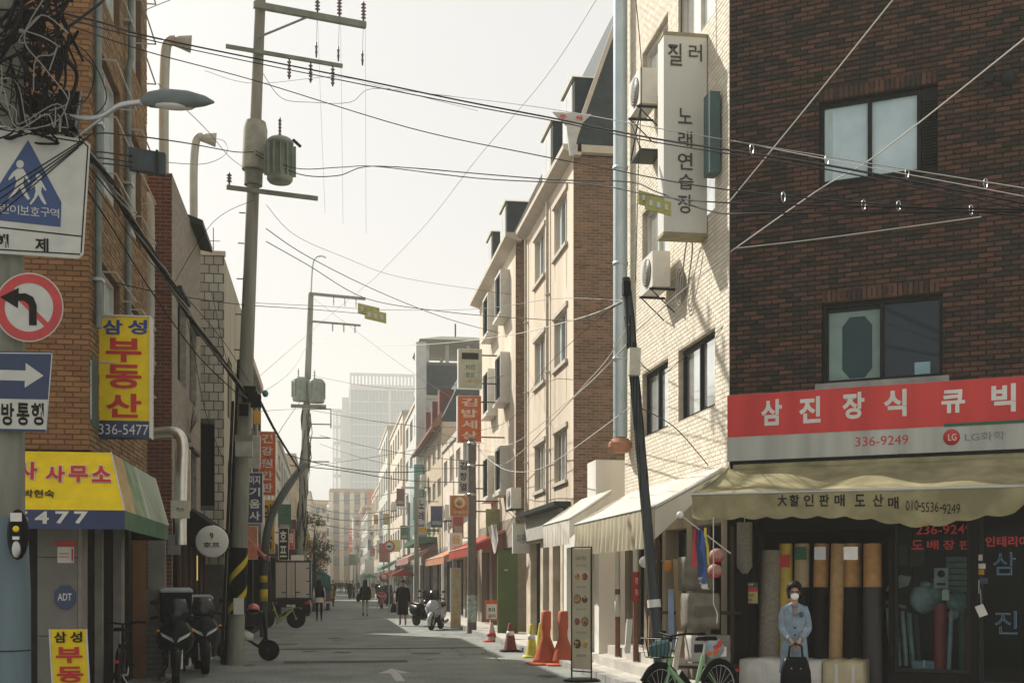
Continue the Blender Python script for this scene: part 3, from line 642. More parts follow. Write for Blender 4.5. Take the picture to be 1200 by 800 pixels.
for k in range(3):
    r = .17 + .03 * k; one('coil', cable_g, lambda b: b.tube([FR.p(18.3 + r * .8 * math.cos(a * math.pi / 8), .08 + .03 * k, 6.3 + r * 1.3 * math.sin(a * math.pi / 8)) for a in range(17)], .012, 5, False), hz)
one('loose_end', cable_g, lambda b: b.tube(smooth_pts([FR.p(18.4, .1, 6.2), FR.p(17.9, .15, 6.9), FR.p(17.7, .12, 6.75), FR.p(18.1, .1, 6.1)]), .012, 5), hz)
outdoor_unit('small air conditioner above the white square sign further along', FR, 34.2, 3.75, .9, .6)

# ------------------------------------------------------------------ awnings
def canvas(name, label, P, m, group=None, valance=None, drop=.45, scal=0, pleat=0., nu=24, vm=None, sagz=.05, cat='awning'):
    """P = back0, back1, front1, front0; a sagging cloth with a hanging valance along the front edge"""
    B0, B1, F1, F0 = map(Vector, P); t = T(name, label, cat, (B0 + B1) / 2, group=group)
    nv = 6; vs = []; fs = []
    for i in range(nu + 1):
        a = i / nu
        for j in range(nv + 1):
            q = j / nv; p = B0.lerp(B1, a).lerp(F0.lerp(F1, a), q); p.z -= sagz * math.sin(math.pi * q) * (.6 + .4 * math.sin(a * 21)) ; vs.append(p)
    for i in range(nu):
        for j in range(nv): k = i * (nv + 1) + j; fs.append((k, k + 1, k + nv + 2, k + nv + 1))
    b = MB(); b.add(vs, fs, True); b.build('canopy', m, t)
    n2 = max(nu * 4, 8); vs = []; fs = []; out = (F0 - B0); out.z = 0; out.normalize()
    for i in range(n2 + 1):
        a = i / n2; p = F0.lerp(F1, a); d = drop(a) if callable(drop) else drop
        if scal: d += scal * abs(math.sin(math.pi * a * (F1 - F0).length / .33))
        for j in range(4):
            q = j / 3; vs.append(p + out * (.004 + pleat * math.sin(a * (F1 - F0).length * 22 + .8 * math.sin(a * 40)) * q) - UP * d * q)
    for i in range(n2):
        for j in range(3): k = i * 4 + j; fs.append((k, k + 1, k + 5, k + 4))
    b = MB(); b.add(vs, fs, True); b.build('valance', vm or m, t)
    one('frame', metal_g, lambda b: (b.tube([F0 - UP * .02, F1 - UP * .02], .018, 6), b.tube([B0 - UP * .06, F0 - UP * .04], .015, 6), b.tube([B1 - UP * .06, F1 - UP * .04], .015, 6), b.tube([B0.lerp(B1, .5) - UP * .1, F0.lerp(F1, .5) - UP * .08], .015, 6)), t)
    # side cheeks
    for (X, Y) in ((B0, F0), (B1, F1)):
        one('side_flap', m, lambda b: b.poly([X, Y, Y - UP * (drop(0) if callable(drop) else drop) * .8, X.lerp(Y, .5) - UP * .3]), t)
    return t
clothw = mat('cream_canvas', (.78, .75, .67), .85, (.62, .58, .49), 1.5, trans=.3, streak=True)
clothp = mat('pleated_canvas', (.62, .56, .4), .85, (.5, .45, .33), 2, trans=.4)
clothy = mat('yellowed_canvas', (.47, .42, .24), .85, (.26, .235, .13), 2.6, trans=.35)
canvas('awning', 'cream awning with pleated fringe over the shops below the cream brick wall', (FR.p(16.5, .02, 3.3), FR.p(22.1, .02, 3.3), FR.p(22.1, 1.05, 2.72), FR.p(16.5, 1.05, 2.72)), clothw, 'shop awnings', drop=.6, pleat=.05, vm=clothp)
canvas('awning', 'plain white awning just beyond the pleated awning', (FRX(5.4).p(22.4, .02, 3.4), FRX(5.4).p(25.2, .02, 3.4), FRX(5.4).p(25.2, .85, 2.85), FRX(5.4).p(22.4, .85, 2.85)), clothw, 'shop awnings', drop=.5, pleat=.02, vm=clothw)
# shop awning over the brick front
D = 1.35
sL, _ = FF.px(811, 590, D); sR, _ = FF.px(1212, 590, D)
zT = FF.px(830, 577, D)[1]; zB = FF.px(830, 606, D)[1]
def vdrop(a): return (zT - zB) * (1 + .42 * math.exp(-((a - .70) / .14) ** 2) - (.75 if a > .95 else 0) * (a - .95) / .05)
aw = canvas('awning', 'yellowed cream canvas awning with printed lettering over the flooring shop', (FF.p(.02, .05, 3.28), FF.p(sR + .2, .05, 3.28), FF.p(sR, D, zT - .02), FF.p(sL, D, zT)), clothy, 'shop awnings', drop=vdrop, scal=.035, sagz=.1)
lt = []
for ch, u in (('大', 917), ('할', 931), ('인', 948), ('판', 966), ('매', 984), ('도', 1008), ('산', 1029), ('매', 1047)):
    s_, z_ = FF.px(u, 586 if u < 1040 else 589, D); lt.append((ch, FF.p(s_, D + .014, z_ - .0), .125, .15, .02))
lettering(aw, ink, lt, FF.U, UP)
lt = []
for ch, u, v, w_ in (('010', 1069, 592, .15), ('-', 1078, 593, .03), ('5536', 1090, 594, .2), ('-', 1103, 595, .03), ('9249', 1115, 596, .2)):
    s_, z_ = FF.px(u, v, D); lt.append((ch, FF.p(s_, D + .02, z_), w_, .12 if ch != '-' else .02, .0))
lettering(aw, ink, lt, FF.U, UP, label='hand printed phone number')
one('roller_cloth', clothy, lambda b: b.tube([FF.p(.1, .14, 3.22), FF.p(LF, .14, 3.22)], .07, 8), aw)
# projecting pipe sign: white board on street, prom
sq = T('square_sign', 'white square projecting sign with grey lettering beyond the white awning', 'sign', (4.9, 33.6, 2.9))
p0 = aty(601, 614, 33.4); p1 = aty(627, 648, 33.4)
one('sign_box', white, lambda b: b.box(p0.x, p1.x + .0, 33.4, 33.55, p1.z, p0.z), sq)
lettering(sq, flat('grey_ink', (.2, .2, .2), .6), [('미용실', ((p0.x + p1.x) / 2 - .02, 33.395, (p0.z + p1.z) / 2), .34, .26, .02)], XR, UP)
one('bracket', metal_g, lambda b: (b.tube([(p1.x, 33.47, p0.z - .1), (5.64, 33.47, p0.z - .1)], .02, 6), b.tube([(p1.x - .1, 33.47, p1.z), (5.6, 33.47, p1.z - .5)], .015, 6)), sq)
lg_ = T('fascia_board', 'blank grey fascia board under the stone ledge beside the white square sign', 'sign board', (5.5, 31, 2.9))
one('board', mat('grey_board', (.42, .41, .36), .7), lambda b: b.fb(FR, 28.2, 33.3, .06, .16, 2.75, 3.4), lg_); one('ledge', metal_d, lambda b: b.fb(FR, 27.6, 33.4, .01, .4, 3.42, 3.52), lg_)
cf = T('cloth_banner', 'slack white cloth hanging beside the green wall', 'cloth', (5.0, 35.2, 2.0))
one('cloth', mat('slack_white_cloth', (.75, .72, .68), .9, trans=.3), lambda b: [b.quad(Vector((4.85 - .12 * math.sin(i), 34.6 + i * .2, 3.3)), Vector((4.85 - .12 * math.sin(i + 1), 34.8 + i * .2, 3.3)), Vector((4.9, 34.8 + i * .2, 2.7 - .25 * math.sin(i * .6))), Vector((4.9, 34.6 + i * .2, 2.7 - .25 * math.sin(i * .6 - .6)))) for i in range(7)], cf)
gw = T('shutter_board', 'olive green shutter board standing by the doorway under the white cloth', 'shutter', (5.45, 35.6, 0))
one('panel', mat('olive_green_paint', (.08, .12, .035), .6, (.06, .09, .03), 1.5), lambda b: b.box(4.95, 5.55, 35.0, 35.12, .1, 2.55), gw)
one('handle', white, lambda b: b.box(5.15, 5.25, 34.985, 34.998, 1.95, 1.98), gw)
og = T('olive_sign', 'square olive sign with pale pattern above the red awning', 'sign', (5.0, 39.5, 3.2))
p0 = aty(570, 596, 39.5); p1 = aty(587, 634, 39.5)
one('sign_box', mat('olive_sign_board', (.32, .36, .15), .6, (.2, .24, .1), 9), lambda b: b.box(p0.x, p1.x, 39.5, 39.65, p1.z, p0.z), og)
one('bracket', metal_d, lambda b: b.box(p1.x, 5.7, 39.55, 39.6, p0.z - .2, p0.z - .15), og)
redcl = mat('red_canvas', (.45, .07, .04), .85, (.36, .05, .03), 2, trans=.3)
orcl = mat('peach_canvas', (.6, .3, .16), .85, (.5, .24, .13), 2, trans=.3)
canvas('awning', 'dark red awning over an open shop behind the street pole', (FR.p(38, .02, 3.3), FR.p(44.4, .02, 3.3), FR.p(44.4, 1.2, 2.75), FR.p(38, 1.2, 2.75)), redcl, 'shop awnings', drop=.3)
canvas('awning', 'peach orange awning beyond the dark red awning', (FR.p(45.4, .02, 3.2), FR.p(54, .02, 3.2), FR.p(54, 1.3, 2.6), FR.p(45.4, 1.3, 2.6)), orcl, 'shop awnings', drop=.3)
canvas('awning', 'teal topped awning with red and white edge near the round traffic sign', (FR.p(63, .02, 3.6), FR.p(74, .02, 3.6), FR.p(74, 1.5, 2.9), FR.p(63, 1.5, 2.9)), mat('pale_red_canvas', (.55, .3, .26), .85, trans=.3), 'shop awnings', drop=.35)
one('teal_roof', green, lambda b: b.fb(FR, 62.6, 74.2, 0, 1.0, 3.68, 3.95), [o for o in COL.objects if o.name.startswith('awning')][-1])
canvas('awning', 'small green awning far down the right pavement', (FRX(5.5).p(92, .02, 3.4), FRX(5.5).p(100, .02, 3.4), FRX(5.5).p(100, 1.5, 2.7), FRX(5.5).p(92, 1.5, 2.7)), mat('green_canvas', (.08, .25, .14), .85, trans=.3), 'shop awnings', drop=.3)
# steps at the doorways
stp = T('stone_steps', 'pale stone steps along the doorways below the pleated awning', 'steps', (5.3, 20.5, .1))
one('step', pale_conc, lambda b: b.box(4.98, 5.63, 18.3, 22.3, .1, .26), stp); one('step', pale_conc, lambda b: b.box(5.25, 5.635, 18.4, 22.2, .26, .43), stp)
for k, (y, lab) in enumerate(((19.9, 'thin brown doorway post with red warning tape nearer the leaning pole'), (21.2, 'brown and white doorway post further along the step'))):
    t = T('door_post', lab, 'post', (5.2, y, .26), group='posts under the pleated awning')
    one('post', mat('brown_post', (.22, .1, .06), .7), lambda b: b.tube([(5.2, y, .27), (5.2, y, 1.5)], .05, 10), t)
    one('upper_post', white, lambda b: b.tube([(5.2, y, 1.5), (5.2, y, 2.7)], .05, 10), t)
    if not k: one('warning_tape', red, lambda b: b.lathe((5.2, y, 1.3), [(.055, 0), (.055, .5)], 10), t); lettering(t, white, [('위험', (5.2, y - .057, 1.65), .05, .12), ('주의', (5.2, y - .057, 1.45), .05, .12)], XR, UP)
    else: one('paper_wrap', white, lambda b: b.lathe((5.2, y, 1.0), [(.056, 0), (.056, .4)], 10), t)
# doors and things in the ground floor under the pleated awning
for i, g in enumerate(gh[1:]):
    window(cb, FR, g, frame_d, gl_dark, 1, .25, .05, name='shop_door')
# ------------------------------------------------------------------ left side
XL = -3.0
lb = T('brick_corner_building', 'orange brown brick building on the left with barred windows above the estate office', 'building', (-5, 18, 0))
HL = 13.2
FLs = FLX(XL); FLc = FY(15.8)
def LW(u0, u1, ztop, h): return (yx(u0, XL), yx(u1, XL), ztop - h, ztop)
WL = [(16.5, 18.0, 9.5, 11.2), (18.7, 20.0, 9.6, 11.2), (16.5, 18.0, 6.9, 8.7), (18.7, 20.0, 7.0, 8.6), (16.5, 18.0, 4.4, 5.9), (18.7, 20.0, 4.5, 5.9)]
b = MB(); wallmesh(b, FLs, 15.8, 20.6, 3.3, HL, WL, .16); fws = b.build('street_wall', omort, lb)
bricks(fws, FLs, 15.8, 20.6, 3.3, HL, WL, .2, .0667, .012, mat('ochre_brown_brick', (.3, .2, .1), .85, (.18, .115, .06), 5, rnd=True), .012, limit=0, seed=12)
b = MB(); wallmesh(b, FLc, -9, XL, 3.3, HL, [], 0); fwc = b.build('front_wall', omort, lb)
bricks(fwc, FLc, -4.4, XL, 3.3, HL, [], .2, .0667, .012, obrick, .012, limit=300, seed=14)
b = MB(); wallmesh(b, FLc, -9, -3.62, 0, 3.3, [(-5.6, -3.75, .1, 2.6)], .3); wallmesh(b, FLX(-3.22), 15.8, 20.6, 0, 3.3, [(16.35, 17.2, .1, 2.5), (17.35, 18.6, .1, 2.5), (19.0, 20.2, .1, 2.5)], .12)
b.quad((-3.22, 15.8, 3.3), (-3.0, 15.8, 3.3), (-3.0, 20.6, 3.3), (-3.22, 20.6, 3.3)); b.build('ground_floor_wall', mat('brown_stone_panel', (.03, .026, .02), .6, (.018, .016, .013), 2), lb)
b = MB(); b.quad((-9, 15.8, 0), (-9, 20.6, 0), (-9, 20.6, HL), (-9, 15.8, HL)); b.quad((-9, 20.6, 0), (-3.0, 20.6, 0), (-3.0, 20.6, HL), (-9, 20.6, HL)); b.quad((-9, 15.8, HL), (-3, 15.8, HL), (-3, 20.6, HL), (-9, 20.6, HL)); b.build('rear_wall', obrick, lb)
for z in (3.28, 6.2, 9.0): one('floor_slab', concrete, lambda b: b.box(-8.9, -3.3, 15.95, 20.5, z, z + .1), lb)
for k, q in enumerate(WL):
    window(lb, FLs, q, frame_w, [gl_dark, gl_teal], 2, .1, .05)
    gd = 'window_guard'
    b = MB()
    n = 3
    for j in range(n): z = q[2] + .12 + j * (q[3] - q[2] - .3) / (n - 1); b.tube([FLs.p(q[0] - .1, .0, z), FLs.p(q[0] - .1, .22, z), FLs.p(q[1] + .1, .22, z), FLs.p(q[1] + .1, .0, z)], .013, 5, smooth=False)
    b.build(gd, mat('pale_guard_rail', (.5, .47, .4), .5), lb)
cy = T('balcony_enclosure', 'grey metal and glass enclosure box on the corner of the orange brick wall', 'window box', (-3.0, 16.2, 3.6))
one('casing', teal, lambda b: b.box(-3.1, -2.975, 15.85, 16.25, 3.62, 4.52), cy); one('glazing', gl_teal, lambda b: (b.box(-3.06, -3.0, 15.82, 15.845, 3.7, 4.45), b.box(-2.995, -2.98, 15.82, 15.845, 3.7, 4.45)), cy)
# tall metal window surround strips near the corner
for x_, lab in ((16.02, 'pale grey downpipe running up the corner of the orange brick wall'), (18.35, 'thin galvanised pipe between the barred windows of the brick wall')):
    t = T('drainpipe', lab, 'downpipe', FLs.p(x_, .06, 4)); one('pipe', mat('pale_teal_pipe', (.2, .24, .22), .5), lambda b: b.tube([FLs.p(x_, .07, 4.9), FLs.p(x_, .07, 9.2), FLs.p(x_ + .05, .1, 9.4), FLs.p(x_ + .05, .1, 13)], .045, 8), t)
    for z in (5.5, 7.5, 9.9, 11.5): one('clip', metal_g, lambda b: b.fb(FLs, x_ - .07, x_ + .12, .0, .13, z, z + .04), t)
# estate office corner: stone pillar, notices
pil = mat('stone_pillar', (.2, .19, .165), .7, (.15, .145, .125), 3)
for z0, z1 in ((0, .95), (.958, 1.94), (1.948, 2.6)):
    one('pillar_slab', pil, lambda b: b.box(-3.61, -3.13, 15.72, 16.1, z0, z1), lb)
one('pillar_trim', mat('pillar_trim', (.25, .235, .2), .6), lambda b: b.box(-3.125, -3.08, 15.72, 16.1, 0, 2.6), lb)
for q in ((-3.1, 17.22, 17.33), (-3.08, 18.65, 18.95)): one('door_trim', mat('pillar_trim',(.25, .235, .2)), lambda b: b.box(-3.2, q[0], q[1], q[2], 0, 2.6), lb)
ad = T('security_plaque', 'blue octagonal security plaque with white letters on the stone pillar', 'plaque', (-3.37, 15.7, 1.3))
c_ = aty(76, 699, 15.7); r_ = .135
one('plate', flat('navy_plaque', (.02, .045, .12), .4), lambda b: b.prism([(r_ * math.cos(R(22.5 + 45 * k)), r_ * 1.18 * math.sin(R(22.5 + 45 * k))) for k in range(8)], ((c_.x, 15.715, c_.z), XR, UP, (0, -.02, 0))), ad)
lettering(ad, white, [('ADT', (c_.x, 15.69, c_.z), .17, .09, .02)], XR, UP)
nt_ = T('notice', 'paper notice with red heading on the stone pillar above the blue plaque', 'notice', (-3.37, 15.71, 1.9))
c_ = aty(77, 646, 15.7)
one('sheet', white, lambda b: b.box(c_.x - .1, c_.x + .1, 15.7, 15.715, c_.z - .14, c_.z + .06), nt_)
one('heading', redink, lambda b: b.box(c_.x - .13, c_.x + .13, 15.7, 15.715, c_.z + .07, c_.z + .13), nt_)
one('print', redink, lambda b: (b.box(c_.x + .07, c_.x + .09, 15.695, 15.699, c_.z - .12, c_.z + .04), b.box(c_.x - .08, c_.x + .04, 15.695, 15.699, c_.z - .03, c_.z - .02), b.box(c_.x - .08, c_.x + .04, 15.695, 15.699, c_.z - .07, c_.z - .06)), nt_)
# office awning
ea = T('office_awning', 'yellow and navy corner awning with red lettering over the estate office', 'awning', (-3.2, 15.6, 2.3))
xa, ya_, yb_ = -2.44, 15.0, 19.0; zl, zm, zh = 2.27, 2.5, 3.27; xt, yt = -2.72, 15.72
faded = mat('faded_green_print', (.3, .36, .24), .6, (.12, .2, .1), 3.5)
P = lambda *a: Vector(a)
def lerp3(a, b_, t): return a.lerp(b_, t)
b = MB(); b.quad(P(-6.5, ya_, zm), P(xa, ya_, zm), P(xt, yt, zh), P(-6.5, yt, zh)); b.build('front_panel', yellow, ea)
b = MB(); b.quad(P(-6.5, ya_ - .003, zl), P(xa, ya_ - .003, zl), P(xa, ya_, zm), P(-6.5, ya_, zm)); b.build('navy_band', navy, ea)
yd = ya_ + 1.0
b = MB()
A0, A1, T0, T1 = P(xa, ya_, zm), P(xa, yb_, zm), P(xt, yt, zh), P(xt, 19.6, zh)
cuts = [0, .22, .45, 1]; ms_ = [mat('faded_orange_print', (.5, .36, .16), .6, (.36, .24, .1), 5), faded, mat('grey_green_print', (.33, .38, .3), .6, (.24, .3, .22), 3)]
for i in range(3):
    one('side_panel', ms_[i], lambda b: b.quad(A0.lerp(A1, cuts[i]), A0.lerp(A1, cuts[i + 1]), T0.lerp(T1, cuts[i + 1]), T0.lerp(T1, cuts[i])), ea)
one('side_band', mat('green_band', (.06, .16, .08), .6, (.04, .1, .05), 4), lambda b: b.quad(P(xa, ya_, zl), P(xa, yb_, zl), A1, A0), ea)
one('end_cap', darkwall, lambda b: (b.poly([P(xa, yb_, zl), A1, T1, P(-3.0, 19.6, zh), P(-3.0, yb_, zl)]), b.quad(T0, T1, P(-3.0, 19.6, zh), P(-3.0, yt, zh))), ea)
for q in (0, .5, 1): one('rib', frame_w, lambda b: b.tube([A0.lerp(A1, q), T0.lerp(T1, q)], .012, 4), ea)
nrm = P(0, yt - ya_, zh - zm).normalized(); 
def onf(u, v):   # on the sloping front panel
    r = Vector(ray(u, v)); n_ = Vector((0, -(zh - zm), yt - ya_)); o = P(0, ya_, zm) - Vector((0, 0, EYE)); t = n_.dot(o) / n_.dot(r)
    return Vector((0, 0, EYE)) + r * t - Vector((0, .02, 0))
k = 15.2 / FPX
its = [(c, onf(u, 555), 21 * k, 28 * k, .035) for c, u in (('중', -24), ('개', 4), ('사', 65), ('무', 92), ('소', 119))] + [('사', onf(32, 551), 22 * k, 30 * k, .035)]
nrmL = Vector((-.145, yt - ya_, zh - zm)).normalized()
lettering(ea, mat('white_halo', (.75, .6, .5), .6), [(c, p + Vector((0, .008, 0)), w_ * 1.1, h_ * 1.08, .075) for c, p, w_, h_, q in its], XR, nrmL, name='letter_outline')
lettering(ea, red, its, XR, nrmL)
lettering(ea, ink, [('박현숙', onf(46, 578), 33 * k, 13 * k, .02)], XR, nrmL, label='small black name')
lettering(ea, white, [(c, aty(u, 606, ya_ - .012), 15 * 14.9 / FPX, 14 * 14.9 / FPX, .03) for c, u in (('4', 49), ('7', 73), ('7', 95), ('5', 25), ('-', 5), ('6', -15))], XR, UP, label='white phone number')
# vertical yellow sign
ys = T('vertical_sign', 'yellow vertical sign with red and blue lettering on the orange brick corner', 'vertical sign', (-2.7, 16.4, 3.5))
p0, p1 = aty(115, 370, 16.4), aty(175, 513, 16.4)
zb_ = aty(115, 492, 16.4).z
one('sign_face', yellow, lambda b: b.box(p0.x, p1.x, 16.4, 16.62, zb_, p0.z), ys); one('number_band', navy, lambda b: b.box(p0.x, p1.x, 16.4, 16.62, p1.z, zb_ - .002), ys)
one('sign_rim', frame_w, lambda b: (b.box(p0.x - .015, p0.x - .001, 16.38, 16.64, p1.z, p0.z), b.box(p1.x + .001, p1.x + .02, 16.38, 16.64, p1.z, p0.z), b.box(p0.x - .015, p1.x + .02, 16.38, 16.64, p0.z + .001, p0.z + .02)), ys)
k = 15.85 / FPX
lettering(ys, flat('sign_blue', (.02, .06, .25), .5), [(c, aty(u, 383, 16.39), 22 * k, 17 * k, .03) for c, u in (('삼', 132), ('성', 161))], XR, UP, label='blue letters')
lettering(ys, red, [(c, aty(145, v, 16.39), 40 * k, 28 * k, .03) for c, v in (('부', 410), ('동', 441), ('산', 475))], XR, UP)
lettering(ys, white, [('336-5477', aty(145, 503, 16.39), 56 * k, 12 * k, .0)], XR, UP, label='white phone number')
one('bracket', metal_g, lambda b: (b.box(-3.0, p0.x, 16.48, 16.53, 4.9, 4.95), b.box(-3.0, p0.x, 16.48, 16.53, 3.7, 3.75)), ys)
# leaning floor sign bottom left
ab = T('floor_sign', 'yellow free standing sign with red lettering leaning by the stone pillar', 'floor sign', (-3.22, 14.6, 0), R(0))
tA = (Vector((.985, .0, -.0))); q0, q1 = aty(58, 737, 14.7), aty(101, 737, 14.7)
dn = Vector((.062, -.05, -1)).normalized()
one('panel', yellow, lambda b: b.prism([(0, 0), (q1.x - q0.x, 0), (q1.x - q0.x, 1.05), (0, 1.05)], (q0, XR, dn, (0, .03, 0))), ab)
one('frame', frame_w, lambda b: (b.tube([q0, q0 + dn * 1.05], .012, 5), b.tube([q1, q1 + dn * 1.05], .012, 5), b.tube([q0 + dn * .1 + UP * .1, q0 + Vector((.1, .45, -1.03))], .012, 5), b.tube([q1, q1 + Vector((-.05, .45, -1.03))], .012, 5)), ab)
qc = (q0 + q1) / 2 - Vector((0, .01, 0))
lettering(ab, ink, [(c, qc + XR * s_ + dn * .09, .14, .13, .03) for c, s_ in (('삼', -.09), ('성', .09))], XR, -dn, label='black letters')
lettering(ab, red, [(c, qc + dn * z_, .3, .19, .035) for c, z_ in (('부', .3), ('동', .53), ('산', .77))], XR, -dn)
# L2: narrow maroon brick flank + rough grey render
l2 = T('grey_render_building', 'rough grey rendered building with maroon brick flank behind the steel ducts', 'building', (-5, 24, 0))
X2 = -2.7; HA = 8.75
W2_ = [(22.3, 23.6, 5.3, 6.9), (24.2, 25.4, 5.2, 6.7), (22.3, 23.6, 2.9, 4.3), (24.2, 25.4, 2.7, 4.2)]
b = MB(); wallmesh(b, FLX(X2), 21.5, 26.2, 0, HA, W2_, .2); b.build('street_wall', roughgrey, l2)
fq = FY(21.5); b = MB(); wallmesh(b, fq, -6, X2, 0, HA, [], 0); f2 = b.build('flank_wall', rmort, l2)
bricks(f2, fq, -3.7, X2, 1.5, HA, [], .2, .067, .012, redbr, .01, limit=150, seed=21)
b = MB(); b.quad((-6, 21.5, 0), (-6, 26.2, 0), (-6, 26.2, HA), (-6, 21.5, HA)); b.quad((-6, 26.2, 0), (X2, 26.2, 0), (X2, 26.2, HA), (-6, 26.2, HA)); b.quad((-6, 21.5, HA), (X2, 21.5, HA), (X2, 26.2, HA), (-6, 26.2, HA)); b.build('rear_wall', roughgrey, l2)
for q in W2_: window(l2, FLX(X2), q, frame_d, [gl_dark, gl_teal], 2, .14, .05); one('window_hood', metal_d, lambda b: b.fb(FLX(X2), q[0] - .08, q[1] + .08, 0, .08, q[3] + .01, q[3] + .07), l2)
one('roof_eave', metal_d, lambda b: b.prism([(X2 - .3, HA), (X2 + .25, HA - .1), (X2 + .25, HA), (X2 - .3, HA + .2)], ((0, 24.2, 0), (1, 0, 0), (0, 0, 1), (0, 2.0, 0))), l2)
# L3 tiled
l3 = T('tiled_building', 'pale tiled building with flat top standing forward of the grey render building', 'building', (-5, 29, 0))
X3 = -2.28; HT = 8.8
W3 = [(28, 29.3, 5.4, 6.8), (30.2, 31.5, 5.4, 6.8), (28, 29.3, 3.2, 4.4)]
b = MB(); wallmesh(b, FLX(X3), 27, 32.6, 0, HT, W3, .15); b.build('street_wall', mat('pale_plaster_left', (.4, .38, .3), .85, (.3, .28, .22), 1.5, streak=True), l3)
fq = FY(27.0); b = MB(); wallmesh(b, fq, -5, X3, 0, HT, [(-2.95, X3 - .2, 3.3, 5.1)], .2); f3 = b.build('flank_wall', tmort, l3)
bricks(f3, fq, -3.6, X3, 2.0, HT, [(-2.95, X3 - .2, 3.3, 5.1)], .2, .2, .02, tile_m, .008, limit=300, name='wall_tile', seed=22)
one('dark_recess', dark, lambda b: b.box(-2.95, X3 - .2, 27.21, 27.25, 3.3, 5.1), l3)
b = MB(); b.quad((-5, 27, 0), (-5, 32.6, 0), (-5, 32.6, HT), (-5, 27, HT)); b.quad((-5, 32.6, 0), (X3, 32.6, 0), (X3, 32.6, HT), (-5, 32.6, HT)); b.quad((-5, 27, HT), (X3, 27, HT), (X3, 32.6, HT), (-5, 32.6, HT)); b.build('rear_wall', roughgrey, l3)
for q in W3: window(l3, FLX(X3), q, frame_d, gl_dark, 2, .1, .05)
one('parapet', eave, lambda b: b.box(-5, X3 + .03, 26.96, 27.1, HT, HT + .1), l3)
one('aerial', metal_d, lambda b: (b.tube([(-2.6, 28, HT), (-2.6, 28, HT + .9)], .012, 4), b.tube([(-2.75, 28, HT + .6), (-2.45, 28, HT + .6)], .008, 4)), l3)
# ducts
def duct(label, pts, r, m=silver, n=14, cap=None):
    t = T('steel_duct', label, 'duct', pts[0]); one('tube', m, lambda b: b.tube(pts, r, n), t)
    if cap: one('rain_hood', m, lambda b: b.lathe(cap[0], [(r, 0), (r * 1.25, .12), (r * 1.7, .3)], 12, cap[1]), t)
    for i in range(1, len(pts)):
        a, c = Vector(pts[i - 1]), Vector(pts[i]); L_ = (c - a).length
        if L_ < .8: continue
        for k in range(1, int(L_ / .7)): one('seam', m, lambda b: b.lathe(a + (c - a).normalized() * k * .7, [(r * 1.06, 0), (r * 1.06, .04)], n, c - a), t)
    return t
bd = mat('beige_duct', (.42, .42, .35), .55, (.33, .33, .27), 3, metal=.2)
def X(u, v, t): return at(u, v, t)
duct('tall beige flue pipe with bent hood on the roof behind the brick building', smooth_pts([X(192, 205, 21.6), X(192, 120, 21.6), X(194, 62, 21.6), X(198, 49, 21.6), X(206, 48, 21.6)], 4), .09, bd, cap=(X(204, 48, 21.6), (1, .1, -.1)))
duct('second pale flue pipe with hood further along the roof line', smooth_pts([X(227, 262, 25), X(227, 200, 25), X(229, 170, 25), X(232, 161, 25), X(238, 161, 25)], 4), .085, bd, cap=(X(236, 161, 25), (1, .1, -.1)))
duct('wide beige elbow duct between the orange brick wall and maroon flank', smooth_pts([X(160, 232, 20.9), X(168, 228, 20.9), X(175, 236, 20.9), X(177, 256, 20.9), X(177, 330, 20.9), X(177, 372, 20.9), X(177, 440, 20.9)], 4), .15, bd)
duct('shiny silver elbow duct coming out beside the yellow vertical sign', smooth_pts([X(150, 507, 17.6), X(180, 507, 17.6), X(200, 506, 17.6), X(210, 510, 17.6), X(214, 522, 17.6), X(213, 560, 17.6), X(212, 600, 17.6), X(212, 638, 17.6)], 4), .085)
pq = T('paper_plaque', 'small cream plaque fixed to the silver duct', 'plaque', X(211, 596, 17.4)); p0, p1 = aty(200, 586, 17.9), aty(222, 607, 17.9)
one('plate', mat('cream_plaque', (.5, .46, .36), .6), lambda b: b.box(p0.x, p1.x, 17.9, 17.93, p1.z, p0.z), pq); lettering(pq, ink, [('가스', ((p0.x + p1.x) / 2, 17.895, (p0.z + p1.z) / 2), .12, .06)], XR, UP)
# L2 ground floor shop things
vs_ = T('vertical_sign', 'narrow cream sign with black lettering below the grey render windows', 'vertical sign', (-2.5, 21.9, 2.7))
p0, p1 = aty(214, 540, 21.6), aty(226, 604, 21.6); one('sign_box', mat('cream_sign', (.5, .46, .36), .6), lambda b: b.box(-2.69, -2.45, 22.0, 22.12, 2.9, 4.0), vs_); lettering(vs_, ink, [(c, (-2.57, 21.995, z), .15, .2, .02) for c, z in (('미', 3.75), ('니', 3.45), ('바', 3.15))], XR, UP)
c_ = at(248, 634, 22); rs = T('round_sign', 'round white sign with dark lettering under the dark awning behind the pole', 'round sign', c_)
one('disc', white, lambda b: b.lathe(c_, [(.27, 0), (.3, .02), (.3, .1), (.27, .12)], 28, (0, 1, 0)), rs); lettering(rs, ink, [('9', c_ + Vector((0, -.01, .1)), .07, .12), ('호프', c_ + Vector((0, -.01, -.06)), .3, .09)], XR, UP)
one('arm', metal_d, lambda b: b.box(-2.75, c_.x - .2, c_.y + .04, c_.y + .08, c_.z + .1, c_.z + .14), rs)
da = T('dark_awning', 'dark brown shop canopy beneath the grey render and tiled buildings', 'awning', (-2.5, 24, 2.6))
one('canopy', mat('dark_canvas', (.014, .012, .01), .8), lambda b: b.prism([(X2, 3.1), (-1.95, 2.55), (-1.95, 2.3), (X2, 2.3)], ((0, 22.6, 0), (1, 0, 0), (0, 0, 1), (0, 4.5, 0))), da); one('trim', metal_d, lambda b: b.tube([(-1.95, 22.6, 2.3), (-1.95, 27.1, 2.3)], .03, 6), da)
ls = T('lit_sign', 'small glowing yellow sign in the dark shopfront left of the pole', 'lit sign', at(227, 665, 24)); c_ = at(227, 665, 24)
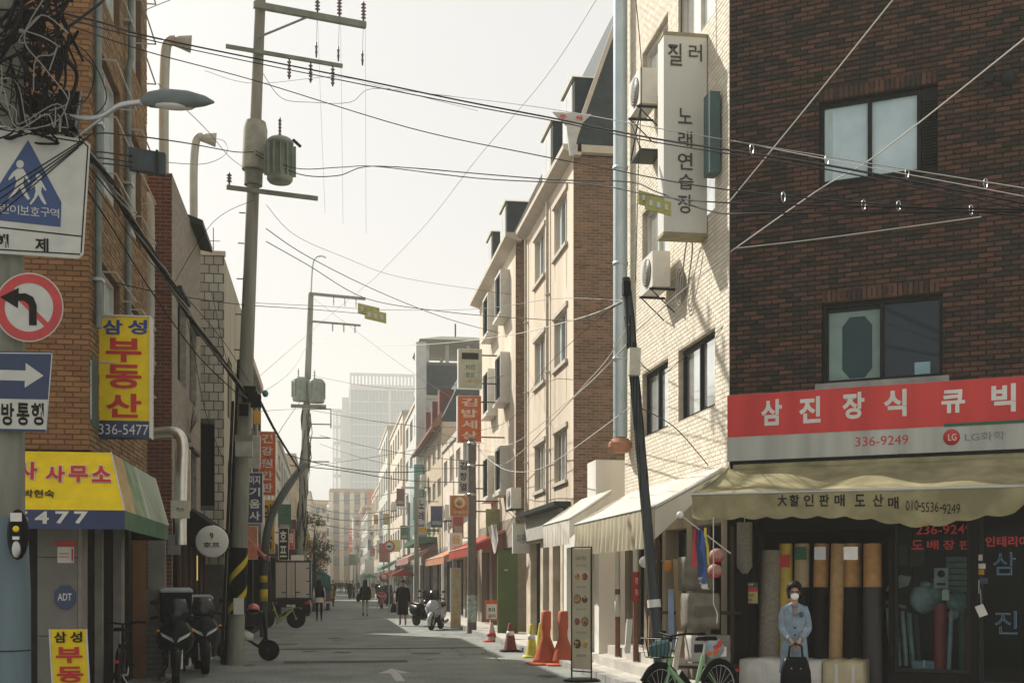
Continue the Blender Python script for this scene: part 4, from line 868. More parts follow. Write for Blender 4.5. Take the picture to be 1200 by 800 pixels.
one('box', flat('amber_lamp', (.6, .4, .1), .5, emit=((1, .62, .15), .35)), lambda b: b.box(c_.x - .07, c_.x + .07, c_.y, c_.y + .1, c_.z - .25, c_.z + .25), ls); lettering(ls, ink, [('주', c_ + Vector((0, -.01, .1)), .1, .14), ('점', c_ + Vector((0, -.01, -.1)), .1, .14)], XR, UP)
one('hanger', metal_d, lambda b: b.tube([(c_.x, c_.y + .05, c_.z + .24), (c_.x, c_.y + .05, 2.95)], .015, 5), ls)
sf = T('shopfront_screen', 'dark timber shopfront screen beneath the dark canopy', 'shopfront', (-2.65, 24, 0))
one('screen', darkwall, lambda b: b.box(-2.69, -2.62, 21.6, 26.1, .03, 2.9), sf)
for k in range(6): one('mullion', mat('orange_timber', (.09, .04, .02), .6), lambda b: b.box(-2.62, -2.58, 21.7 + k * .85, 21.76 + k * .85, .03, 2.8), sf)
one('white_panel', pil, lambda b: (b.box(-3.0, -2.72, 20.75, 20.9, 0, 2.4), b.box(-2.75, -2.55, 21.3, 21.42, 2.1, 2.45)), sf)
# L4.. further
t, F = street_building('dark green and black clad building behind the first utility pole', -1, -2.3, 33.2, 42, 8.1, mat('dark_green_clad', (.035, .05, .045), .7), 2, 3, shop_m=darkwall)
street_building('low grey shop building with red canopy behind the box truck', -1, -2.3, 43.8, 58, 6.4, greyst, 1, 4, shop_m=darkwall)
street_building('pale green building behind the second utility pole', -1, -2.5, 60.5, 80, 8.6, greenst, 2, 5)
street_building('narrow sand coloured building on the left beyond the leafy tree', -1, -2.3, 84, 104, 10.2, sandst, 3, 4)
street_building('grey block with roof tank far down the left side', -1, -2.4, 112, 140, 9.0, greyst, 2, 6)
street_building('pale pink block near the far end on the left side', -1, -2.2, 150, 200, 12.5, pinkst, 3, 8)

def sign_box(label, u0, v0, u1, v1, y, face, texts, txm, wall_x, th=.2, name='vertical_sign', side=white, cat='vertical sign', group=None):
    p0, p1 = aty(u0, v0, y), aty(u1, v1, y); t = T(name, label, cat, ((p0.x + p1.x) / 2, y, p1.z), group=group)
    one('sign_box', side, lambda b: b.box(p0.x, p1.x, y + .004, y + th, p1.z, p0.z), t)
    one('sign_face', face, lambda b: b.box(p0.x + .03, p1.x - .01, y - .01, y + .002, p1.z + .02, p0.z - .02), t)
    if wall_x is not None:
        a, c = sorted((wall_x, p1.x if wall_x > p1.x else p0.x))
        if c - a > .01: one('bracket', metal_d, lambda b: (b.box(a, c, y + th * .4, y + th * .4 + .04, p0.z - .2, p0.z - .16), b.box(a, c, y + th * .4, y + th * .4 + .04, p1.z + .16, p1.z + .2)), t)
    if texts:
        n = len(texts); h = (p0.z - p1.z - .08) / n; w_ = (p1.x - p0.x) * .66
        its = [(s, Vector(((p0.x + p1.x) / 2, y - .016, p0.z - .04 - h * (i + .5))), w_ if len(s) < 3 else w_ * 1.15, h * (.74 if len(s) < 3 else .4), .025) for i, s in enumerate(texts)]
        lettering(t, txm, its, XR, UP)
    return t
sign_box('orange red vertical sign with white lettering behind the first utility pole', 303, 505, 323, 580, 40, orange, '건강원간판', white, -2.3)
sign_box('navy blue vertical sign with white lettering right of the utility pole', 289, 553, 308, 613, 31, navy, ['미지', '기', '움', '사'], white, -2.28)
sign_box('blank white box sign above the navy blue sign', 279, 510, 305, 548, 30.2, mat('dusty_white_board', (.36, .35, .31), .6), None, None, -2.28, cat='sign')
sign_box('pink sign panel below the navy blue sign', 288, 616, 302, 655, 34, mat('salmon_board', (.6, .22, .13), .6), None, None, -2.3, cat='sign')
sign_box('yellow and orange vertical sign beside the curved pipe', 306, 585, 322, 648, 44.5, mat('amber_board', (.55, .3, .03), .6), '약국', ink, -2.3)
sign_box('dark vertical sign over the truck', 326, 618, 338, 656, 46, ink, '호프', white, -2.3)
sign_box('small red vertical sign over the white truck box', 339, 620, 345, 643, 58, red, '약', white, -2.4)
sign_box('pale roadside sign between truck and leafy tree', 341, 650, 356, 672, 61, white, None, None, -2.5, cat='sign')
rc = canvas('awning', 'bright red awning beyond the curved pipe on the left', (FLX(-2.3).p(34, .02, 3.0), FLX(-2.3).p(38, .02, 3.0), FLX(-2.3).p(38, .5, 2.4), FLX(-2.3).p(34, .5, 2.4)), redcl, 'shop awnings', drop=.15)
# right side projecting signs
sign_box('orange vertical sign with white lettering above the street pole', 536, 463, 564, 518, 38.2, orange, '김밥세상', mat('cream_letters', (.75, .62, .5), .6), 5.64, .3)
bs = sign_box('beige illuminated box sign above the orange vertical sign', 537, 408, 565, 455, 38.2, mat('pale_khaki_board', (.5, .5, .38), .6), None, None, 5.64, .3, cat='sign')
p = aty(551, 417, 38.18); lettering(bs, ink, [('■■■', p, .5, .16, .05)], XR, UP, 'dark_header') if 0 else one('dark_header', ink, lambda b: b.box(p.x - .27, p.x + .27, 38.17, 38.188, p.z - .1, p.z + .1), bs)
p = aty(551, 430, 38.18); lettering(bs, flat('teal_ink', (.1, .22, .2), .6), [('치킨', p, .3, .16), ('호프', p - UP * .25, .3, .16)], XR, UP)
p = aty(551, 446, 38.18); lettering(bs, mat('amber_ink', (.6, .4, .08), .6), [('CASINO', p, .42, .09, .02)], XR, UP, label='amber small lettering')
sign_box('grey vertical sign with black lettering beside the street pole', 537, 538, 549, 578, 40.5, mat('grey_sign_face', (.4, .41, .38), .6), '김창열', ink, 5.64)
oq = sign_box('square orange sign with round emblem beside the street pole', 527, 580, 550, 605, 39.5, mat('tan_orange_board', (.6, .24, .05), .6), None, None, 5.64, cat='sign')
p = aty(538.5, 589, 39.47); one('emblem', mat('cream_letters', (.75, .62, .5)), lambda b: (b.lathe(p, [(.17, 0), (.2, .006), (.14, .008)], 20, (0, -1, 0)),), oq)
one('emblem_centre', mat('tan_orange_board', (.6, .24, .05)), lambda b: b.lathe(p + Vector((0, -.01, 0)), [(.1, 0), (.1, .004)], 16, (0, -1, 0)), oq); lettering(oq, mat('cream_letters', (.75, .62, .5)), [('부동산', aty(539, 600, 39.47), .45, .1)], XR, UP)
fs_ = sign_box('white box sign with amber symbols over the orange awning', 527, 624, 542, 652, 46, white, ['음', '식'], mat('amber_ink', (.6, .4, .08)), 5.64, .6, cat='sign')
sign_box('tall cream banner sign standing by the shop beyond the street pole', 528, 665, 540, 736, 40, mat('cream_sign', (.5, .46, .36)), '국수전문점', mat('amber_ink', (.6, .4, .08)), None, .06, cat='banner')
sign_box('yellow edged narrow sign on the thin far pole', 489, 583, 499, 626, 62, mat('pale_lilac_board', (.4, .4, .42), .6), '노래방', ink, 5.64)
sign_box('yellow panel under the narrow far pole sign', 488, 617, 500, 624, 61.5, mat('amber_board', (.55, .3, .03)), None, None, 5.64, cat='sign')
sign_box('pale blue vertical banner sign far down the right side', 445, 599, 456, 642, 120, mat('pale_blue_board', (.3, .4, .55), .6), '학원', white, 5.3)
sign_box('dark green vertical sign far down the street', 433, 622, 440, 663, 150, green, '병원', white, 5.5)
sign_box('red vertical sign on the far crossing block', 408, 618, 417, 647, 235, red, '약국', white, None)
sign_box('pale yellow square sign near the round traffic sign', 458, 632, 469, 646, 90, mat('pale_yellow_board', (.6, .55, .2), .6), None, None, 5.3, cat='sign')

# far end of the street
def far_block(name, label, x0, x1, y, h, m, cols, rows, dep=14, gl=gl_dark, pil_m=None, pil_w=.6):
    t = T(name, label, 'building', ((x0 + x1) / 2, y + 5, 0)); one('wall', m, lambda b: b.box(x0, x1, y, y + dep, 0, h), t)
    cw = (x1 - x0) / cols; rh = (h - 4) / rows; F = FY(y)
    for r in range(rows):
        for c in range(cols): one('window', gl, lambda b: b.fb(F, x0 + (c + .2) * cw, x0 + (c + .8) * cw, -.1, .06, 4 + r * rh + .7, 4 + (r + 1) * rh - .5), t)
    if pil_m:
        for c in range(cols + 1): one('pilaster', pil_m, lambda b: b.fb(F, x0 + c * cw - pil_w / 2, x0 + c * cw + pil_w / 2, .001, .4, 0, h + .3), t)
    one('roof_edge', m, lambda b: b.fb(F, x0 - .3, x1 + .3, -.3, .5, h, h + .7), t)
    return t
far_block('crossing_building', 'brown and cream striped building closing the far end of the street', xy(388, 245), xy(437, 245), 245, 19.6, mat('hazed_brown_cladding', (.36, .27, .2), .8, (.28, .2, .15), 2), 4, 5, pil_m=mat('cream_pilaster', (.65, .58, .42), .8), pil_w=.9)  # distance haze is put into the colour: cladding brown made paler
one('orange_strip', mat('terracotta_strip', (.45, .17, .07), .8), lambda b: b.box(xy(430, 244.5), xy(437, 244.5), 244.4, 244.95, 0, 20.3), [o for o in COL.objects if o.name == 'crossing_building'][0])
far_block('low_crossing_building', 'small pale building left of the striped building at the far crossing', xy(366, 240), xy(388, 240) - .2, 240, 15.5, greyst, 3, 4)
far_block('corner_block', 'narrow dull grey block jutting into the far end of the street on the right', xy(414, 206), xy(441, 206), 206, 12.5, greyst, 3, 4, dep=8)
far_block('tan_block', 'tan block jutting out at the far left end of the street', xy(362, 212), xy(383, 212), 212, 15, sandst, 3, 5, dep=8)
far_block('slim_tower', 'slim pale tower left of the glass office tower', xy(390, 430), xy(405, 430), 430, 62, mat('pale_tower', (.5, .52, .54), .6), 3, 10, gl=gl_sky)
gt = T('glass_tower', 'large pale glass office tower hazy in the distance', 'tower', (xy(446, 420), 430, 0))
gx0, gx1 = xy(411, 420), xy(485, 420); gF = FY(420); tg = mat('tower_glass', (.3, .4, .45), .15, (.16, .25, .3), .02, ior=1.7)
one('body', tg, lambda b: b.box(gx0, gx1, 420, 455, 0, 68), gt)
tw_ = mat('tower_white', (.5, .52, .53), .6)
one('crown', tw_, lambda b: (b.box(gx0 - .4, gx1 + .4, 419.5, 455, 68, 70),), gt)
n = 18
for k in range(n + 1): x = gx0 + (gx1 - gx0) * k / n; one('mullion', tw_, lambda b: b.box(x - .07, x + .07, 419.5, 420, 0, 68), gt)
for k in range(1, 17): one('spandrel', tw_, lambda b: b.box(gx0, gx1, 419.6, 419.99, k * 4 - .22, k * 4 + .22), gt)
for k in range(n + 1): x = gx0 + (gx1 - gx0) * k / n; one('crown_fin', tw_, lambda b: b.box(x - .3, x + .3, 419.6, 421, 70, 73.2), gt)
one('crown_beam', tw_, lambda b: (b.box(gx0 - .3, gx1 + .3, 419.6, 421, 73.2, 74), b.box(gx0 - .3, gx1 + .3, 453, 454, 70, 74)), gt)
one('side_core', tw_, lambda b: b.box(gx0 - 3.0, gx0 - .45, 424, 450, 0, 66), gt)
one('centre_rib', tw_, lambda b: b.box((gx0 + gx1) / 2 + 2, (gx0 + gx1) / 2 + 3, 419.2, 420, 0, 68), gt)
# ------------------------------------------------------------------ poles
def bolt_band(par, c, z, r, m=metal_g): one('band', m, lambda b: b.lathe((c.x, c.y, z), [(r, 0), (r, .09)], 14), par)
def insulator(par, p, up=1, n=3, h=.32, r=.055):
    pr = [(.015, 0)]
    for i in range(n): z = .06 + i * (h - .08) / n; pr += [(.02, z), (r, z + .02), (.02, z + .055)]
    pr.append((.015, h)); m = flat('brown_porcelain', (.1, .07, .06), .25)
    return one('insulator', m, lambda b: b.lathe(p, pr, 10, (0, 0, up)), par)
# near lamp post with road signs
nearp = at(10, HV, 11.45); nx, ny = nearp.x, nearp.y
np_ = T('sign_post', 'thick concrete post on the left carrying road signs and a knot of cables', 'utility pole', (nx, ny, 0))
one('pole', polec, lambda b: b.tube([(nx, ny, 2.25), (nx, ny, 10)], [.15, .12], 20), np_)
one('painted_base', mat('pale_blue_wrap', (.15, .2, .22), .7, (.1, .14, .16), 3, streak=True), lambda b: b.tube([(nx, ny, 0), (nx, ny, 1.55), (nx, ny, 2.25)], [.205, .2, .17], 20), np_)
one('base_seam', metal_d, lambda b: b.lathe((nx, ny, .98), [(.206, 0), (.206, .012)], 20), np_)
cbx = T('button_box', 'black rounded meter box strapped on the post below the road signs', 'box', at(21, 626, 11.2))
c_ = at(21, 626, 11.2)
one('housing', black, lambda b: b.ell(c_, (.1, .06, .24), 12, 8), cbx)
one('label_plate', white, lambda b: b.box(c_.x - .05, c_.x + .05, c_.y - .075, c_.y - .06, c_.z + .12, c_.z + .2), cbx); one('yellow_knob', yellow, lambda b: b.ell((c_.x, c_.y - .07, c_.z + .05), (.03, .02, .03)), cbx); one('small_tag', white, lambda b: b.box(c_.x - .03, c_.x + .03, c_.y - .078, c_.y - .065, c_.z - .05, c_.z - .02), cbx); one('lens', metal_g, lambda b: b.ell((c_.x, c_.y - .06, c_.z - .14), (.04, .02, .08)), cbx)
# sign plane basis
SR = Vector((.970, .241, 0)).normalized(); SN = Vector((SR.y, -SR.x, 0))   # SN faces the camera
def sgn(u, v, t=11.1, d=0):
    o = Vector((nx, ny, 0)) + SN * (.22 + d); r = Vector(ray(u, v)); r2 = Vector((r.x, r.y, 0)); tt = SN.dot(o) / SN.dot(r2); return Vector((0, 0, EYE)) + r * tt
def spoly(b, pts, d, th=.0):
    P_ = [sgn(u, v, d=d) for u, v in pts]
    if th: Q = [p - SN * th for p in P_]; n = len(P_); b.add(P_ + Q, [list(range(n)), list(range(n, 2 * n))[::-1]] + [(i, n + i, n + (i + 1) % n, (i + 1) % n) for i in range(n)])
    else: b.poly(P_)
sbf = mat('sign_reflective', (.5, .5, .45), .45, (.42, .42, .38), 5)
s1_ = T('school_zone_sign', 'white road sign with blue triangle of two walking figures struck through', 'road sign', sgn(33, 300))
one('panel', sbf, lambda b: spoly(b, [(-42, 140), (100, 164), (106, 170), (98, 298), (92, 303), (-42, 294)], 0, .02), s1_)
def sline(b, p, q, w_, d):
    (a, c), (e, f) = p, q; L_ = math.hypot(e - a, f - c); nx_, ny_ = -(f - c) / L_ * w_ / 2, (e - a) / L_ * w_ / 2
    spoly(b, [(a + nx_, c + ny_), (e + nx_, f + ny_), (e - nx_, f - ny_), (a - nx_, c - ny_)], d)
one('border', ink, lambda b: (sline(b, (-40, 145), (98, 167), 1.6, .003), sline(b, (98, 167), (103, 172), 1.6, .003), sline(b, (103, 171), (95, 296), 1.6, .003), sline(b, (-40, 290), (94, 298), 1.6, .003), sline(b, (-40, 262), (96, 277), 1.6, .0032)), s1_)
one('blue_house', flat('road_sign_blue', (.015, .05, .16), .4), lambda b: spoly(b, [(33, 164), (72, 237), (71, 266), (-12, 257), (-11, 232)], .003), s1_)
fig = lambda ox, oy, k: [(ox + x * k, oy + y * k) for x, y in ((-2, 8), (3, 8), (6, 13), (9, 19), (8, 20), (4, 15), (3, 21), (6, 28), (9, 34), (7, 35), (3, 30), (0, 24), (-4, 30), (-8, 35), (-10, 34), (-5, 27), (-3, 20), (-4, 14), (-9, 18), (-10, 17), (-6, 11))]
def figure(b, ox, oy, k):
    spoly(b, fig(ox, oy, k), .006); spoly(b, [(ox + .5 + 3.4 * k * math.cos(a * .7), oy + 4 * k + 3.6 * k * math.sin(a * .7)) for a in range(9)], .006)
one('pictogram', sbf, lambda b: (figure(b, 23, 187, 1.35), figure(b, 45, 203, 1.05)), s1_)
one('strike_bars', ink, lambda b: [sline(b, (100 - 6 * k + 10, 164 + 5.5 * k - 8), (-14 + 2 * k, 221 + 8 * k + 12), 1.5, .009) for k in range(4)], s1_)
pk = 11.1 / FPX
lettering(s1_, sbf, [(c, sgn(u, 247 + (u - 33) * .09, d=.006), 10 * pk, 11 * pk, .0) for c, u in zip('어린이보호구역', (-6, 5, 17, 29, 41, 53, 64))], SR, UP)
lettering(s1_, ink, [('해', sgn(2, 282, d=.004), 15 * pk, 17 * pk, .03), ('제', sgn(49, 287, d=.004), 15 * pk, 17 * pk, .03)], SR, UP, label='black letters')
s2_ = T('no_left_turn_sign', 'round no left turn sign with red ring and black bent arrow', 'road sign', sgn(33, 400))
def disc(b, cu, cv, r0, r1, d, th=0, n=40):
    o = [(cu + r1 * math.cos(2 * math.pi * k / n), cv + (r1) * math.sin(2 * math.pi * k / n)) for k in range(n)]
    if r0 == 0: spoly(b, o, d, th); return
    i = [(cu + r0 * math.cos(2 * math.pi * k / n), cv + (r0) * math.sin(2 * math.pi * k / n)) for k in range(n)]
    for k in range(n): spoly(b, [o[k], o[(k + 1) % n], i[(k + 1) % n], i[k]], d)
one('disc', sbf, lambda b: disc(b, 34, 360, 0, 40.5, 0, .015), s2_)
rr = mat('road_sign_red', (.5, .035, .03), .4)
one('red_ring', rr, lambda b: disc(b, 34, 360, 28.5, 39, .003), s2_); one('red_slash', rr, lambda b: sline(b, (14, 340), (55, 381), 6, .0032), s2_)
one('arrow', ink, lambda b: (spoly(b, [(34, 381), (43, 381), (43, 358), (39, 348), (30, 343.5), (20, 344), (20, 352), (28, 352.5), (33, 356), (34, 360)], .006), spoly(b, [(0, 348), (22, 337), (21, 361)], .006)), s2_)
s3_ = T('one_way_sign', 'blue one way sign with white arrow and lettered strip under it', 'road sign', sgn(25, 505))
one('panel', flat('road_sign_blue2', (.012, .03, .085), .4), lambda b: spoly(b, [(-60, 411), (60, 412), (62, 415), (55, 504), (52, 506), (-60, 503)], 0, .015), s3_)
one('edge', sbf, lambda b: (sline(b, (-58, 413), (60, 414), 1.2, .003), sline(b, (61, 414), (54, 504), 1.2, .003)), s3_)
one('arrow', sbf, lambda b: spoly(b, [(-40, 432), (30, 434), (30, 425), (51, 440), (29, 454), (29, 446), (-40, 444)], .003), s3_)
one('text_strip', sbf, lambda b: spoly(b, [(-56, 466), (57, 468), (54, 503), (-56, 501)], .003), s3_)
lettering(s3_, ink, [(c, sgn(u, 485, d=.006), 14 * pk, 27 * pk, .03) for c, u in (('일', -9), ('방', 9), ('통', 27), ('행', 44))], SR, UP)
for q, lab in (((33, 290), 0), ((33, 360), 0), ((30, 460), 0)):
    a = sgn(q[0] - 15, q[1], d=-.02); one('sign_bracket', metal_g, lambda b: b.obox(a + SN * -.05, SR * .2, SN * .03, UP * .03), np_)
# street lamp on the post
sl1 = T('street_lamp', 'street lamp with grey teardrop head on a bent arm from the left post', 'street lamp', at(70, 137, 11.3))
tl = 11.5
one('arm', metal_g, lambda b: b.tube(smooth_pts([at(14, 137, tl), at(70, 136, tl), at(100, 139, tl), at(120, 136, tl), at(140, 124, tl), at(165, 120, tl)], 4), .028, 8), sl1)
one('strut', metal_g, lambda b: (b.tube([at(20, 215, tl), at(100, 153, tl), at(135, 127, tl)], .014, 6), b.tube([at(70, 137, tl), at(69, 162, tl)], .02, 6)), sl1)
hd = [at(166, 119, tl), at(176, 117, tl), at(195, 116, tl), at(220, 117, tl), at(240, 118.5, tl), at(251, 120, tl)]
one('head', mat('blue_grey_enamel', (.12, .15, .15), .4), lambda b: b.tube(hd, [.03, .075, .095, .085, .05, .01], 14), sl1)
one('lens', flat('lamp_lens', (.5, .5, .45), .2), lambda b: b.ell(at(205, 124.5, tl), (.2, .07, .035), 12, 6), sl1)
# first utility pole
def pole_axis(ub, vb, t, ut, vt, lean_t=0):
    a = at(ub, vb, t); a.z = 0; q = at(ut, vt, t + lean_t); return a, q
A1_, Q1 = pole_axis(275, 778, 23.6, 305, 5)
P1 = lambda z: A1_.lerp(Q1, z / Q1.z)
u1 = T('utility_pole', 'tall concrete utility pole on the left with two crossarms and a transformer', 'utility pole', (A1_.x, A1_.y, 0))
one('shaft', polec, lambda b: b.tube([P1(0), P1(5), P1(10), P1(14.3)], [.17, .145, .115, .095], 18), u1)
wrap_y = flat('warning_yellow', (.5, .38, .02), .6)
one('black_lower_band', black, lambda b: b.tube([P1(1.0), P1(2.3)], [.174, .17], 18), u1)
def hel(b, r, z0, z1, w_, turns, ph):
    n = 40
    for i in range(n):
        a, c = i / n, (i + 1) / n; f = lambda q, dz: P1(z0 + (z1 - z0) * q + dz) + Vector((math.cos(ph + turns * 2 * math.pi * q), math.sin(ph + turns * 2 * math.pi * q), 0)) * r
        b.quad(f(a, -w_ / 2), f(c, -w_ / 2), f(c, w_ / 2), f(a, w_ / 2))
one('warning_stripe', wrap_y, lambda b: (hel(b, .18, .95, 1.5, .16, .5, -math.pi), hel(b, .18, 1.55, 2.15, .16, .5, -math.pi), ), u1)
one('notice', white, lambda b: (b.obox(P1(1.15) + Vector((.05, -.2, 0)), (.1, 0, 0), (0, .004, 0), (0, 0, .16)),), u1)
adir = Vector((1, .25, 0)).normalized(); 
def crossarm(par, c, l0, l1, s=.05, m=metal_g, d=adir): return one('crossarm', m, lambda b: b.obox(c + d * ((l0 + l1) / 2), d * ((l1 - l0) / 2), Vector((-d.y, d.x, 0)) * s * .8, UP * s), par)
off = Vector((0, -.16, 0))
olive = mat('olive_grey_metal', (.2, .22, .17), .6, (.14, .15, .12), 5)
ca = crossarm(u1, P1(12.92) + off, -.12, 2.15, .06, olive); cb_ = crossarm(u1, P1(12.02) + off, -.62, 1.7, .035, olive); cc_ = crossarm(u1, P1(9.3) + off, -.5, 1.3, .04, olive)
one('crossarm_brace', olive, lambda b: b.tube([P1(12.3) + off, P1(12.9) + off + adir * 1.0], .022, 6), u1)
for s_ in (1.15, 1.6, 2.1): insulator(u1, P1(12.98) + off + adir * s_, 1, 5, .42)
for s_ in (.62, 1.05, 1.5): insulator(u1, P1(12.0) + off + adir * s_, -1, 5, .42, .045)
for s_ in (1.15, 1.6, 2.1): insulator(u1, P1(12.4) + off + adir * s_, -1, 2, .3, .03)
insulator(u1, P1(9.34) + off + adir * -.45, 1, 3, .25)
one('drop_wire', cable_g, lambda b: [b.tube([P1(12.9) + off + adir * s_, P1(12.1) + off + adir * s_], .005, 4) for s_ in (1.15, 1.6, 2.1)], u1)
tr1 = T('pole_transformer', 'grey green drum transformer bolted to the first utility pole', 'transformer', at(328, 215, 23.4))
cyl_m = mat('grey_green_enamel', (.24, .28, .23), .5, (.17, .2, .165), 4)
c_ = at(328, 214, 23.3)
one('tank', cyl_m, lambda b: b.lathe(c_, [(.21, 0), (.25, .05), (.25, .74), (.265, .74), (.265, .8), (.19, .86)], 20), tr1)
for k in range(7): a = R(200 + k * 25); one('cooling_fin', cyl_m, lambda b: b.obox(c_ + Vector((math.cos(a) * .28, math.sin(a) * .28, .4)), Vector((math.cos(a), math.sin(a), 0)) * .035, Vector((-math.sin(a), math.cos(a), 0)) * .008, UP * .3), tr1)
insulator(tr1, c_ + Vector((0, 0, .85)), 1, 5, .42, .035); one('bushing', metal_d, lambda b: b.tube([c_ + Vector((.25, 0, .85)), c_ + Vector((.4, 0, .72))], .03, 8), tr1)
one('mounting_collar', mat('pale_collar', (.34, .34, .27), .7), lambda b: b.tube([P1(9.75), P1(10.55), P1(10.7)], [.235, .235, .2], 18), tr1)
one('mounting_arm', metal_d, lambda b: (b.obox(P1(10.3) + Vector((.27, 0, 0)), (.12, 0, 0), (0, .05, 0), (0, 0, .06)), b.obox(P1(9.9) + Vector((.27, 0, 0)), (.12, 0, 0), (0, .05, 0), (0, 0, .05))), tr1)
one('lower_clamp', olive, lambda b: b.tube([P1(9.45), P1(9.72)], .18, 14), tr1)
for z in (8.9, 8.3, 7.6, 6.9, 6.2): one('step_bolt', metal_d, lambda b: b.tube([P1(z) + Vector((-.13, 0, 0)), P1(z) + Vector((-.25, 0, 0))], .012, 5), u1)
one('conduit', black, lambda b: b.tube([P1(0) + Vector((-.19, -.05, 0)), P1(4) + Vector((-.17, -.05, 0)), P1(6) + Vector((-.15, -.05, 0))], .025, 8), u1)
one('side_conduit', metal_d, lambda b: b.tube([P1(0) + Vector((-.26, .1, 0)), P1(5.2) + Vector((-.24, .1, 0))], .03, 8), u1)
jb = T('junction_box', 'pale metal box on the first utility pole above the navy sign', 'box', at(285, 525, 23.2)); c_ = at(286, 523, 23.2); one('box', mat('dusty_white_board', (.36, .35, .31)), lambda b: b.box(c_.x - .16, c_.x + .16, c_.y - .1, c_.y + .1, c_.z - .2, c_.z + .2), jb); one('lid', olive, lambda b: b.box(c_.x - .17, c_.x + .17, c_.y - .11, c_.y - .101, c_.z + .1, c_.z + .21), jb)
kt = T('cable_splice', 'cluster of dark splice boxes where the cable bundle meets the first pole', 'splice box', P1(5.4)); 
for (du, dv, s_) in ((2, 462, .13), (10, 470, .1), (-4, 480, .09)): q = at(290 + du, dv, 23.3); one('splice_case', black, lambda b: b.obox(q, (s_, 0, 0), (0, .06, 0), (0, 0, s_ * 1.2)), kt)
one('green_lamp', flat('green_lamp', (.02, .2, .14), .3), lambda b: b.ell(at(311, 461, 23.2), (.06, .06, .07)), kt); one('amber_box', mat('amber_board', (.55, .3, .03)), lambda b: b.obox(at(301, 489, 23.2), (.06, 0, 0), (0, .05, 0), (0, 0, .13)), kt)
# second utility pole
A2_, Q2 = pole_axis(350, 717, 62, 365, 330); P2 = lambda z: A2_.lerp(Q2, z / Q2.z)
u2 = T('utility_pole', 'distant utility pole with twin transformers and ladder brackets left of the tower', 'utility pole', (A2_.x, A2_.y, 0))
one('shaft', polec, lambda b: b.tube([P2(0), P2(7), P2(16.5)], [.25, .21, .14], 12), u2)
one('lamp_arm', metal_g, lambda b: b.tube(smooth_pts([P2(16.3), at(366, 316, 62), at(369, 303, 62), at(376, 300, 62), at(382, 302, 62)], 4), .04, 6), u2)
crossarm(u2, P2(at(360, 345, 62).z) + off, -.1, 2.9, .07, olive); crossarm(u2, P2(at(360, 377, 62).z) + off, -.1, 2.7, .05, olive)
for s_ in (1.3, 1.9, 2.5): insulator(u2, P2(at(360, 377, 62).z) + off + adir * (s_ - .1), -1, 3, .45); insulator(u2, P2(at(360, 345, 62).z) + off + adir * (s_ - .1), -1, 2, .5, .04)
for k, (uu, vv) in enumerate(((352, 470), (371, 472))):
    c_ = at(uu, vv, 61.7); tt = T('pole_transformer', ('left of the paired transformers on the distant pole', 'right hand box shaped transformer on the distant pole')[k], 'transformer', c_)
    one('tank', cyl_m, lambda b: b.lathe(c_, [(.37, 0), (.41, .07), (.41, 1.1), (.3, 1.22)], 14), tt); insulator(tt, c_ + Vector((-.1, 0, 1.2)), 1, 3, .5, .06)
    for q in range(5): a = R(200 + q * 35); one('cooling_fin', cyl_m, lambda b: b.obox(c_ + Vector((math.cos(a) * .44, math.sin(a) * .44, .6)), Vector((math.cos(a), math.sin(a), 0)) * .04, Vector((-math.sin(a), math.cos(a), 0)) * .012, UP * .42), tt)
zp = at(358, 474, 61.7).z; one('platform', olive, lambda b: b.obox(P2(zp) + Vector((.1, -.1, -.05)), (.9, 0, 0), (0, .2, 0), (0, 0, .07)), u2)
for v in (478, 496, 512, 540): z = at(358, v, 61.7).z; one('bracket_rung', olive, lambda b: b.obox(P2(z) + Vector((.65, -.1, 0)), (.62, 0, 0), (0, .03, 0), (0, 0, .03)), u2)
one('bracket_post', olive, lambda b: b.obox((P2(at(358, 478, 61.7).z) + P2(at(358, 500, 61.7).z)) / 2 + Vector((1.27, -.1, 0)), (.03, 0, 0), (0, .03, 0), (0, 0, .5)), u2)
# cable clutter round its waist
b = MB(); rg = random.Random(3)
for i in range(38):
    z = rg.uniform(3, 9.5); a = rg.uniform(0, 6.28); dr = rg.uniform(-.25, .25); rr0 = rg.uniform(.2, .34); pts = [P2(z + k * .3) + Vector((math.cos(a + k * dr) * rr0 * (1 - .12 * abs(k - 2)), math.sin(a + k * dr) * .24, 0)) for k in range(5)]; b.tube(pts, rg.uniform(.02, .04), 4)
o = b.build('cable_clutter', cable_m, u2); o['kind'] = 'stuff'
# leaning pole at right
A3_ = at(777, 800, 15.6); A3_.z = 0; Q3 = at(734, 332, 16); P3 = lambda z: A3_.lerp(Q3, z / Q3.z)
u3 = T('utility_pole', 'dark leaning steel pole wrapped in cables in front of the cream brick wall', 'utility pole', A3_)
one('shaft', mat('dark_steel_pole', (.06, .07, .07), .6, (.035, .04, .04), 5, streak=True), lambda b: b.tube([P3(0), P3(3), P3(5.7)], [.075, .066, .055], 12), u3)
b = MB()
for i in range(9):
    a0 = i * .7; b.tube([P3(2.3 + k * .36) + Vector((math.cos(a0 + k * .5) * .06, math.sin(a0 + k * .5) * .055, 0)) for k in range(10 - i % 3)], .011, 5)
o = b.build('taped_cable', cable_m, u3); o['kind'] = 'stuff'
one('cable_box', mat('cream_meter_box', (.55, .52, .42), .6), lambda b: b.obox(at(743, 424, 15.8), (.075, 0, 0), (0, .06, 0), (.005, 0, .18)), u3)
one('top_cap', black, lambda b: b.obox(at(734, 338, 15.95), (.05, 0, 0), (0, .05, 0), (0, 0, .09)), u3)
one('grey_sleeve', metal_g, lambda b: b.tube([P3(.9), P3(2.5)], .1, 12), u3) if 0 else None
one('wall_tape', white, lambda b: b.tube([P3(1.3), P3(1.4)], .088, 12), u3)
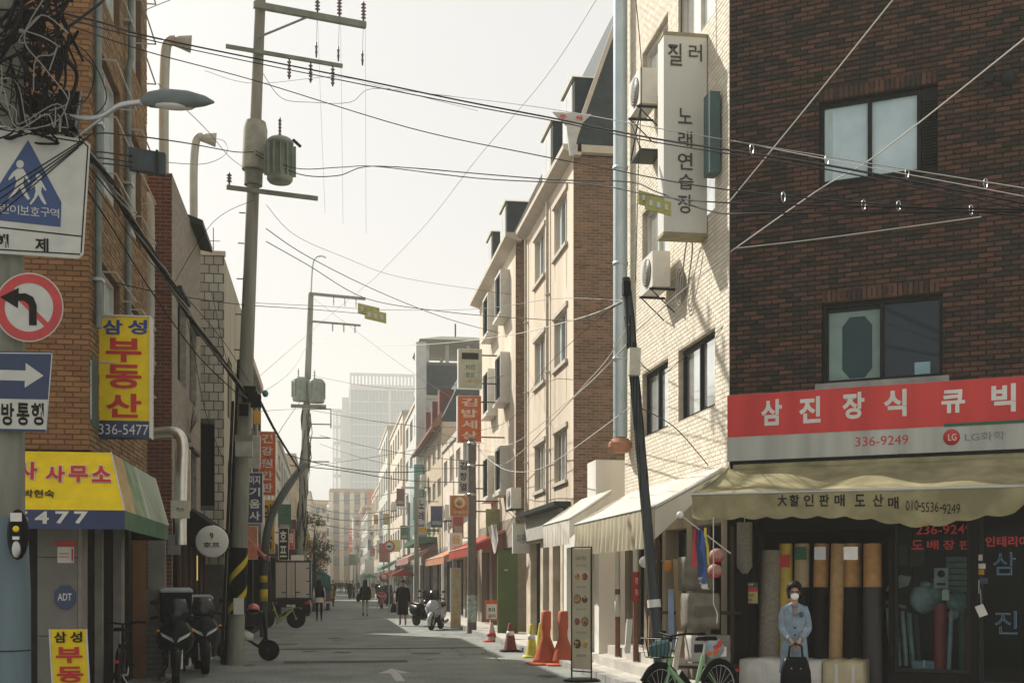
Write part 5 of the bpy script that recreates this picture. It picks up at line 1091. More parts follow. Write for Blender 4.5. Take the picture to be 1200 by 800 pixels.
# street pole with banner signs
A4 = at(553, 741, 37.5); A4.z = 0
u4 = T('utility_pole', 'slim grey street pole standing below the orange vertical sign', 'utility pole', A4)
one('shaft', mat('warm_grey_pole', (.16, .14, .12), .7), lambda b: b.tube([A4, A4 + UP * 6.1], [.15, .12], 14), u4)
one('base_poster', mat('torn_poster', (.4, .5, .45), .8, (.2, .22, .2), 12), lambda b: b.tube([A4 + UP * .35, A4 + UP * 1.2], .155, 14), u4)
for z in (4.3, 5.2, 5.9): bolt_band(u4, A4, z, .14)
A5 = at(488, 716, 60); A5.z = 0; u5 = T('utility_pole', 'thin pole far along the right pavement near the teal bay', 'utility pole', A5)
one('shaft', polec, lambda b: b.tube([A5, A5 + UP * 6.8], [.14, .1], 10), u5); crossarm(u5, A5 + UP * 6.3, -.8, .4, .05)
A6 = at(462, 705, 95); A6.z = 0
for k, (uu, tt, hh, lab) in enumerate(((418, 170, 8, 'slim lamp pole in the middle distance before the striped building'), (479, 82, 7, 'grey pole beside the pale tower block'))):
    a = at(uu, HV, tt); a.z = 0; t = T('utility_pole', lab, 'utility pole', a); one('shaft', polec, lambda b: b.tube([a, a + UP * hh], [.13, .1], 8), t); crossarm(t, a + UP * (hh - .4), -.8, .8, .06)
# bent pipe
bp = T('curved_pole', 'dark curved pipe arching from the kerb toward the second pole', 'curved pole', at(309, 745, 35))
pts = [at(309, 745, 35), at(309, 700, 35), at(310, 660, 35), at(312, 630, 35), at(318, 605, 35.5), at(328, 585, 36), at(342, 563, 37), at(354, 548, 38), at(357, 545, 38.3)]; pts[0].z = 0
one('tube', mat('dark_green_pipe', (.04, .055, .055), .5), lambda b: b.tube(smooth_pts(pts, 4), .115, 10), bp)
one('yellow_wrap', wrap_y, lambda b: (b.lathe((pts[1].x, pts[1].y, 1.05), [(.125, 0), (.125, .35)], 12), b.lathe((pts[1].x, pts[1].y, 1.6), [(.125, 0), (.125, .2)], 12)), bp)
# round traffic sign on the far right
A7 = at(456, 722, 62); A7.z = 0
rt = T('traffic_sign', 'round red ringed traffic sign on a thin pole beside the teal topped awning', 'road sign', A7); one('pole', metal_g, lambda b: b.tube([A7, A7 + UP * 3.8], .035, 8), rt)
c_ = at(456, 640, 62) + Vector((0, -.06, 0)); one('disc', sbf, lambda b: b.lathe(c_, [(.3, 0), (.3, .02)], 24, (0, -1, 0)), rt); one('red_ring', rr, lambda b: [b.quad(*(c_ + Vector((math.cos(x) * r, -.03, math.sin(x) * r)) for x, r in ((k * .2618, .3), ((k + 1) * .2618, .3), ((k + 1) * .2618, .22), (k * .2618, .22)))) for k in range(24)], rt)
one('arrow', ink, lambda b: b.box(c_.x - .1, c_.x + .1, c_.y - .032, c_.y - .028, c_.z - .04, c_.z + .04), rt)
c_ = at(450, 676, 62); c_.y = A7.y - .06; one('lower_disc', rr, lambda b: b.lathe(c_ , [(.24, 0), (.24, .02)], 24, (0, -1, 0)), rt); one('lower_face', sbf, lambda b: b.lathe(c_ + Vector((0, -.021, 0)), [(.15, 0), (.15, .004)], 20, (0, -1, 0)), rt)
one('lower_arm', metal_g, lambda b: b.box(min(c_.x, A7.x), max(c_.x, A7.x), A7.y - .02, A7.y + .02, c_.z - .02, c_.z + .02), rt)
# hanging notice plates on wires
fn = T('funnel_sign', 'funnel shaped white plate with red lettering hung on the overhead cables', 'hanging sign', at(670, 160, 19))
def fpl(pts, th=.03): return [(at(u, v, 19)) for u, v in pts]
one('plate', mat('dusty_plate', (.58, .56, .5), .5), lambda b: (b.add(fpl([(648, 131), (693, 134), (679, 147), (673, 182), (668, 182), (664, 147)]) + [p + Vector((0, .04, 0)) for p in fpl([(648, 131), (693, 134), (679, 147), (673, 182), (668, 182), (664, 147)])], [(0, 1, 2, 5), (2, 3, 4, 5), (6, 11, 8, 7), (8, 11, 10, 9)] + [(i, 6 + i, 6 + (i + 1) % 6, (i + 1) % 6) for i in range(6)])), fn)
lettering(fn, redink, [('주', at(660, 137, 18.97), .12, .07, .03), ('목', at(679, 138.5, 18.97), .12, .07, .03)], XR, UP)
yo = mat('olive_yellow_plate', (.42, .4, .13), .5, (.3, .29, .09), 5)
def slatplate(label, uv, t, n):
    tt = T('cable_plate', label, 'hanging plate', at(uv[0], uv[1], t)); 
    for k in range(n): c = at(uv[0] + (k % 2) * 8 - 4, uv[1] + (k // 2 if n > 2 else k) * 6 - 3, t); one('plate', yo, lambda b: b.obox(c, Vector((1, .1, -.18)) * uv[2] * .5, (0, .02, 0), UP * uv[2] * .24), tt); one('plate_print', sbf, lambda b: [b.obox(c + Vector((1, .1, -.18)) * uv[2] * q + Vector((0, -.03, 0)), (uv[2] * .07, 0, 0), (0, .004, 0), (0, 0, uv[2] * .1)) for q in (-.3, 0, .3)], tt)
    return tt
slatplate('pair of yellow olive plates clipped to a cable right of the distant pole', (436, 367, .72), 40, 2)
slatplate('yellow olive plate clipped to cables beside the tall white vertical sign', (767, 238, .38), 16.5, 2)
# ------------------------------------------------------------------ cables
NC = [0]
def cable(pts, r, label, m=cable_m, n=6, grp='overhead cables'):
    P_ = smooth_pts([at(*p) if not isinstance(p, Vector) else p for p in pts], 6); o = one('overhead_cable', m, lambda b: b.tube(P_, r, n)); tag(o, label, 'cable', grp); NC[0] += 1; return o
cable([(40, 8, 11.4), (120, 27, 13), (170, 42, 15), (290, 67, 18), (420, 93, 18), (540, 118, 17), (650, 139, 16), (770, 163, 14.5), (960, 192, 12.5), (1210, 240, 10.5)], .012, 'thick black cable sweeping from the left post past the funnel sign to the upper window')
cable([(40, 12, 11.4), (170, 46, 15), (290, 72, 18), (540, 122, 17), (650, 142, 16), (770, 167, 14.5), (960, 197, 12.5), (1210, 247, 10.5)], .008, 'thin black cable strapped just below the thick black cable')
cable([(60, 22, 11.4), (170, 60, 15), (300, 95, 19), (480, 150, 19), (620, 180, 17), (700, 195, 16), (850, 222, 14), (1210, 254, 11)], .008, 'dark cable dipping from the left post past the first transformer to the right edge')
cable([(298, 176, 23.4), (345, 197, 23), (400, 196, 23), (440, 195, 22), (560, 209, 19), (690, 216, 16.5), (760, 228, 15), (860, 238, 13), (1210, 246, 11)], .008, 'black cable leaving the first transformer toward the funnel plate and cream wall')
cable([(298, 180, 23.4), (350, 204, 23), (395, 206, 23), (425, 196, 22.5), (470, 196, 21), (640, 210, 17.5), (735, 213, 16), (770, 225, 15.2), (835, 248, 14), (900, 250, 13), (1210, 248, 11)], .009, 'looping black cable that swings below the transformer and up again')
cable([(308, 86, 23.6), (330, 115, 23.5), (365, 120, 23.2), (410, 120, 22.5), (437, 104, 22), (520, 112, 20), (640, 127, 17), (780, 152, 14.5), (960, 182, 12.8), (1210, 222, 10.6)], .006, 'thin grey cable looped at the first crossarm then crossing above the thick pair', cable_g)
cable([(240, 83, 18), (300, 98, 20), (390, 90, 24), (440, 100, 22), (560, 130, 19)], .004, 'fine grey wire below the lower crossarm', cable_g)
cable([(312, 268, 23.5), (360, 300, 26), (440, 340, 30), (520, 372, 33), (585, 390, 36)], .009, 'cable descending from the first pole toward the bay window building')
cable([(312, 283, 23.5), (360, 310, 26), (430, 350, 30), (520, 365, 30), (600, 372, 28), (680, 375, 24), (728, 355, 16.1)], .009, 'cable sagging from the first pole over the street to the leaning pole')
cable([(300, 355, 23.6), (385, 359, 28), (450, 363, 30), (560, 362, 28), (650, 350, 24), (730, 352, 16.1)], .006, 'level thin cable behind the yellow plates', cable_g)
cable([(130, 330, 16), (200, 345, 18), (285, 357, 23.4), (360, 362, 30), (430, 368, 36)], .008, 'dark cable running from the orange brick building past the first pole')
cable([(730, 352, 16), (700, 366, 18), (660, 378, 21), (600, 392, 26), (520, 402, 34), (450, 405, 45), (366, 402, 62)], .008, 'pale cable from the leaning pole head to the distant pole', cable_w)
cable([(738, 400, 15.9), (700, 440, 19), (670, 468, 23), (640, 500, 28), (610, 530, 33), (585, 545, 36), (565, 530, 37), (556, 516, 37.4)], .012, 'pale cable drooping from the leaning pole to the street pole', cable_w)
cable([(737, 380, 15.9), (712, 420, 18.5), (690, 445, 21), (660, 475, 25), (600, 520, 32), (558, 518, 37)], .008, 'thin pale cable beside the drooping pale cable', cable_w)
cable([(558, 520, 37.4), (575, 540, 36), (600, 552, 33), (640, 546, 28), (748, 470, 15.9)], .008, 'second pale cable rising from the street pole to the leaning pole', cable_w)
cable([(855, 236, 16.9), (950, 120, 15.2), (1048, -2, 14)], .009, 'straight cream guy rope rising from the brick corner to the top edge', cable_w)
cable([(856, 295, 16.9), (960, 222, 15.5), (1030, 180, 14.8), (1210, 38, 13)], .009, 'straight cream guy rope crossing in front of the upper window', cable_w)
cable([(738, 395, 15.9), (800, 340, 16.5), (855, 297, 16.95)], .008, 'pale cord from the leaning pole up to the brick corner', cable_w)
cable([(352, 548, 60), (420, 538, 55), (480, 528, 48), (556, 512, 38)], .01, 'far cable crossing below the glass tower roof')
cable([(363, 480, 62), (430, 492, 46), (490, 500, 42), (553, 520, 37.6)], .012, 'dark cable from the distant pole to the street pole head')
cable([(375, 510, 61.7), (440, 525, 46), (500, 535, 42), (553, 540, 37.6)], .012, 'dark cable one step below on the same span')
cable([(375, 520, 61.7), (430, 538, 47), (490, 548, 43), (553, 548, 37.6)], .01, 'third dark cable across the glass tower')
cable([(340, 545, 38.3), (400, 551, 42), (470, 562, 44), (540, 565, 39.5)], .016, 'heavy dark cable from the curved pipe across to the street pole')
cable([(372, 478, 61), (330, 480, 40), (300, 482, 30), (290, 480, 23.5)], .008, 'pale cable between the first and second utility poles', cable_w)
cable([(300, 460, 23.4), (320, 500, 27), (338, 530, 33), (352, 552, 38)], .03, 'thick dark cable dropping from the first pole to the curved pipe')
cable([(285, 462, 23.4), (315, 455, 30), (345, 430, 42), (362, 400, 62)], .006, 'thin grey cable climbing to the distant transformers', cable_g)
for k, (u0, u1_, v1_) in enumerate(((372, 381, 250), (399, 402, 262), (428, 429, 274))):
    cable([(u0, 17, 23.8), ((u0 + u1_) / 2, 140, 24), (u1_, v1_, 24.2)], .0035, ('leftmost', 'middle', 'rightmost')[k] + ' of three fine vertical wires under the top crossarm', cable_g, 4)
cable([(700, -2, 15), (640, 90, 17), (560, 185, 20), (500, 262, 24), (440, 325, 30)], .004, 'fine diagonal wire crossing the open sky', cable_g, 4)
cable([(440, 325, 30), (380, 375, 38), (305, 440, 24)], .004, 'fine diagonal wire lower down behind the distant pole', cable_g, 4)
cable([(185, 98, 14), (240, 150, 17), (270, 185, 20), (292, 200, 23.4)], .005, 'thin cable from the lamp head region to the first transformer', cable_g)
cable([(150, 158, 12.5), (220, 168, 17), (275, 178, 22), (298, 178, 23.4)], .009, 'dark service cable entering the first transformer from the left')
cable([(190, 190, 15.2), (240, 192, 18), (265, 180, 20), (262, 165, 20.5), (240, 162, 19)], .005, 'loose grey loop behind the dark splice enclosure', cable_g)
cable([(860, 165, 16), (960, 185, 14), (1110, 213, 12), (1210, 232, 11)], .005, 'thin grey messenger wire with hangers over the brick front', cable_g)
cable([(1180, 20, 13), (1205, 60, 12)], .004, 'short wire at the top right corner', cable_g) if 0 else None
rg = random.Random(44)
for k in range(12):
    t0 = 62 + k * 11; v0 = 600 - 900 / (k + 9) + rg.uniform(-14, 14); xs = yx_ = None
    pl = Vector((-2.1, t0, 0)); pr = Vector((5.3, t0 + rg.uniform(-8, 8), 0)); zc = rg.uniform(5.5, 8.5); cable(sag((pl.x, pl.y, zc), (pr.x, pr.y, zc + rg.uniform(-1, 1)), rg.uniform(.3, .8), 6), .03, ('first', 'second', 'third', 'fourth', 'fifth', 'sixth', 'seventh', 'eighth', 'ninth', 'tenth', 'eleventh', 'farthest')[k] + ' cable strung across the far street, counted from the curved pipe', (cable_m, cable_g)[k % 2], 4)
wc = [FF.p(FF.px(u, v, .03)[0], .03, FF.px(u, v, .03)[1]) for u, v in ((860, 291), (950, 281), (1040, 269), (1150, 254))]
cable(wc, .008, 'pinkish cord clipped along the dark brick wall between the two windows', cable_w)
ex = [([(62, 150, 11.6), (120, 215, 13.5), (175, 290, 16), (230, 380, 19.5), (286, 455, 23.3)], .008, 'loose black cable running above the twisted bundle on the left'),
([(80, 190, 11.8), (130, 265, 14), (180, 345, 17), (235, 420, 20), (288, 470, 23.3)], .01, 'loose black cable hanging below the twisted bundle on the left'),
([(100, 200, 12), (170, 300, 16), (215, 345, 18.5), (262, 400, 21.5), (292, 448, 23.4)], .006, 'thin wire weaving close beside the twisted bundle'),
([(205, 320, 21.8), (225, 400, 22), (240, 480, 22.5), (262, 540, 23)], .006, 'thin wire dropping down the grey render wall'),
([(238, 300, 27), (252, 360, 26), (268, 430, 25), (290, 470, 23.4)], .006, 'thin wire from the tiled roof edge down to the first pole'),
([(312, 240, 23.5), (345, 275, 26), (400, 300, 30), (470, 325, 33), (600, 345, 33)], .005, 'fine wire crossing the sky from the first pole to the bay window eaves'),
([(170, 12, 15), (205, -2, 17)], .005, 'short fine wire slanting over the roof at the top left'),
([(296, 235, 23.4), (250, 260, 20), (205, 330, 20.6)], .005, 'slack wire from the lower crossarm back to the grey render wall'),
([(352, 470, 61.5), (325, 510, 45), (306, 560, 35), (300, 600, 30)], .012, 'dark wire falling from the distant transformers behind the orange sign'),
([(366, 440, 62), (430, 452, 50), (500, 455, 44), (590, 440, 37)], .008, 'long thin wire level with the top of the glass tower'),
([(368, 350, 62), (460, 420, 50), (535, 470, 40)], .006, 'fine wire sloping from the distant crossarm to the beige box sign'),
([(560, 505, 37.5), (600, 490, 36), (640, 430, 30), (735, 345, 16)], .006, 'thin wire rising steeply across the plaster building to the leaning pole'),
([(745, 475, 16), (790, 500, 17.5), (830, 545, 17.3)], .007, 'dark wire sagging from the leaning pole to the awning corner'),
([(738, 410, 16), (770, 440, 18), (800, 420, 18.5), (850, 380, 17.2)], .006, 'thin wire looping over the paired windows'),
([(745, -2, 18), (752, 90, 19), (748, 200, 20), (745, 330, 20.5)], .007, 'vertical wire clipped down the cream brick wall beside the duct'),
([(-5, 75, 11), (60, 45, 11.3), (110, 10, 12), (125, -3, 12.4)], .014, 'heavy black cable rising to the top edge from the left post'),
([(60, 130, 11.5), (100, 118, 12.5), (110, 80, 12.6), (80, 60, 12), (58, 90, 11.6)], .007, 'open loop of cable hanging in front of the orange brick wall'),
([(70, 100, 11.6), (95, 140, 12), (125, 115, 12.6), (100, 60, 12.5), (60, 50, 11.6)], .006, 'second larger loop of cable beside the street lamp arm')]
for p_, r_, l_ in ex: cable(p_, r_, l_)
# hangers on messenger wires
for k, (u, v) in enumerate(((881, 175), (969, 188), (1063, 203), (1155, 215), (918, 231), (1012, 240), (1053, 241), (1138, 246))):
    c = at(u, v, 12.6); o = one('cable_hanger', metal_g, lambda b: b.tube([c + Vector((math.cos(a * .785) * .022, 0, math.sin(a * .785) * .055)) for a in range(9)], .005, 4, False)); tag(o, 'small wire ring hanger over the dark brick wall, ' + ('left of the window', 'in front of the window', 'near the louvre', 'high at the right edge', 'lowest on the left', 'under the sill', 'just right of the sill one', 'low at the right')[k], 'cable hanger', 'cable hangers over the brick wall')
# thick twisted bundle from the post to the first pole
bt = T('cable_bundle', 'thick twisted bundle of black cables sloping from the left post to the first pole', 'cable bundle', at(60, 120, 11.5))
base = smooth_pts([at(50, 105, 11.5), at(105, 180, 12.8), at(150, 250, 14.5), at(195, 325, 17), at(240, 395, 20), at(290, 465, 23.3)], 10)
for k in range(7):
    one('strand', cable_m if k % 3 else cable_g, lambda b: b.tube([p + Vector((math.cos(i * .35 + k * .9), .5 * math.sin(i * .5 + k), math.sin(i * .35 + k * .9))) * (.035 + .015 * math.sin(i * .8 + k)) for i, p in enumerate(base)], .014, 5), bt)
sp = T('splice_case', 'dark rectangular splice enclosure hung on cables beside the maroon flank', 'splice box', at(172, 190, 15)); c_ = at(173, 190, 15)
one('case', mat('slate_enclosure', (.06, .075, .078), .6), lambda b: b.obox(c_, Vector((.215, .05, -.01)), (0, .06, 0), (0, 0, .135)), sp); one('strap', metal_d, lambda b: (b.obox(c_ + Vector((-.12, -.02, 0)), (.015, 0, 0), (0, .065, 0), (0, 0, .14)), b.obox(c_ + Vector((.12, .0, 0)), (.015, 0, 0), (0, .065, 0), (0, 0, .14))), sp)
for k, (v0, v1) in enumerate(((150, 160), (172, 183), (183, 190), (195, 196))):
    cable([(60, v0, 11.5), (95, v0 + 8 - k * 4, 12.4), (125, v1 - 4, 13.6), (155, v1, 14.9)], .009, ('top', 'second', 'third', 'lowest')[k] + ' of four black tails feeding the dark splice enclosure')
# knot at the post head
b = MB(); rg = random.Random(11)
for i in range(140):
    u, v, t = rg.uniform(-30, 72), rg.uniform(-20, 150), rg.uniform(11.1, 11.9)
    pts = [at(u, v, t)]
    for k in range(rg.choice((3, 4, 5))): u += rg.gauss(3, 26); v += rg.gauss(8, 30); u = min(u, 66 + 34 * rg.random() ** 2); v = min(v, 150 + 20 * rg.random()); pts.append(at(u, v, t + rg.uniform(-.15, .15)))
    b.tube(smooth_pts(pts, 5), rg.choice((.006, .009, .012, .02)), 5)
o = b.build('cable_tangle', cable_m); tag(o, 'dense tangle of black cables knotted round the head of the left post', 'cable tangle', kind='stuff')
b = MB()
for i in range(9):
    u, v, t = rg.uniform(-20, 60), rg.uniform(-10, 120), rg.uniform(10.9, 11.2); pts = [at(u, v, t)]
    for k in range(4): u += rg.gauss(10, 20); v += rg.gauss(10, 22); u = min(u, 80); v = min(v, 150); pts.append(at(u, v, t))
    b.tube(smooth_pts(pts, 5), .006, 5)
o = b.build('pale_cable_tangle', cable_g); tag(o, 'thin pale wires looped over the black cable tangle on the left post', 'cable tangle', kind='stuff')
for k, (u, v, s_) in enumerate(((15, 60, .2), (40, 30, .16), (10, 110, .22), (45, 125, .13))):
    c = at(u, v, 11.6); o = one('splice_case', black, lambda b: b.ell(c, (s_ * .7, s_ * .6, s_), 10, 8)); tag(o, ('largest upper', 'topmost right', 'lowest left', 'smallest lower right')[k] + ' black splice case inside the cable tangle', 'splice box', 'splice cases in the cable tangle')
one('awning_box', darkwall, lambda b: b.box(0, 0, 0, 0, 0, 0)) if 0 else None
sb = T('speaker_box', 'dark angled box under the street lamp arm beside the brick wall', 'box', at(78, 130, 12.2)); c_ = at(80, 132, 12.4); one('box', black, lambda b: b.obox(c_, (.1, .02, 0), (0, .1, 0), (.03, 0, .19)), sb); one('edge', metal_g, lambda b: b.obox(c_ + Vector((.12, -.1, 0)), (.006, 0, 0), (0, .006, 0), (.03, 0, .19)), sb)
# ------------------------------------------------------------------ people
skin = flat('skin', (.42, .24, .17), .6, var=.08)
shoe = flat('black_shoe', (.02, .02, .02), .5)
def skinned(verts, edges, rad, root=0, sub=1):
    me = bpy.data.meshes.new('body'); me.from_pydata(verts, edges, []); o = bpy.data.objects.new('body', me); COL.objects.link(o)
    md = o.modifiers.new('s', 'SKIN'); md.use_smooth_shade = True; md.branch_smoothing = .3
    for i, r in enumerate(rad):
        q = me.skin_vertices[0].data[i]; q.radius = r if isinstance(r, tuple) else (r, r); q.use_root = i == root
    m2 = o.modifiers.new('u', 'SUBSURF'); m2.levels = sub
    dg = bpy.context.evaluated_depsgraph_get(); ev = o.evaluated_get(dg); out = bpy.data.meshes.new_from_object(ev, depsgraph=dg)
    bpy.data.objects.remove(o); bpy.data.meshes.remove(me); return out
def ring(c, rx, ry, n=20, ph=0, wob=0, sd=0):
    return [Vector((c[0] + rx * math.cos(2 * math.pi * j / n) * (1 + wob * math.sin(j * 3 + sd)), c[1] + ry * math.sin(2 * math.pi * j / n) * (1 + wob * math.sin(j * 3 + sd)), c[2])) for j in range(n)]
def person(label, loc, rz, H=1.68, coat=None, hem=.55, legs=None, hair=None, stride=.22, arms='walk', hairlen=0, flare=1.15, bag=None, backpack=None, mask=None, skirt=False, group=None, scarf=None, hood=None, legw=1., inner=None):
    t = T('person', label, 'person', loc, rz, group); k = H / 1.7
    V = []; E_ = []; Rd = []
    def v(p, r, par=None):
        V.append(tuple(c * k for c in p)); Rd.append(tuple(q * k for q in r) if isinstance(r, tuple) else r * k)
        if par is not None: E_.append((par, len(V) - 1))
        return len(V) - 1
    pel = v((0, 0, .93), (.125, .1)); sp1 = v((0, .005, 1.12), (.11, .09), pel); ch = v((0, .01, 1.3), (.13, .1), sp1)
    nk = v((0, .012, 1.44), .05, ch); nk2 = v((0, .0, 1.5), .048, nk); h1 = v((0, -.012, 1.565), (.062, .075), nk2); h2 = v((0, -.005, 1.63), (.07, .085), h1)
    v((0, .0, 1.675), (.045, .06), h2)
    hands = []
    for s in (-1, 1):
        st = stride * s * (1 if s else 1)
        sh = v((s * .15, .01, 1.385), .052, ch)
        if arms == 'clasp': el = v((s * .175, -.03, 1.13), .042, sh); wr = v((s * .065, -.19, .965), .027, el); hd = v((s * .03, -.215, .9), (.022, .036), wr); fd = Vector((-s * .3, -.3, -.9))
        elif arms == 'bike': el = v((s * .2, -.12, 1.15), .042, sh); wr = v((s * .2, -.38, 1.1), .027, el); hd = v((s * .2, -.45, 1.08), (.036, .022), wr); fd = Vector((0, -.9, -.3))
        elif arms == 'pocket': el = v((s * .25, .05, 1.12), .042, sh); wr = v((s * .19, -.07, .93), .027, el); hd = v((s * .17, -.1, .88), (.022, .036), wr); fd = Vector((0, -.4, -.9))
        else: el = v((s * .215, .03 + s * stride * .25, 1.12), .042, sh); wr = v((s * .23, -.04 + s * stride * .5, .89), .027, el); hd = v((s * .235, -.06 + s * stride * .5, .82), (.022, .036), wr); fd = Vector((0, -.25, -1))
        fd.normalize(); side = Vector((0, 1, 0)) if abs(fd.y) < .6 else Vector((1, 0, 0)); P_ = Vector(V[hd]) / k
        for f, (o_, L1, L2) in enumerate(((-.03, .038, .028), (-.01, .044, .032), (.01, .042, .03), (.029, .033, .024))):
            a = P_ + side * o_ + fd * (.03 + L1); c = a + (fd + Vector((-s * .5, 0, 0))).normalized() * L2
            f1 = v(tuple(a), .0085, hd); v(tuple(c), .0075, f1)
        a = P_ - side * .045 + fd * .012; f1 = v(tuple(a), .011, hd); v(tuple(a + fd * .035 - side * .008), .009, f1)
        hands.append(P_)
        hp = v((s * .085, 0, .86), .085 * legw, pel); kn = v((s * .09, -.02 - st * .55, .49), .054 * legw, hp); an = v((s * .09, .03 - st * 1.25, .1 + max(0, -st) * .25), .036, kn)
        v((s * .095, -.13 - st * 1.25, .035 + max(0, -st) * .05), (.034, .028), an)
    me = skinned(V, E_, Rd)
    lm = legs or flat('black_trousers', (.006, .006, .007), .8); tm = inner or coat
    for m in (skin, lm, shoe, tm): me.materials.append(m)
    for p in me.polygons:
        c = p.center / k; p.use_smooth = True
        if c.z < .11 or (c.z < .16 and c.y < -.05): p.material_index = 2
        elif c.z < .95 and abs(c.x) < .17 and not (c.z > .72 and c.y < -.12 and arms == 'clasp') and not (skirt and c.z < .42): p.material_index = 1
        elif c.z < 1.43 and abs(c.x) < .2 and c.y > -.14 and c.z > .95: p.material_index = 3
    body = link('body', me, t)
    # coat: a lofted shell with sleeves
    b = MB(); n = 24
    prof = [(1.455, .062, .058, .012), (1.435, .1, .075, .012), (1.405, .178, .09, .01), (1.35, .198, .115, .005), (1.25, .19, .122, 0), (1.1, .168, .118, 0), (.97, .172 , .13, 0)]
    if hem < .95:
        m_ = 5
        for i in range(1, m_ + 1): q = i / m_; z = .97 - (.97 - hem) * q; prof.append((z, .178 * (1 + (flare - 1) * q) + .01 * q, .135 * (1 + (flare - 1) * q) + stride * .28 * q, 0))
    if arms == 'clasp': prof = [(z, rx * (.88 if z > 1 else .93), ry, cy) for z, rx, ry, cy in prof]
    rings = [ring((0, cy * k, z * k), rx * k, ry * k, n, wob=.0 if i < 3 else .035, sd=i * .5) for i, (z, rx, ry, cy) in enumerate(prof)]
    b.loft(rings, True, False)
    for s in (-1, 1):
        if arms == 'clasp': sl = [(s * .115, .01, 1.39), (s * .152, -.0, 1.3), (s * .172 + .008, -.03, 1.13), (s * .135, -.1, 1.04), (s * .07, -.18, .975)]
        elif arms == 'bike': sl = [(s * .145, .01, 1.395), (s * .195, -.04, 1.28), (s * .2, -.12, 1.15), (s * .2, -.37, 1.1)]
        elif arms == 'pocket': sl = [(s * .145, .01, 1.395), (s * .22, .03, 1.28), (s * .25, .05, 1.12), (s * .2, -.05, .95)]
        else: sl = [(s * .145, .01, 1.395), (s * .195, .015, 1.3), (s * .22, .03 + s * stride * .25, 1.12), (s * .232, -.03 + s * stride * .47, .91)]
        rr_ = [.06, .068, .056, .05, .046][:len(sl)]
        sp_ = smooth_pts([Vector(p) * k for p in sl], 4); nn = len(sp_); b.tube(sp_, [k * (rr_[0] + (rr_[-1] - rr_[0]) * i / (nn - 1)) * (1 + .04 * math.sin(i * 1.7)) for i in range(nn)], 12)
    cm = b.build('coat', coat, t, False)
    if inner or scarf:
        one('lapel', flat('coat_lining', (.2, .27, .33), .8), lambda b: [b.add([Vector((s * .012, -.122, 1.12)) * k, Vector((s * .03, -.13, 1.3)) * k, Vector((s * .085, -.118, 1.36)) * k, Vector((s * .055, -.08, 1.44)) * k, Vector((s * .03, -.1, 1.38)) * k], [(0, 1, 2, 3, 4)]) for s in (-1, 1)], cm, False)  # lapels in a blue close to the coat's own
        one('neck_scarf', scarf, lambda b: (b.ell(Vector((0, -.055, 1.42)) * k, (.06 * k, .055 * k, .035 * k)), b.ell(Vector((0, -.105, 1.33)) * k, (.034 * k, .03 * k, .07 * k))), t, False)
        one('button', black, lambda b: [b.ell(Vector((.0, -.128, z)) * k, (.011, .006, .011), 8, 6) for z in (1.12, 1.02)], cm, False)
        one('brooch', flat('dark_flower', (.05, .07, .1), .6), lambda b: b.ell(Vector((.085, -.128, 1.3)) * k, (.028, .015, .032), 8, 6, jit=.2), t, False)
    if arms != 'clasp' or True:
        pass
    hc = hair or flat('black_hair', (.012, .01, .009), .5); hz_ = Vector((0, .012, 1.635)) * k
    b = MB(); n = 18; nv = 9
    for i in range(nv + 1):
        pass
    def hairp(b):
        rows_ = []
        for i in range(8):
            th = (i + .02) / 7 * R(100 if hairlen < 2 else 105); row = []
            for j in range(n):
                q = 2 * math.pi * j / n; front = max(0, -math.sin(q)); th2 = th * (1 - .38 * front)
                r = (.106, .118, .124) if hairlen == 1 else (.1, .116, .122) if hairlen else (.083, .1, .1)
                w_ = 1 + (.07 if hairlen == 1 else .03) * math.sin(j * 2.3 + i * 1.9)
                row.append(hz_ + Vector((r[0] * math.sin(th2) * math.cos(q) * w_, r[1] * math.sin(th2) * math.sin(q) * w_, r[2] * math.cos(th2) * w_)) * k)
            rows_.append(row)
        if hairlen:
            L_ = (0, .1, .2)[hairlen]; last = rows_[-1]; ex = []
            for m2_ in range(1, 4): ex.append([p + Vector((p.x * (-.06 if hairlen == 1 else .05) * m2_, 0, -L_ * k * m2_ / 3 * (1 if math.sin(2 * math.pi * j / n) > -.45 else .05))) for j, p in enumerate(last)])
            rows_ += ex
        b.loft(rows_, True, False)
    ho = one('hair', hc, hairp, t, False)
    if mask:
        one('face_mask', mask, lambda b: b.ell(Vector((0, -.062, 1.545)) * k, (.056 * k, .045 * k, .05 * k), 14, 10), t, False)
        one('sunglasses', flat('tinted_lens', (.05, .025, .02), .15), lambda b: ([b.ell(Vector((s * .03, -.083, 1.605)) * k, (.02, .012, .014), 10, 6) for s in (-1, 1)], b.box(-.012, .012, -.097 * k, -.09 * k, 1.605 * k, 1.61 * k)), t, False)
    else:
        one('eye', ink, lambda b: [b.ell(Vector((s * .028, -.083, 1.6)) * k, (.011, .008, .007), 8, 6) for s in (-1, 1)], t, False)
        one('mouth', flat('lips', (.3, .12, .1), .5), lambda b: b.ell(Vector((0, -.08, 1.545)) * k, (.02, .01, .006), 8, 6), t, False)
    one('ear', skin, lambda b: [b.ell(Vector((s * .072, .005, 1.59)) * k, (.012, .02, .028), 8, 6) for s in (-1, 1)], t, False)
    if hood: one('hood', coat, lambda b: b.ell(Vector((0, .09, 1.44)) * k, (.13, .08, .09), 12, 8), t, False)
    if backpack: bb = backpack; one('backpack_strap', bb, lambda b: [b.tube([Vector((s * .1, .12, 1.1)) * k, Vector((s * .11, .06, 1.43)) * k, Vector((s * .1, -.12, 1.3)) * k], .018, 5) for s in (-1, 1)], t, False)
    t['_k'] = k
    return t, hands, k
def drop_props(t): del t['_k']
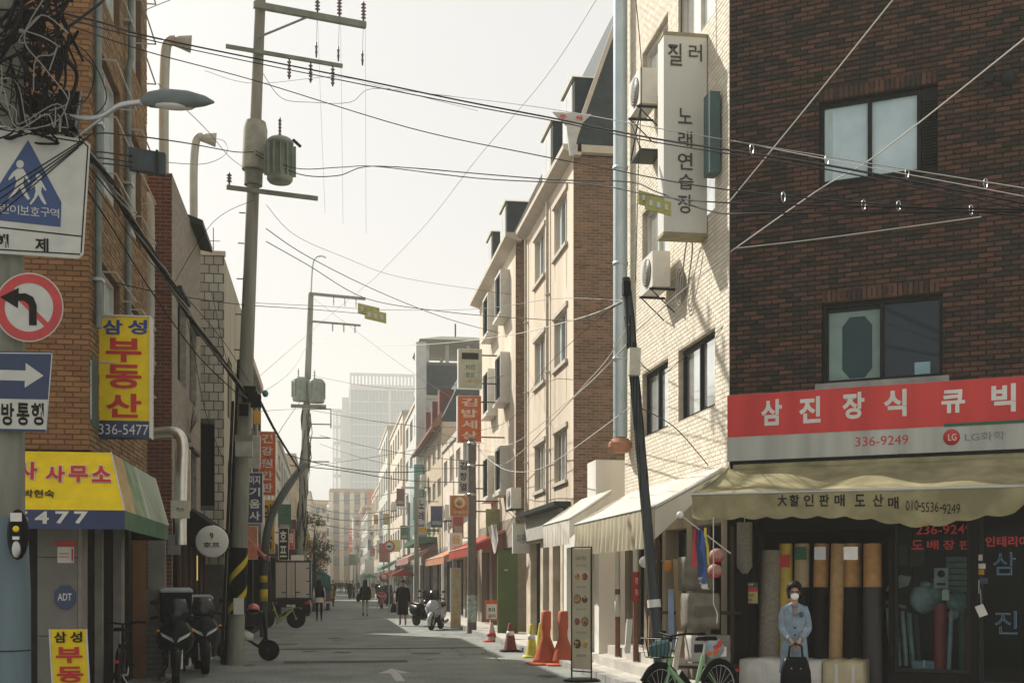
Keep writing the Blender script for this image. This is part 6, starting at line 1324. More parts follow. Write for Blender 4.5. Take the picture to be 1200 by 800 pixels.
def handbag(label, loc, rz, w_, h_, m, handle=.14):
    t = T('handbag', label, 'bag', loc, rz)
    one('pouch', m, lambda b: b.loft([[Vector((x * w_ / 2 * f, y * .09 * g, z)) for x, y in ((-1, -.8), (-.8, -1), (0, -1.1), (.8, -1), (1, -.8), (1, .8), (.8, 1), (0, 1.1), (-.8, 1), (-1, .8))] for z, f, g in ((0, .96, 1), (.03, 1.04, 1.15), (h_ * .5, 1.0, 1.1), (h_ * .85, .82, .7), (h_, .7, .4))]), t, False)
    one('handle', m, lambda b: [b.tube([Vector((-w_ * .25, y, h_ * .9)), Vector((-w_ * .2, y, h_ + handle * .8)), Vector((0, y, h_ + handle)), Vector((w_ * .2, y, h_ + handle * .8)), Vector((w_ * .25, y, h_ * .9))], .012, 6) for y in (-.03, .03)], t, False)
    one('clasp', chrome, lambda b: (b.box(-.06, -.045, -.1, -.085, h_ * .6, h_ * .64), b.box(.045, .06, -.1, -.085, h_ * .6, h_ * .64)), t, False); return t
bluecoat = mat('powder_blue_wool', (.22, .28, .33), .9, (.16, .21, .25), 12, bump=.5, bscale=60)
blackc = flat('black_wool', (.005, .005, .006), .85); charcoal = flat('charcoal_wool', (.014, .014, .015), .85)
wp = at(931, HV, 14.4); wrz = math.atan2(wp.x, wp.y) * -1
w_, hands, k = person('woman in powder blue coat and white face mask holding a black bag', (wp.x, wp.y, .1), wrz + .05, 1.5, bluecoat, .5, flat('dark_stocking', (.05, .045, .045), .7), flat('dark_brown_hair', (.018, .012, .01), .5), 0, 'clasp', 1, 1.2, mask=flat('white_mask', (.75, .74, .72), .8), skirt=True, scarf=flat('mauve_scarf', (.22, .16, .15), .8), inner=flat('pale_blouse', (.45, .42, .4), .8)); drop_props(w_)
rot = Matrix.Rotation(wrz + .05, 4, 'Z'); hp_ = Vector(w_.location) + rot @ Vector((0, -.27, .31))
handbag('black leather handbag held in front of the woman in the blue coat', hp_, wrz + .05, .34, .34, flat('black_leather', (.004, .004, .005), .4), .16)
def walker(u, vf, label, **kw):
    t_ = FPX * EYE / (vf - HV); a = at(u, HV, t_); rz = kw.pop('rz', math.pi); o, h, k = person(label, (a.x, a.y, 0), rz, **kw); drop_props(o); return a, t_
beige = flat('beige_cotton', (.42, .38, .3), .85)
a, t_ = walker(374, 728, 'person in pale coat, black shawl and black trousers walking beside the truck', coat=flat('pale_oat_coat', (.5, .47, .4), .85), hem=.8, hairlen=2, H=1.65, flare=1.1, backpack=None)
one('black_shawl', blackc, lambda b: b.loft([ring((a.x, a.y + .02, z), rx, ry) for z, rx, ry in ((1.43, .09, .09), (1.38, .2, .14), (1.2, .235, .17), (1.02, .22, .16), (.98, .2, .15))], True, False), [o for o in COL.objects if o.name.startswith('person')][-1])
a, t_ = walker(428, 722, 'person in a wide black coat and pale trousers walking away up the street', coat=blackc, hem=.78, legs=beige, hairlen=2, H=1.66, flare=1.45, stride=.12, legw=.9)
tg_ = T('shopping_bag', 'dark bag carried at the side of the person in the wide black coat', 'bag', (a.x - .32, a.y, .75)); one('pouch', charcoal, lambda b: b.ell((0, 0, .12), (.1, .14, .2), 10, 8, jit=.05), tg_, False); one('handle', charcoal, lambda b: b.tube([(0, -.05, .28), (0, 0, .42), (0, .05, .28)], .012, 5), tg_, False)
a, t_ = walker(455, 711, 'person in a long black padded coat standing by the right pavement', coat=blackc, hem=.42, H=1.66, stride=.05, flare=1.1, hairlen=1)
a, t_ = walker(472, 733, 'person in a long black coat with bare calves walking away near the parked motorbike', coat=blackc, hem=.42, legs=blackc, H=1.68, stride=.1, skirt=True, flare=1.12)
handbag('soft black tote bag swinging beside the person in the long black coat', (a.x - .34, a.y - .05, .5), math.pi / 2, .36, .34, charcoal, .2)
far_p = [(390, 705, 'person in dark clothes far up the street left of centre', charcoal, .5), (398, 695, 'tiny dark figure walking in the far distance beside a companion', blackc, .8), (401, 694, 'second of two tiny dark figures walking far off', charcoal, .8), (406, 696, 'small figure in grey far up the street', blackc, .6), (413, 700, 'person in a grey jacket crouched on a scooter seat far off', flat('grey_jacket', (.2, .2, .2), .8), .8), (410, 701, 'person in black standing beside the grey jacketed person far off', blackc, .6), (437, 697, 'small dark figure on the far right side of the street', charcoal, .7)]
far_p += [(384, 699, 'figure in a pale top standing by the far left shopfronts', flat('pale_top', (.4, .38, .34), .8), .8), (394, 692, 'faint dark figure at the far crossing', charcoal, .7), (420, 694, 'faint figure by the lamp pole far off', blackc, .6), (443, 703, 'dark figure beside the green awning far right', charcoal, .6), (365, 706, 'figure half hidden behind the box truck', charcoal, .6)]
for u, vf, lab, c_, hm in far_p: walker(u, vf, lab, coat=c_, hem=hm, H=1.66, stride=.15)
# ------------------------------------------------------------------ two wheelers
def wheel(par, c, r, w_, rim=.7, m=rubber, spokes=8, solid=False, fork=None):
    t = one('wheel', m, lambda b: b.lathe(Vector(c) - Vector((w_ / 2, 0, 0)), [(r * rim, 0), (r * .93, 0), (r, w_ * .25), (r, w_ * .75), (r * .93, w_), (r * rim, w_), (r * rim, w_ * .5)] if not solid else [(.02, 0), (r * .93, 0), (r, w_ * .25), (r, w_ * .75), (r * .93, w_), (.02, w_)], 26, (1, 0, 0)), par, False)
    def rf(b):
        b.lathe(Vector(c) - Vector((w_ * .3, 0, 0)), [(r * rim * .96, 0), (r * rim * 1.01, 0), (r * rim * 1.01, w_ * .6), (r * rim * .96, w_ * .6), (r * rim * .96, 0)], 26, (1, 0, 0)); b.tube([Vector(c) - Vector((w_ * .5, 0, 0)), Vector(c) + Vector((w_ * .5, 0, 0))], r * .12, 8)
        for k in range(spokes): a = 2 * math.pi * k / spokes; b.tube([c, Vector(c) + Vector((0, math.cos(a), math.sin(a))) * r * rim], .004 if spokes > 8 else .012, 4)
    if not solid: one('rim', metal_g, rf, t, False)
    return t
def scooter(label, loc, rz, body, box=None, screen=True, cat='scooter', white_bits=None, boxh=.42):
    """front of the machine points to -Y"""
    t = T('scooter', label, cat, loc, rz); dk = flat('scooter_trim', (.008, .008, .009), .35)
    wheel(t, (0, -.62, .25), .25, .12, .6, spokes=5); wheel(t, (0, .62, .25), .25, .13, .6, spokes=5)
    one('front_fender', body, lambda b: b.tube([Vector((0, -.62 + .29 * math.cos(a), .25 + .29 * math.sin(a))) for a in [R(x) for x in (200, 165, 130, 95, 60, 30)]], [.05, .07, .08, .08, .07, .05], 8), t, False)
    one('front_fairing', body, lambda b: b.loft([[Vector((x * w_, y + dy, z)) for x, y in ((-1, .12), (-.75, -.02), (-.3, -.1), (0, -.13), (.3, -.1), (.75, -.02), (1, .12), (.6, .2), (-.6, .2))] for z, w_, dy in ((.42, .14, -.42), (.55, .24, -.46), (.72, .3, -.46), (.88, .24, -.42), (1.0, .15, -.36))]), t, False)
    one('headlight', flat('headlight_glass', (.5, .52, .52), .08, ior=1.8), lambda b: [b.add([(s * .02, -.6, .66), (s * .2, -.535, .76), (s * .23, -.5, .82), (s * .05, -.6, .73)], [(0, 1, 2, 3)]) or b.tube([(s * .02, -.6, .68), (s * .2, -.54, .78)], .02, 6) for s in (-1, 1)], t, False)
    one('leg_shield', dk, lambda b: b.loft([[Vector((x * w_, -.24 + d, z)) for x, d in ((-1, 0), (1, 0), (1, .06), (-1, .06))] for z, w_, dd in ((.35, .2, 0), (.9, .24, 0))]), t, False)
    one('footboard', dk, lambda b: b.box(-.2, .2, -.26, .2, .28, .36), t, False)
    one('rear_body', body, lambda b: b.loft([[Vector((x * w_, y, z + dz)) for x, z in ((-1, .5), (-.8, .36), (.8, .36), (1, .5), (.9, .74), (-.9, .74))] for y, w_, dz in ((.15, .16, -.02), (.35, .2, 0), (.7, .19, .04), (.98, .1, .1))]), t, False)
    one('seat', black, lambda b: b.loft([[Vector((x * w_, y, z)) for x, z in ((-1, .76), (-.9, .84 + h), (0, .87 + h), (.9, .84 + h), (1, .76))] for y, w_, h in ((.08, .1, -.04), (.25, .15, -.02), (.5, .16, .0), (.85, .14, .06))]), t, False)
    hb = one('handlebar', dk, lambda b: (b.tube([(-.36, -.22, 1.03), (-.2, -.27, 1.06), (0, -.3, 1.02), (.2, -.27, 1.06), (.36, -.22, 1.03)], .018, 8), b.tube([(0, -.3, .9), (0, -.3, 1.04)], .03, 8)), t, False)
    one('grip', rubber, lambda b: [b.tube([(s * .27, -.245, 1.045), (s * .38, -.215, 1.03)], .024, 8) for s in (-1, 1)], hb, False)
    for s in (-1, 1): mr = one('mirror', dk, lambda b: (b.tube([(s * .22, -.27, 1.06), (s * .3, -.3, 1.24)], .008, 5), b.ell((s * .33, -.3, 1.28), (.065, .015, .04), 12, 6)), t, False); one('mirror_glass', chrome, lambda b: b.ell((s * .33, -.288, 1.28), (.055, .006, .032), 12, 6), mr, False)
    if screen: one('windscreen', glass('smoked_screen', (.01, .012, .015), .15, .15), lambda b: b.loft([[Vector((x * w_, -.42 + .07 * x * x + dy, z)) for x in (-1, -.5, 0, .5, 1)] + [Vector((x * w_, -.41 + .07 * x * x + dy, z)) for x in (1, .5, 0, -.5, -1)] for z, w_, dy in ((.95, .16, 0), (1.15, .2, .06), (1.34, .15, .14))]), t, False)
    one('plate', white, lambda b: b.box(-.1, .1, 1.0, 1.01, .5, .62), t, False)
    one('exhaust', metal_g, lambda b: b.tube([(.18, .2, .22), (.2, .5, .24), (.2, .8, .3)], [.03, .055, .05], 10), t, False)
    one('kickstand', metal_d, lambda b: b.tube([(-.1, .1, .3), (-.28, .15, .02)], .014, 6), t, False)
    for s in (-1, 1): one('fork_leg', metal_g, lambda b: b.tube([(s * .09, -.5, .62), (s * .09, -.62, .25)], .02, 8), t, False)
    one('brake_disc', metal_g, lambda b: b.lathe((.065, -.62, .25), [(.11, 0), (.11, .006)], 16, (1, 0, 0)), t, False)
    for s in (-1, 1): one('turn_signal', flat('amber_lens', (.6, .25, .03), .2), lambda b: b.ell((s * .27, -.45, .84), (.035, .03, .02), 10, 6), t, False)
    one('brake_cable', cable_m, lambda b: [b.tube(smooth_pts([(s * .25, -.26, 1.05), (s * .12, -.42, 1.12), (s * .05, -.4, .95)]), .006, 5) for s in (-1, 1)], t, False)
    one('air_intake', black, lambda b: [b.obox((0, -.585, z), (.1, 0, 0), (0, .008, 0), (0, 0, .01)) for z in (.5, .54, .58)], t, False)
    if box:
        bo = one('delivery_box', box, lambda b: b.loft([[Vector((x * .25 * f, .82 + y * .23 * f, z)) for x, y in ((-1, -.85), (-.85, -1), (.85, -1), (1, -.85), (1, .85), (.85, 1), (-.85, 1), (-1, .85))] for z, f in ((.93, .92), (.97, 1), (.93 + boxh, 1.04))], False), t, False)
        one('box_lid', mat('grey_lid', (.3, .32, .32), .35), lambda b: b.loft([[Vector((x * .26 * f, .82 + y * .24 * f, z)) for x, y in ((-1, -.85), (-.85, -1), (.85, -1), (1, -.85), (1, .85), (.85, 1), (-.85, 1), (-1, .85))] for z, f in ((.935 + boxh, 1.06), (.97 + boxh, 1.05), (1.01 + boxh, .85))], False), bo, False)
        one('rack', metal_d, lambda b: b.box(-.14, .14, .6, 1.05, .88, .92), t, False)
    return t
a = at(206, HV, 19.2); scooter('black scooter with dark windscreen and big black delivery box facing the camera', (a.x, a.y, .025), .12, flat('gloss_black', (.006, .007, .008), .3), flat('black_box', (.007, .008, .009), .35), boxh=.5)
a = at(236, HV, 21.3); scooter('dark scooter with pale grey rear box parked behind the black delivery scooter', (a.x, a.y, .025), .2, flat('gloss_charcoal', (.012, .012, .014), .35), mat('pale_grey_box', (.42, .42, .4), .5), boxh=.36)
a = at(511, HV, 40.5); scooter('motorbike with silver white fairing parked on the right facing the camera', (a.x, a.y, 0), -.35, mat('silver_white_fairing', (.45, .47, .5), .3), None)
a = at(497, HV, 43.5); scooter('dark motorbike parked behind the silver one on the right', (a.x, a.y, 0), .4, flat('gloss_charcoal', (.03, .03, .033)), None)
a = at(447, HV, 72); scooter('small scooter parked far off beside the black coated pedestrian', (a.x, a.y, 0), 0, flat('gloss_red', (.3, .03, .03), .2), None)
a = at(412, HV, 112); scooter('distant dark scooter parked mid street', (a.x, a.y, 0), .3, flat('gloss_black', (.015, .017, .02)), None, screen=False)
def bicycle(label, loc, rz, m, basket=True, wr=.33, cat='bicycle', step=True):
    """front wheel to -Y"""
    t = T('bicycle', label, cat, loc, rz)
    fw, rw = Vector((0, -.53, wr)), Vector((0, .53, wr)); wheel(t, fw, wr, .045, .9, spokes=18); wheel(t, rw, wr, .045, .9, spokes=18)
    bbk = Vector((0, .08, .3)); ht = Vector((0, -.36, .82)); hb_ = Vector((0, -.4, .64)); st = Vector((0, .24, .75))
    one('frame', m, lambda b: (b.tube([hb_, Vector((0, -.15, .42)), bbk], [.036, .045, .045], 10), b.tube([bbk, st], .024, 8), b.tube([ht, hb_], .03, 8), b.tube([bbk, rw], .014, 6), b.tube([st * .9 + Vector((0, 0, .02)), rw], .012, 6)), t, False)
    one('fork', m, lambda b: [b.tube([hb_, Vector((s * .05, -.43, .56)), Vector((s * .05, -.53, wr))], .014, 6) for s in (-1, 1)], t, False)
    one('seat_post', metal_g, lambda b: b.tube([st, Vector((0, .28, .93))], .014, 8), t, False)
    one('saddle', black, lambda b: b.loft([[Vector((x * w_, y, z)) for x, z in ((-1, .93), (-.7, .975), (.7, .975), (1, .93))] for y, w_ in ((.12, .025), (.22, .05), (.36, .1), (.42, .08))]), t, False)
    hb = one('handlebar', black, lambda b: (b.tube([ht, Vector((0, -.33, 1.0))], .018, 8), b.tube([(-.3, -.2, 1.03), (-.2, -.32, 1.03), (0, -.35, 1.0), (.2, -.32, 1.03), (.3, -.2, 1.03)], .014, 8)), t, False)
    one('grip', rubber, lambda b: [b.tube([(s * .3, -.2, 1.03), (s * .31, -.1, 1.03)], .02, 8) for s in (-1, 1)], hb, False)
    def mud(c, a0, a1, r): return [Vector((0, c.y + (r) * math.cos(R(x)), c.z + r * math.sin(R(x)))) for x in range(a0, a1 + 1, 15)]
    for c, a0, a1 in ((fw, 30, 150), (rw, 10, 170)): one('mudguard', black, lambda b: b.tube(mud(c, a0, a1, wr + .02), .028, 6), t, False)
    one('chain_guard', m, lambda b: b.loft([[Vector((.04, y, z)), Vector((.07, y, z)), Vector((.07, y, z + h)), Vector((.04, y, z + h))] for y, z, h in ((-.04, .23, .12), (.2, .25, .13), (.5, .3, .06))], False), t, False)
    one('crank', metal_g, lambda b: (b.tube([bbk + Vector((-.09, 0, 0)), bbk + Vector((.09, 0, 0))], .02, 8), b.tube([bbk + Vector((.09, 0, 0)), bbk + Vector((.1, .1, -.13))], .01, 6), b.tube([bbk + Vector((-.09, 0, 0)), bbk + Vector((-.1, -.1, .13))], .01, 6)), t, False)
    one('pedal', black, lambda b: (b.box(.1, .18, .06, .14, .15, .18), b.box(-.18, -.1, -.06, .02, .42, .45)), t, False)
    one('battery', black, lambda b: b.obox((0, -.08, .44), (.03, 0, 0), (0, .13, -.12), (0, .03, .035)), t, False)
    one('rear_reflector', red, lambda b: b.box(-.03, .03, .88, .9, .52, .56), t, False)
    if basket:
        bk = one('basket', black, lambda b: [b.tube(p, .007, 4, smooth=False) for p in ([(-.16, -.4, .98), (.16, -.4, .98), (.16, -.68, .98), (-.16, -.68, .98), (-.16, -.4, .98)], [(-.12, -.42, .76), (.12, -.42, .76), (.12, -.64, .76), (-.12, -.64, .76), (-.12, -.42, .76)])] + [b.tube([(x, y, .98), (x * .75, -.53 + (y + .53) * .8, .76)], .004, 4) for x in (-.16, -.08, 0, .08, .16) for y in (-.4, -.68)] + [b.tube([(x, y, .98), (x * .75, -.53 + (y + .53) * .8, .76)], .004, 4) for x in (-.16, .16) for y in (-.47, -.54, -.61)] + [b.box(-.12, .12, -.64, -.42, .755, .765)], t, False)
    one('lamp', white, lambda b: b.ell((0, -.46, .72), (.03, .03, .03)), t, False); one('kickstand', metal_g, lambda b: b.tube([(-.03, .2, .3), (-.2, .28, .02)], .01, 5), t, False)
    return t
gm = flat('bike_mint_green', (.2, .38, .18), .35)
fa = at(770, HV, 13.9); ra = at(845, HV, 14.65); mid = (fa + ra) / 2; dv = (ra - fa); bk = bicycle('mint green share bike with black front basket standing by the leaning pole', (mid.x, mid.y, .0), math.atan2(-dv.x, dv.y), gm)
clr_f = mat('teal_folder', (.06, .15, .14), .5)
it = T('basket_bundle', 'teal and white paper bundle lying in the basket of the green bike', 'bundle', (0, 0, 0)); bw_ = wm(bk); q = bw_ @ Vector((0, -.53, .78)); it.location = q; it.rotation_euler = (0, 0, bk.rotation_euler.z + .5)
one('folder', clr_f, lambda b: b.obox((0, 0, .08), (.11, 0, .03), (0, .04, .02), (-.01, 0, .07)), it, False); one('paper', white, lambda b: b.obox((.02, .07, .08), (.1, 0, -.02), (0, .01, .0), (.01, 0, .09)), it, False)
a = at(329, HV, 41.5); bicycle('yellow green bicycle parked behind the curved pipe beside the truck', (a.x, a.y, 0), math.pi / 2 + .15, flat('lime_paint', (.4, .48, .12), .4), False)
a = at(134, HV, 16.6); bicycle('dark bicycle leaning in the shadow by the estate office wall', (a.x + .05, a.y + .25, .025), math.pi + .1, flat('dark_bike_paint', (.02, .02, .02), .4), False)
# small electric moped whose rear shows beside the first pole
a = at(291, HV, 24.6); mo = T('electric_moped', 'small white and black electric moped with solid rear wheel behind the first pole', 'moped', (a.x, a.y, 0), -math.pi / 2 - .1 + math.pi)
wheel(mo, (0, .42, .22), .215, .09, .6, solid=True); wheel(mo, (0, -.42, .22), .215, .09, .6, solid=True)
one('hub', metal_d, lambda b: b.lathe((-.06, .42, .22), [(.06, 0), (.06, .12)], 12, (1, 0, 0)), mo, False); one('hub', metal_d, lambda b: b.lathe((-.06, -.42, .22), [(.06, 0), (.06, .12)], 12, (1, 0, 0)), mo, False)
one('frame', black, lambda b: (b.tube([(0, .42, .22), (0, .1, .5), (0, -.2, .3), (0, -.36, .5), (0, -.3, 1.0)], .035, 8), b.tube([(0, .1, .5), (0, .35, .62)], .03, 8), b.tube([(0, -.36, .5), (0, -.42, .22)], .03, 8)), mo, False)
one('body_cover', white, lambda b: b.loft([[Vector((x * w_, y, z)) for x, z in ((-1, z0), (1, z0), (.8, z1), (-.8, z1))] for y, w_, z0, z1 in ((-.1, .06, .42, .55), (.1, .1, .45, .66), (.28, .08, .52, .66))]), mo, False)
one('seat', black, lambda b: b.loft([[Vector((x * w_, y, z)) for x, z in ((-1, .66), (1, .66), (.8, .73), (-.8, .73))] for y, w_ in ((-.12, .07), (.1, .12), (.45, .1), (.62, .07))]), mo, False)
one('tail_lamp', red, lambda b: b.box(-.09, .09, .5, .68, .6, .65), mo, False); one('handlebar', black, lambda b: b.tube([(-.28, -.22, 1.02), (0, -.3, 1.0), (.28, -.22, 1.02)], .016, 8), mo, False); one('stand', metal_d, lambda b: b.tube([(.0, .1, .3), (-.16, .15, 0)], .012, 5), mo, False)
hm_ = at(297, 713, 24.5); he = T('helmet', 'pinkish red helmet resting above the moped seat', 'helmet', hm_); one('shell', flat('coral_red', (.5, .12, .1), .3), lambda b: b.ell((0, 0, 0), (.13, .14, .11), 16, 10), he, False); one('visor', black, lambda b: b.ell((0, -.05, -.03), (.12, .12, .05), 14, 8), he, False)
one('helmet_stalk', metal_d, lambda b: b.tube([(0, 0, -.08), (0, .02, -.35)], .02, 6), he, False)
# ------------------------------------------------------------------ truck and far vehicles
tk = at(341, HV, 55); tr = T('box_truck', 'white box truck parked on the left with closed rear doors', 'truck', (tk.x, tk.y, 0), .0)
tw = 1.78; cargo = mat('dusty_white_box', (.55, .5, .42), .6, (.46, .42, .35), 2, streak=True)
one('cargo_box', cargo, lambda b: b.box(-tw / 2, tw / 2, 0, 3.3, .82, 2.55), tr, False); one('box_edge', metal_d, lambda b: (b.box(-tw / 2 - .02, tw / 2 + .02, -.03, .0, 2.5, 2.58), b.box(-tw / 2 - .02, -tw / 2 + .05, -.03, .0, .8, 2.5), b.box(tw / 2 - .05, tw / 2 + .02, -.03, .0, .8, 2.5), b.box(-tw / 2, tw / 2, -.03, 0, .76, .86)), tr, False)
for s in (-1, 1):
    d_ = one('rear_door', cargo, lambda b: b.box(min(s * .02, s * (tw / 2 - .07)), max(s * .02, s * (tw / 2 - .07)), -.045, -.001, .88, 2.48), tr, False)
    one('lock_bar', metal_d, lambda b: b.tube([(s * .2, -.065, .84), (s * .2, -.065, 2.5)], .018, 6), d_, False); one('latch', metal_d, lambda b: b.box(min(s * .2, s * .42), max(s * .2, s * .42), -.09, -.06, 1.1, 1.14), d_, False)
    one('hinge', metal_d, lambda b: [b.box(min(s * .7, s * .82), max(s * .7, s * .82), -.055, -.044, z, z + .05) for z in (1.0, 1.6, 2.2)], d_, False)
    one('tail_light', red, lambda b: b.box(min(s * .62, s * .86), max(s * .62, s * .86), -.06, .0, .58, .7), tr, False)
    one('mudflap', black, lambda b: b.box(min(s * .5, s * .85), max(s * .5, s * .85), .25, .27, .15, .6), tr, False)
    for y in (.7, 4.1): wheel(tr, (s * .72, y, .34), .34, .22, .55, spokes=0)
one('chassis', black, lambda b: (b.box(-.75, .75, .05, 4.6, .5, .8), b.box(-.8, .8, -.05, .05, .42, .56)), tr, False); one('number_plate', white, lambda b: b.box(-.2, .2, -.075, -.055, .45, .55), tr, False)
one('cab', flat('white_cab', (.5, .5, .48), .35), lambda b: b.loft([[Vector((x * w_, y, z)) for x, z in ((-1, .45), (1, .45), (1, 1.3), (.92, zt), (-.92, zt), (-1, 1.3))] for y, w_, zt in ((3.4, .84, 2.0), (4.4, .84, 2.0), (4.9, .82, 1.35))], False), tr, False)
one('side_mirror', black, lambda b: [b.box(min(s * .95, s * 1.08), max(s * .95, s * 1.08), 4.5, 4.54, 1.3, 1.6) for s in (-1, 1)], tr, False)
c2 = at(370, HV, 66); t2 = T('small_truck', 'small truck with teal tarpaulin load beyond the white box truck', 'truck', (c2.x, c2.y, 0))
one('load_bed', flat('blue_bed', (.06, .12, .2), .5), lambda b: b.box(-.8, .8, 0, 2.6, .7, 1.15), t2, False); one('tarpaulin', mat('teal_tarpaulin', (.05, .16, .17), .6, (.03, .1, .11), 2), lambda b: b.loft([[Vector((x * .82 * f, y, z)) for x, z in ((-1, 1.1), (1, 1.1), (.95, 1.9), (.4, h), (-.4, h), (-.95, 1.85))] for y, f, h in ((-.02, 1, 2.1), (1.2, 1.03, 2.25), (2.6, 1, 2.05))]), t2, False)
one('cab', flat('blue_cab', (.05, .12, .25), .3), lambda b: b.box(-.8, .8, 2.7, 4.2, .45, 1.9), t2, False); one('tail_light', red, lambda b: [b.box(s * .7 - .1, s * .7 + .1, -.04, 0, .55, .66) for s in (-1, 1)], t2, False); one('bumper', metal_g, lambda b: b.box(-.78, .78, -.05, 0, .4, .52), t2, False)
for s in (-1, 1):
    for y in (.7, 3.4): wheel(t2, (s * .66, y, .31), .31, .2, .55, spokes=0)
c3 = at(383, HV, 76); yv = T('yellow_loader', 'yellow handcart with stacked orange crates far up the left side', 'cart', (c3.x, c3.y, 0)); one('crate_stack', mat('amber_board', (.55, .3, .03)), lambda b: (b.box(-.45, .45, 0, 1.1, .5, 1.0), b.box(-.42, .42, .05, 1.05, 1.01, 1.35)), yv, False); one('deck', metal_d, lambda b: b.box(-.5, .5, -.1, 1.2, .38, .48), yv, False)
for s in (-1, 1): wheel(yv, (s * .4, .3, .2), .2, .08, .5, spokes=4)
one('push_bar', metal_d, lambda b: b.tube([(-.42, -.1, .45), (-.42, -.25, 1.05), (.42, -.25, 1.05), (.42, -.1, .45)], .02, 6), yv, False)
# ------------------------------------------------------------------ cones, stands
def cone(label, u, v, t_, h, r, m, base=None, bands=None, grp='traffic cones by the right pavement', zb=0, prof=None):
    a = at(u, HV, t_); t = T('traffic_cone', label, 'traffic cone', (a.x, a.y, zb), group=grp)
    one('body', m, lambda b: b.lathe((0, 0, .03), prof or [(r, 0), (r * .9, .03), (r * .28, h * .93), (r * .2, h - .03), (.01, h - .03)], 20), t, False)
    one('base', base or m, lambda b: b.loft([[Vector((x * s, y * s, z)) for x, y in ((-1, -.8), (-.8, -1), (.8, -1), (1, -.8), (1, .8), (.8, 1), (-.8, 1), (-1, .8))] for z, s in ((0, r * 1.35), (.03, r * 1.35), (.05, r * 1.1))], False), t, False)
    for z, c in (bands or []): one('reflective_band', c, lambda b: b.lathe((0, 0, z), [(r * (1 - .72 * z / h) * 1.02, 0), (r * (1 - .72 * (z + .1) / h) * 1.02, .1)], 20), t, False)
    return t
org = mat('cone_orange', (.52, .11, .045), .6, (.38, .08, .035), 3); tp_ = [(.27, 0), (.25, .08), (.09, .5), (.085, .62), (.1, .7), (.1, 1.0), (.07, 1.03), (.01, 1.03)]
cone('tall orange traffic cone standing just left of the menu stand', 660, 778, 23.4, 1.08, .27, org, prof=tp_)
cone('tall orange traffic cone with its neighbour on the right, next to the yellow cones', 640, 778, 23.6, 1.08, .27, org, prof=tp_)
ylc = mat('cone_yellow', (.55, .48, .06), .55); cone('pale yellow cone left of the two tall orange cones', 623, 770, 25.7, .72, .14, ylc, bands=[(.4, white)]); cone('second yellow cone half hidden behind the left tall orange cone', 633.5, 770, 26.3, .72, .14, ylc)
cone('dark maroon cone with white band on a black base', 598, 763, 27.8, .66, .17, mat('cone_maroon', (.16, .035, .03), .6), black, [(.38, white)])
cc_ = cone('white and red cone carrying a small sign at the edge of the pavement', 576, 752, 32.3, .52, .16, mat('cone_faded', (.5, .38, .33), .6), red, [(.15, red)])
a = Vector(cc_.location); st_ = T('cone_sign', 'small orange framed sign standing on top of the white and red cone', 'sign', (a.x, a.y, .5)); one('board', orange, lambda b: b.box(-.17, .17, -.02, .02, .08, .62), st_, False); one('sheet', white, lambda b: b.box(-.14, .14, -.026, -.021, .12, .52), st_, False)
lettering(st_, ink, [('주차', (a.x, a.y - .03, .5 + .36), .2, .12), ('금지', (a.x, a.y - .03, .5 + .2), .2, .1)], XR, UP); one('stem', metal_d, lambda b: b.tube([(0, 0, 0), (0, 0, .1)], .02, 6), st_, False)
# menu stand
m0, m1 = at(670, HV, 19.8), at(693, HV, 19.5); mc = (m0 + m1) / 2; md = (m1 - m0); mw = md.length; mz = math.atan2(md.y, md.x)
ms = T('menu_stand', 'tall narrow menu banner stand with pictures of bowls in front of the white awning', 'menu stand', (mc.x, mc.y, 0), mz); mh_ = 2.2
one('frame', metal_d, lambda b: (b.tube([(-mw / 2, 0, .0), (-mw / 2, 0, mh_)], .014, 6), b.tube([(mw / 2, 0, .0), (mw / 2, 0, mh_)], .014, 6), b.tube([(-mw / 2, 0, mh_), (mw / 2, 0, mh_)], .012, 6), b.tube([(-mw / 2, 0, .16), (mw / 2, 0, .16)], .012, 6)), ms, False)
one('foot', black, lambda b: b.lathe((0, 0, 0), [(.3, 0), (.3, .03), (.22, .05)], 20), ms, False)
one('banner', mat('menu_cream', (.7, .66, .52), .6, (.62, .58, .44), 2, trans=.45), lambda b: b.box(-mw / 2 + .02, mw / 2 - .02, -.008, .0, .2, mh_ - .03), ms, False)
fm = [mat('broth_amber', (.5, .33, .08), .5), mat('broth_red', (.3, .1, .04), .5), mat('noodle_tan', (.45, .25, .1), .5), mat('soup_dark', (.14, .07, .03), .5)]
rg = random.Random(5)
for r_ in range(4):
    for c in (-1, 1):
        z = 1.72 - r_ * .37; x = c * .082; q = one('bowl_rim', (white, dark)[(r_ + (c > 0)) % 2 if r_ else 0], lambda b: b.lathe((x, -.009, z), [(.075, 0), (.075, .004)], 20, (0, -1, 0), False), ms, False)
        one('bowl_food', fm[(r_ * 2 + (c > 0) + r_ // 2) % 4], lambda b: b.lathe((x, -.0135, z), [(.064, 0), (.064, .003)], 16, (0, -1, 0), False), q, False)
        one('garnish', fm[(r_ + 1) % 4], lambda b: [b.ell((x + rg.uniform(-.035, .035), -.018, z + rg.uniform(-.035, .035)), (.018, .002, .012), 6, 4) for _ in range(5)], q, False)
M_ = wm(ms); A3 = (M_.to_3x3() @ Vector((1, 0, 0)))
lettering(ms, flat('brown_print', (.2, .12, .06), .6), [(s, M_ @ Vector((0, -.014, z)), w_, h_, .0) for s, z, w_, h_ in (('오늘의 메뉴', 2.02, .24, .07), ('칼국수 수제비', 1.9, .24, .035), ('된장 김치', 1.55, .22, .03), ('비빔 만두', 1.18, .22, .03), ('냉면 육개장', .8, .22, .03), ('포장 환영', .42, .2, .04))], A3, UP)
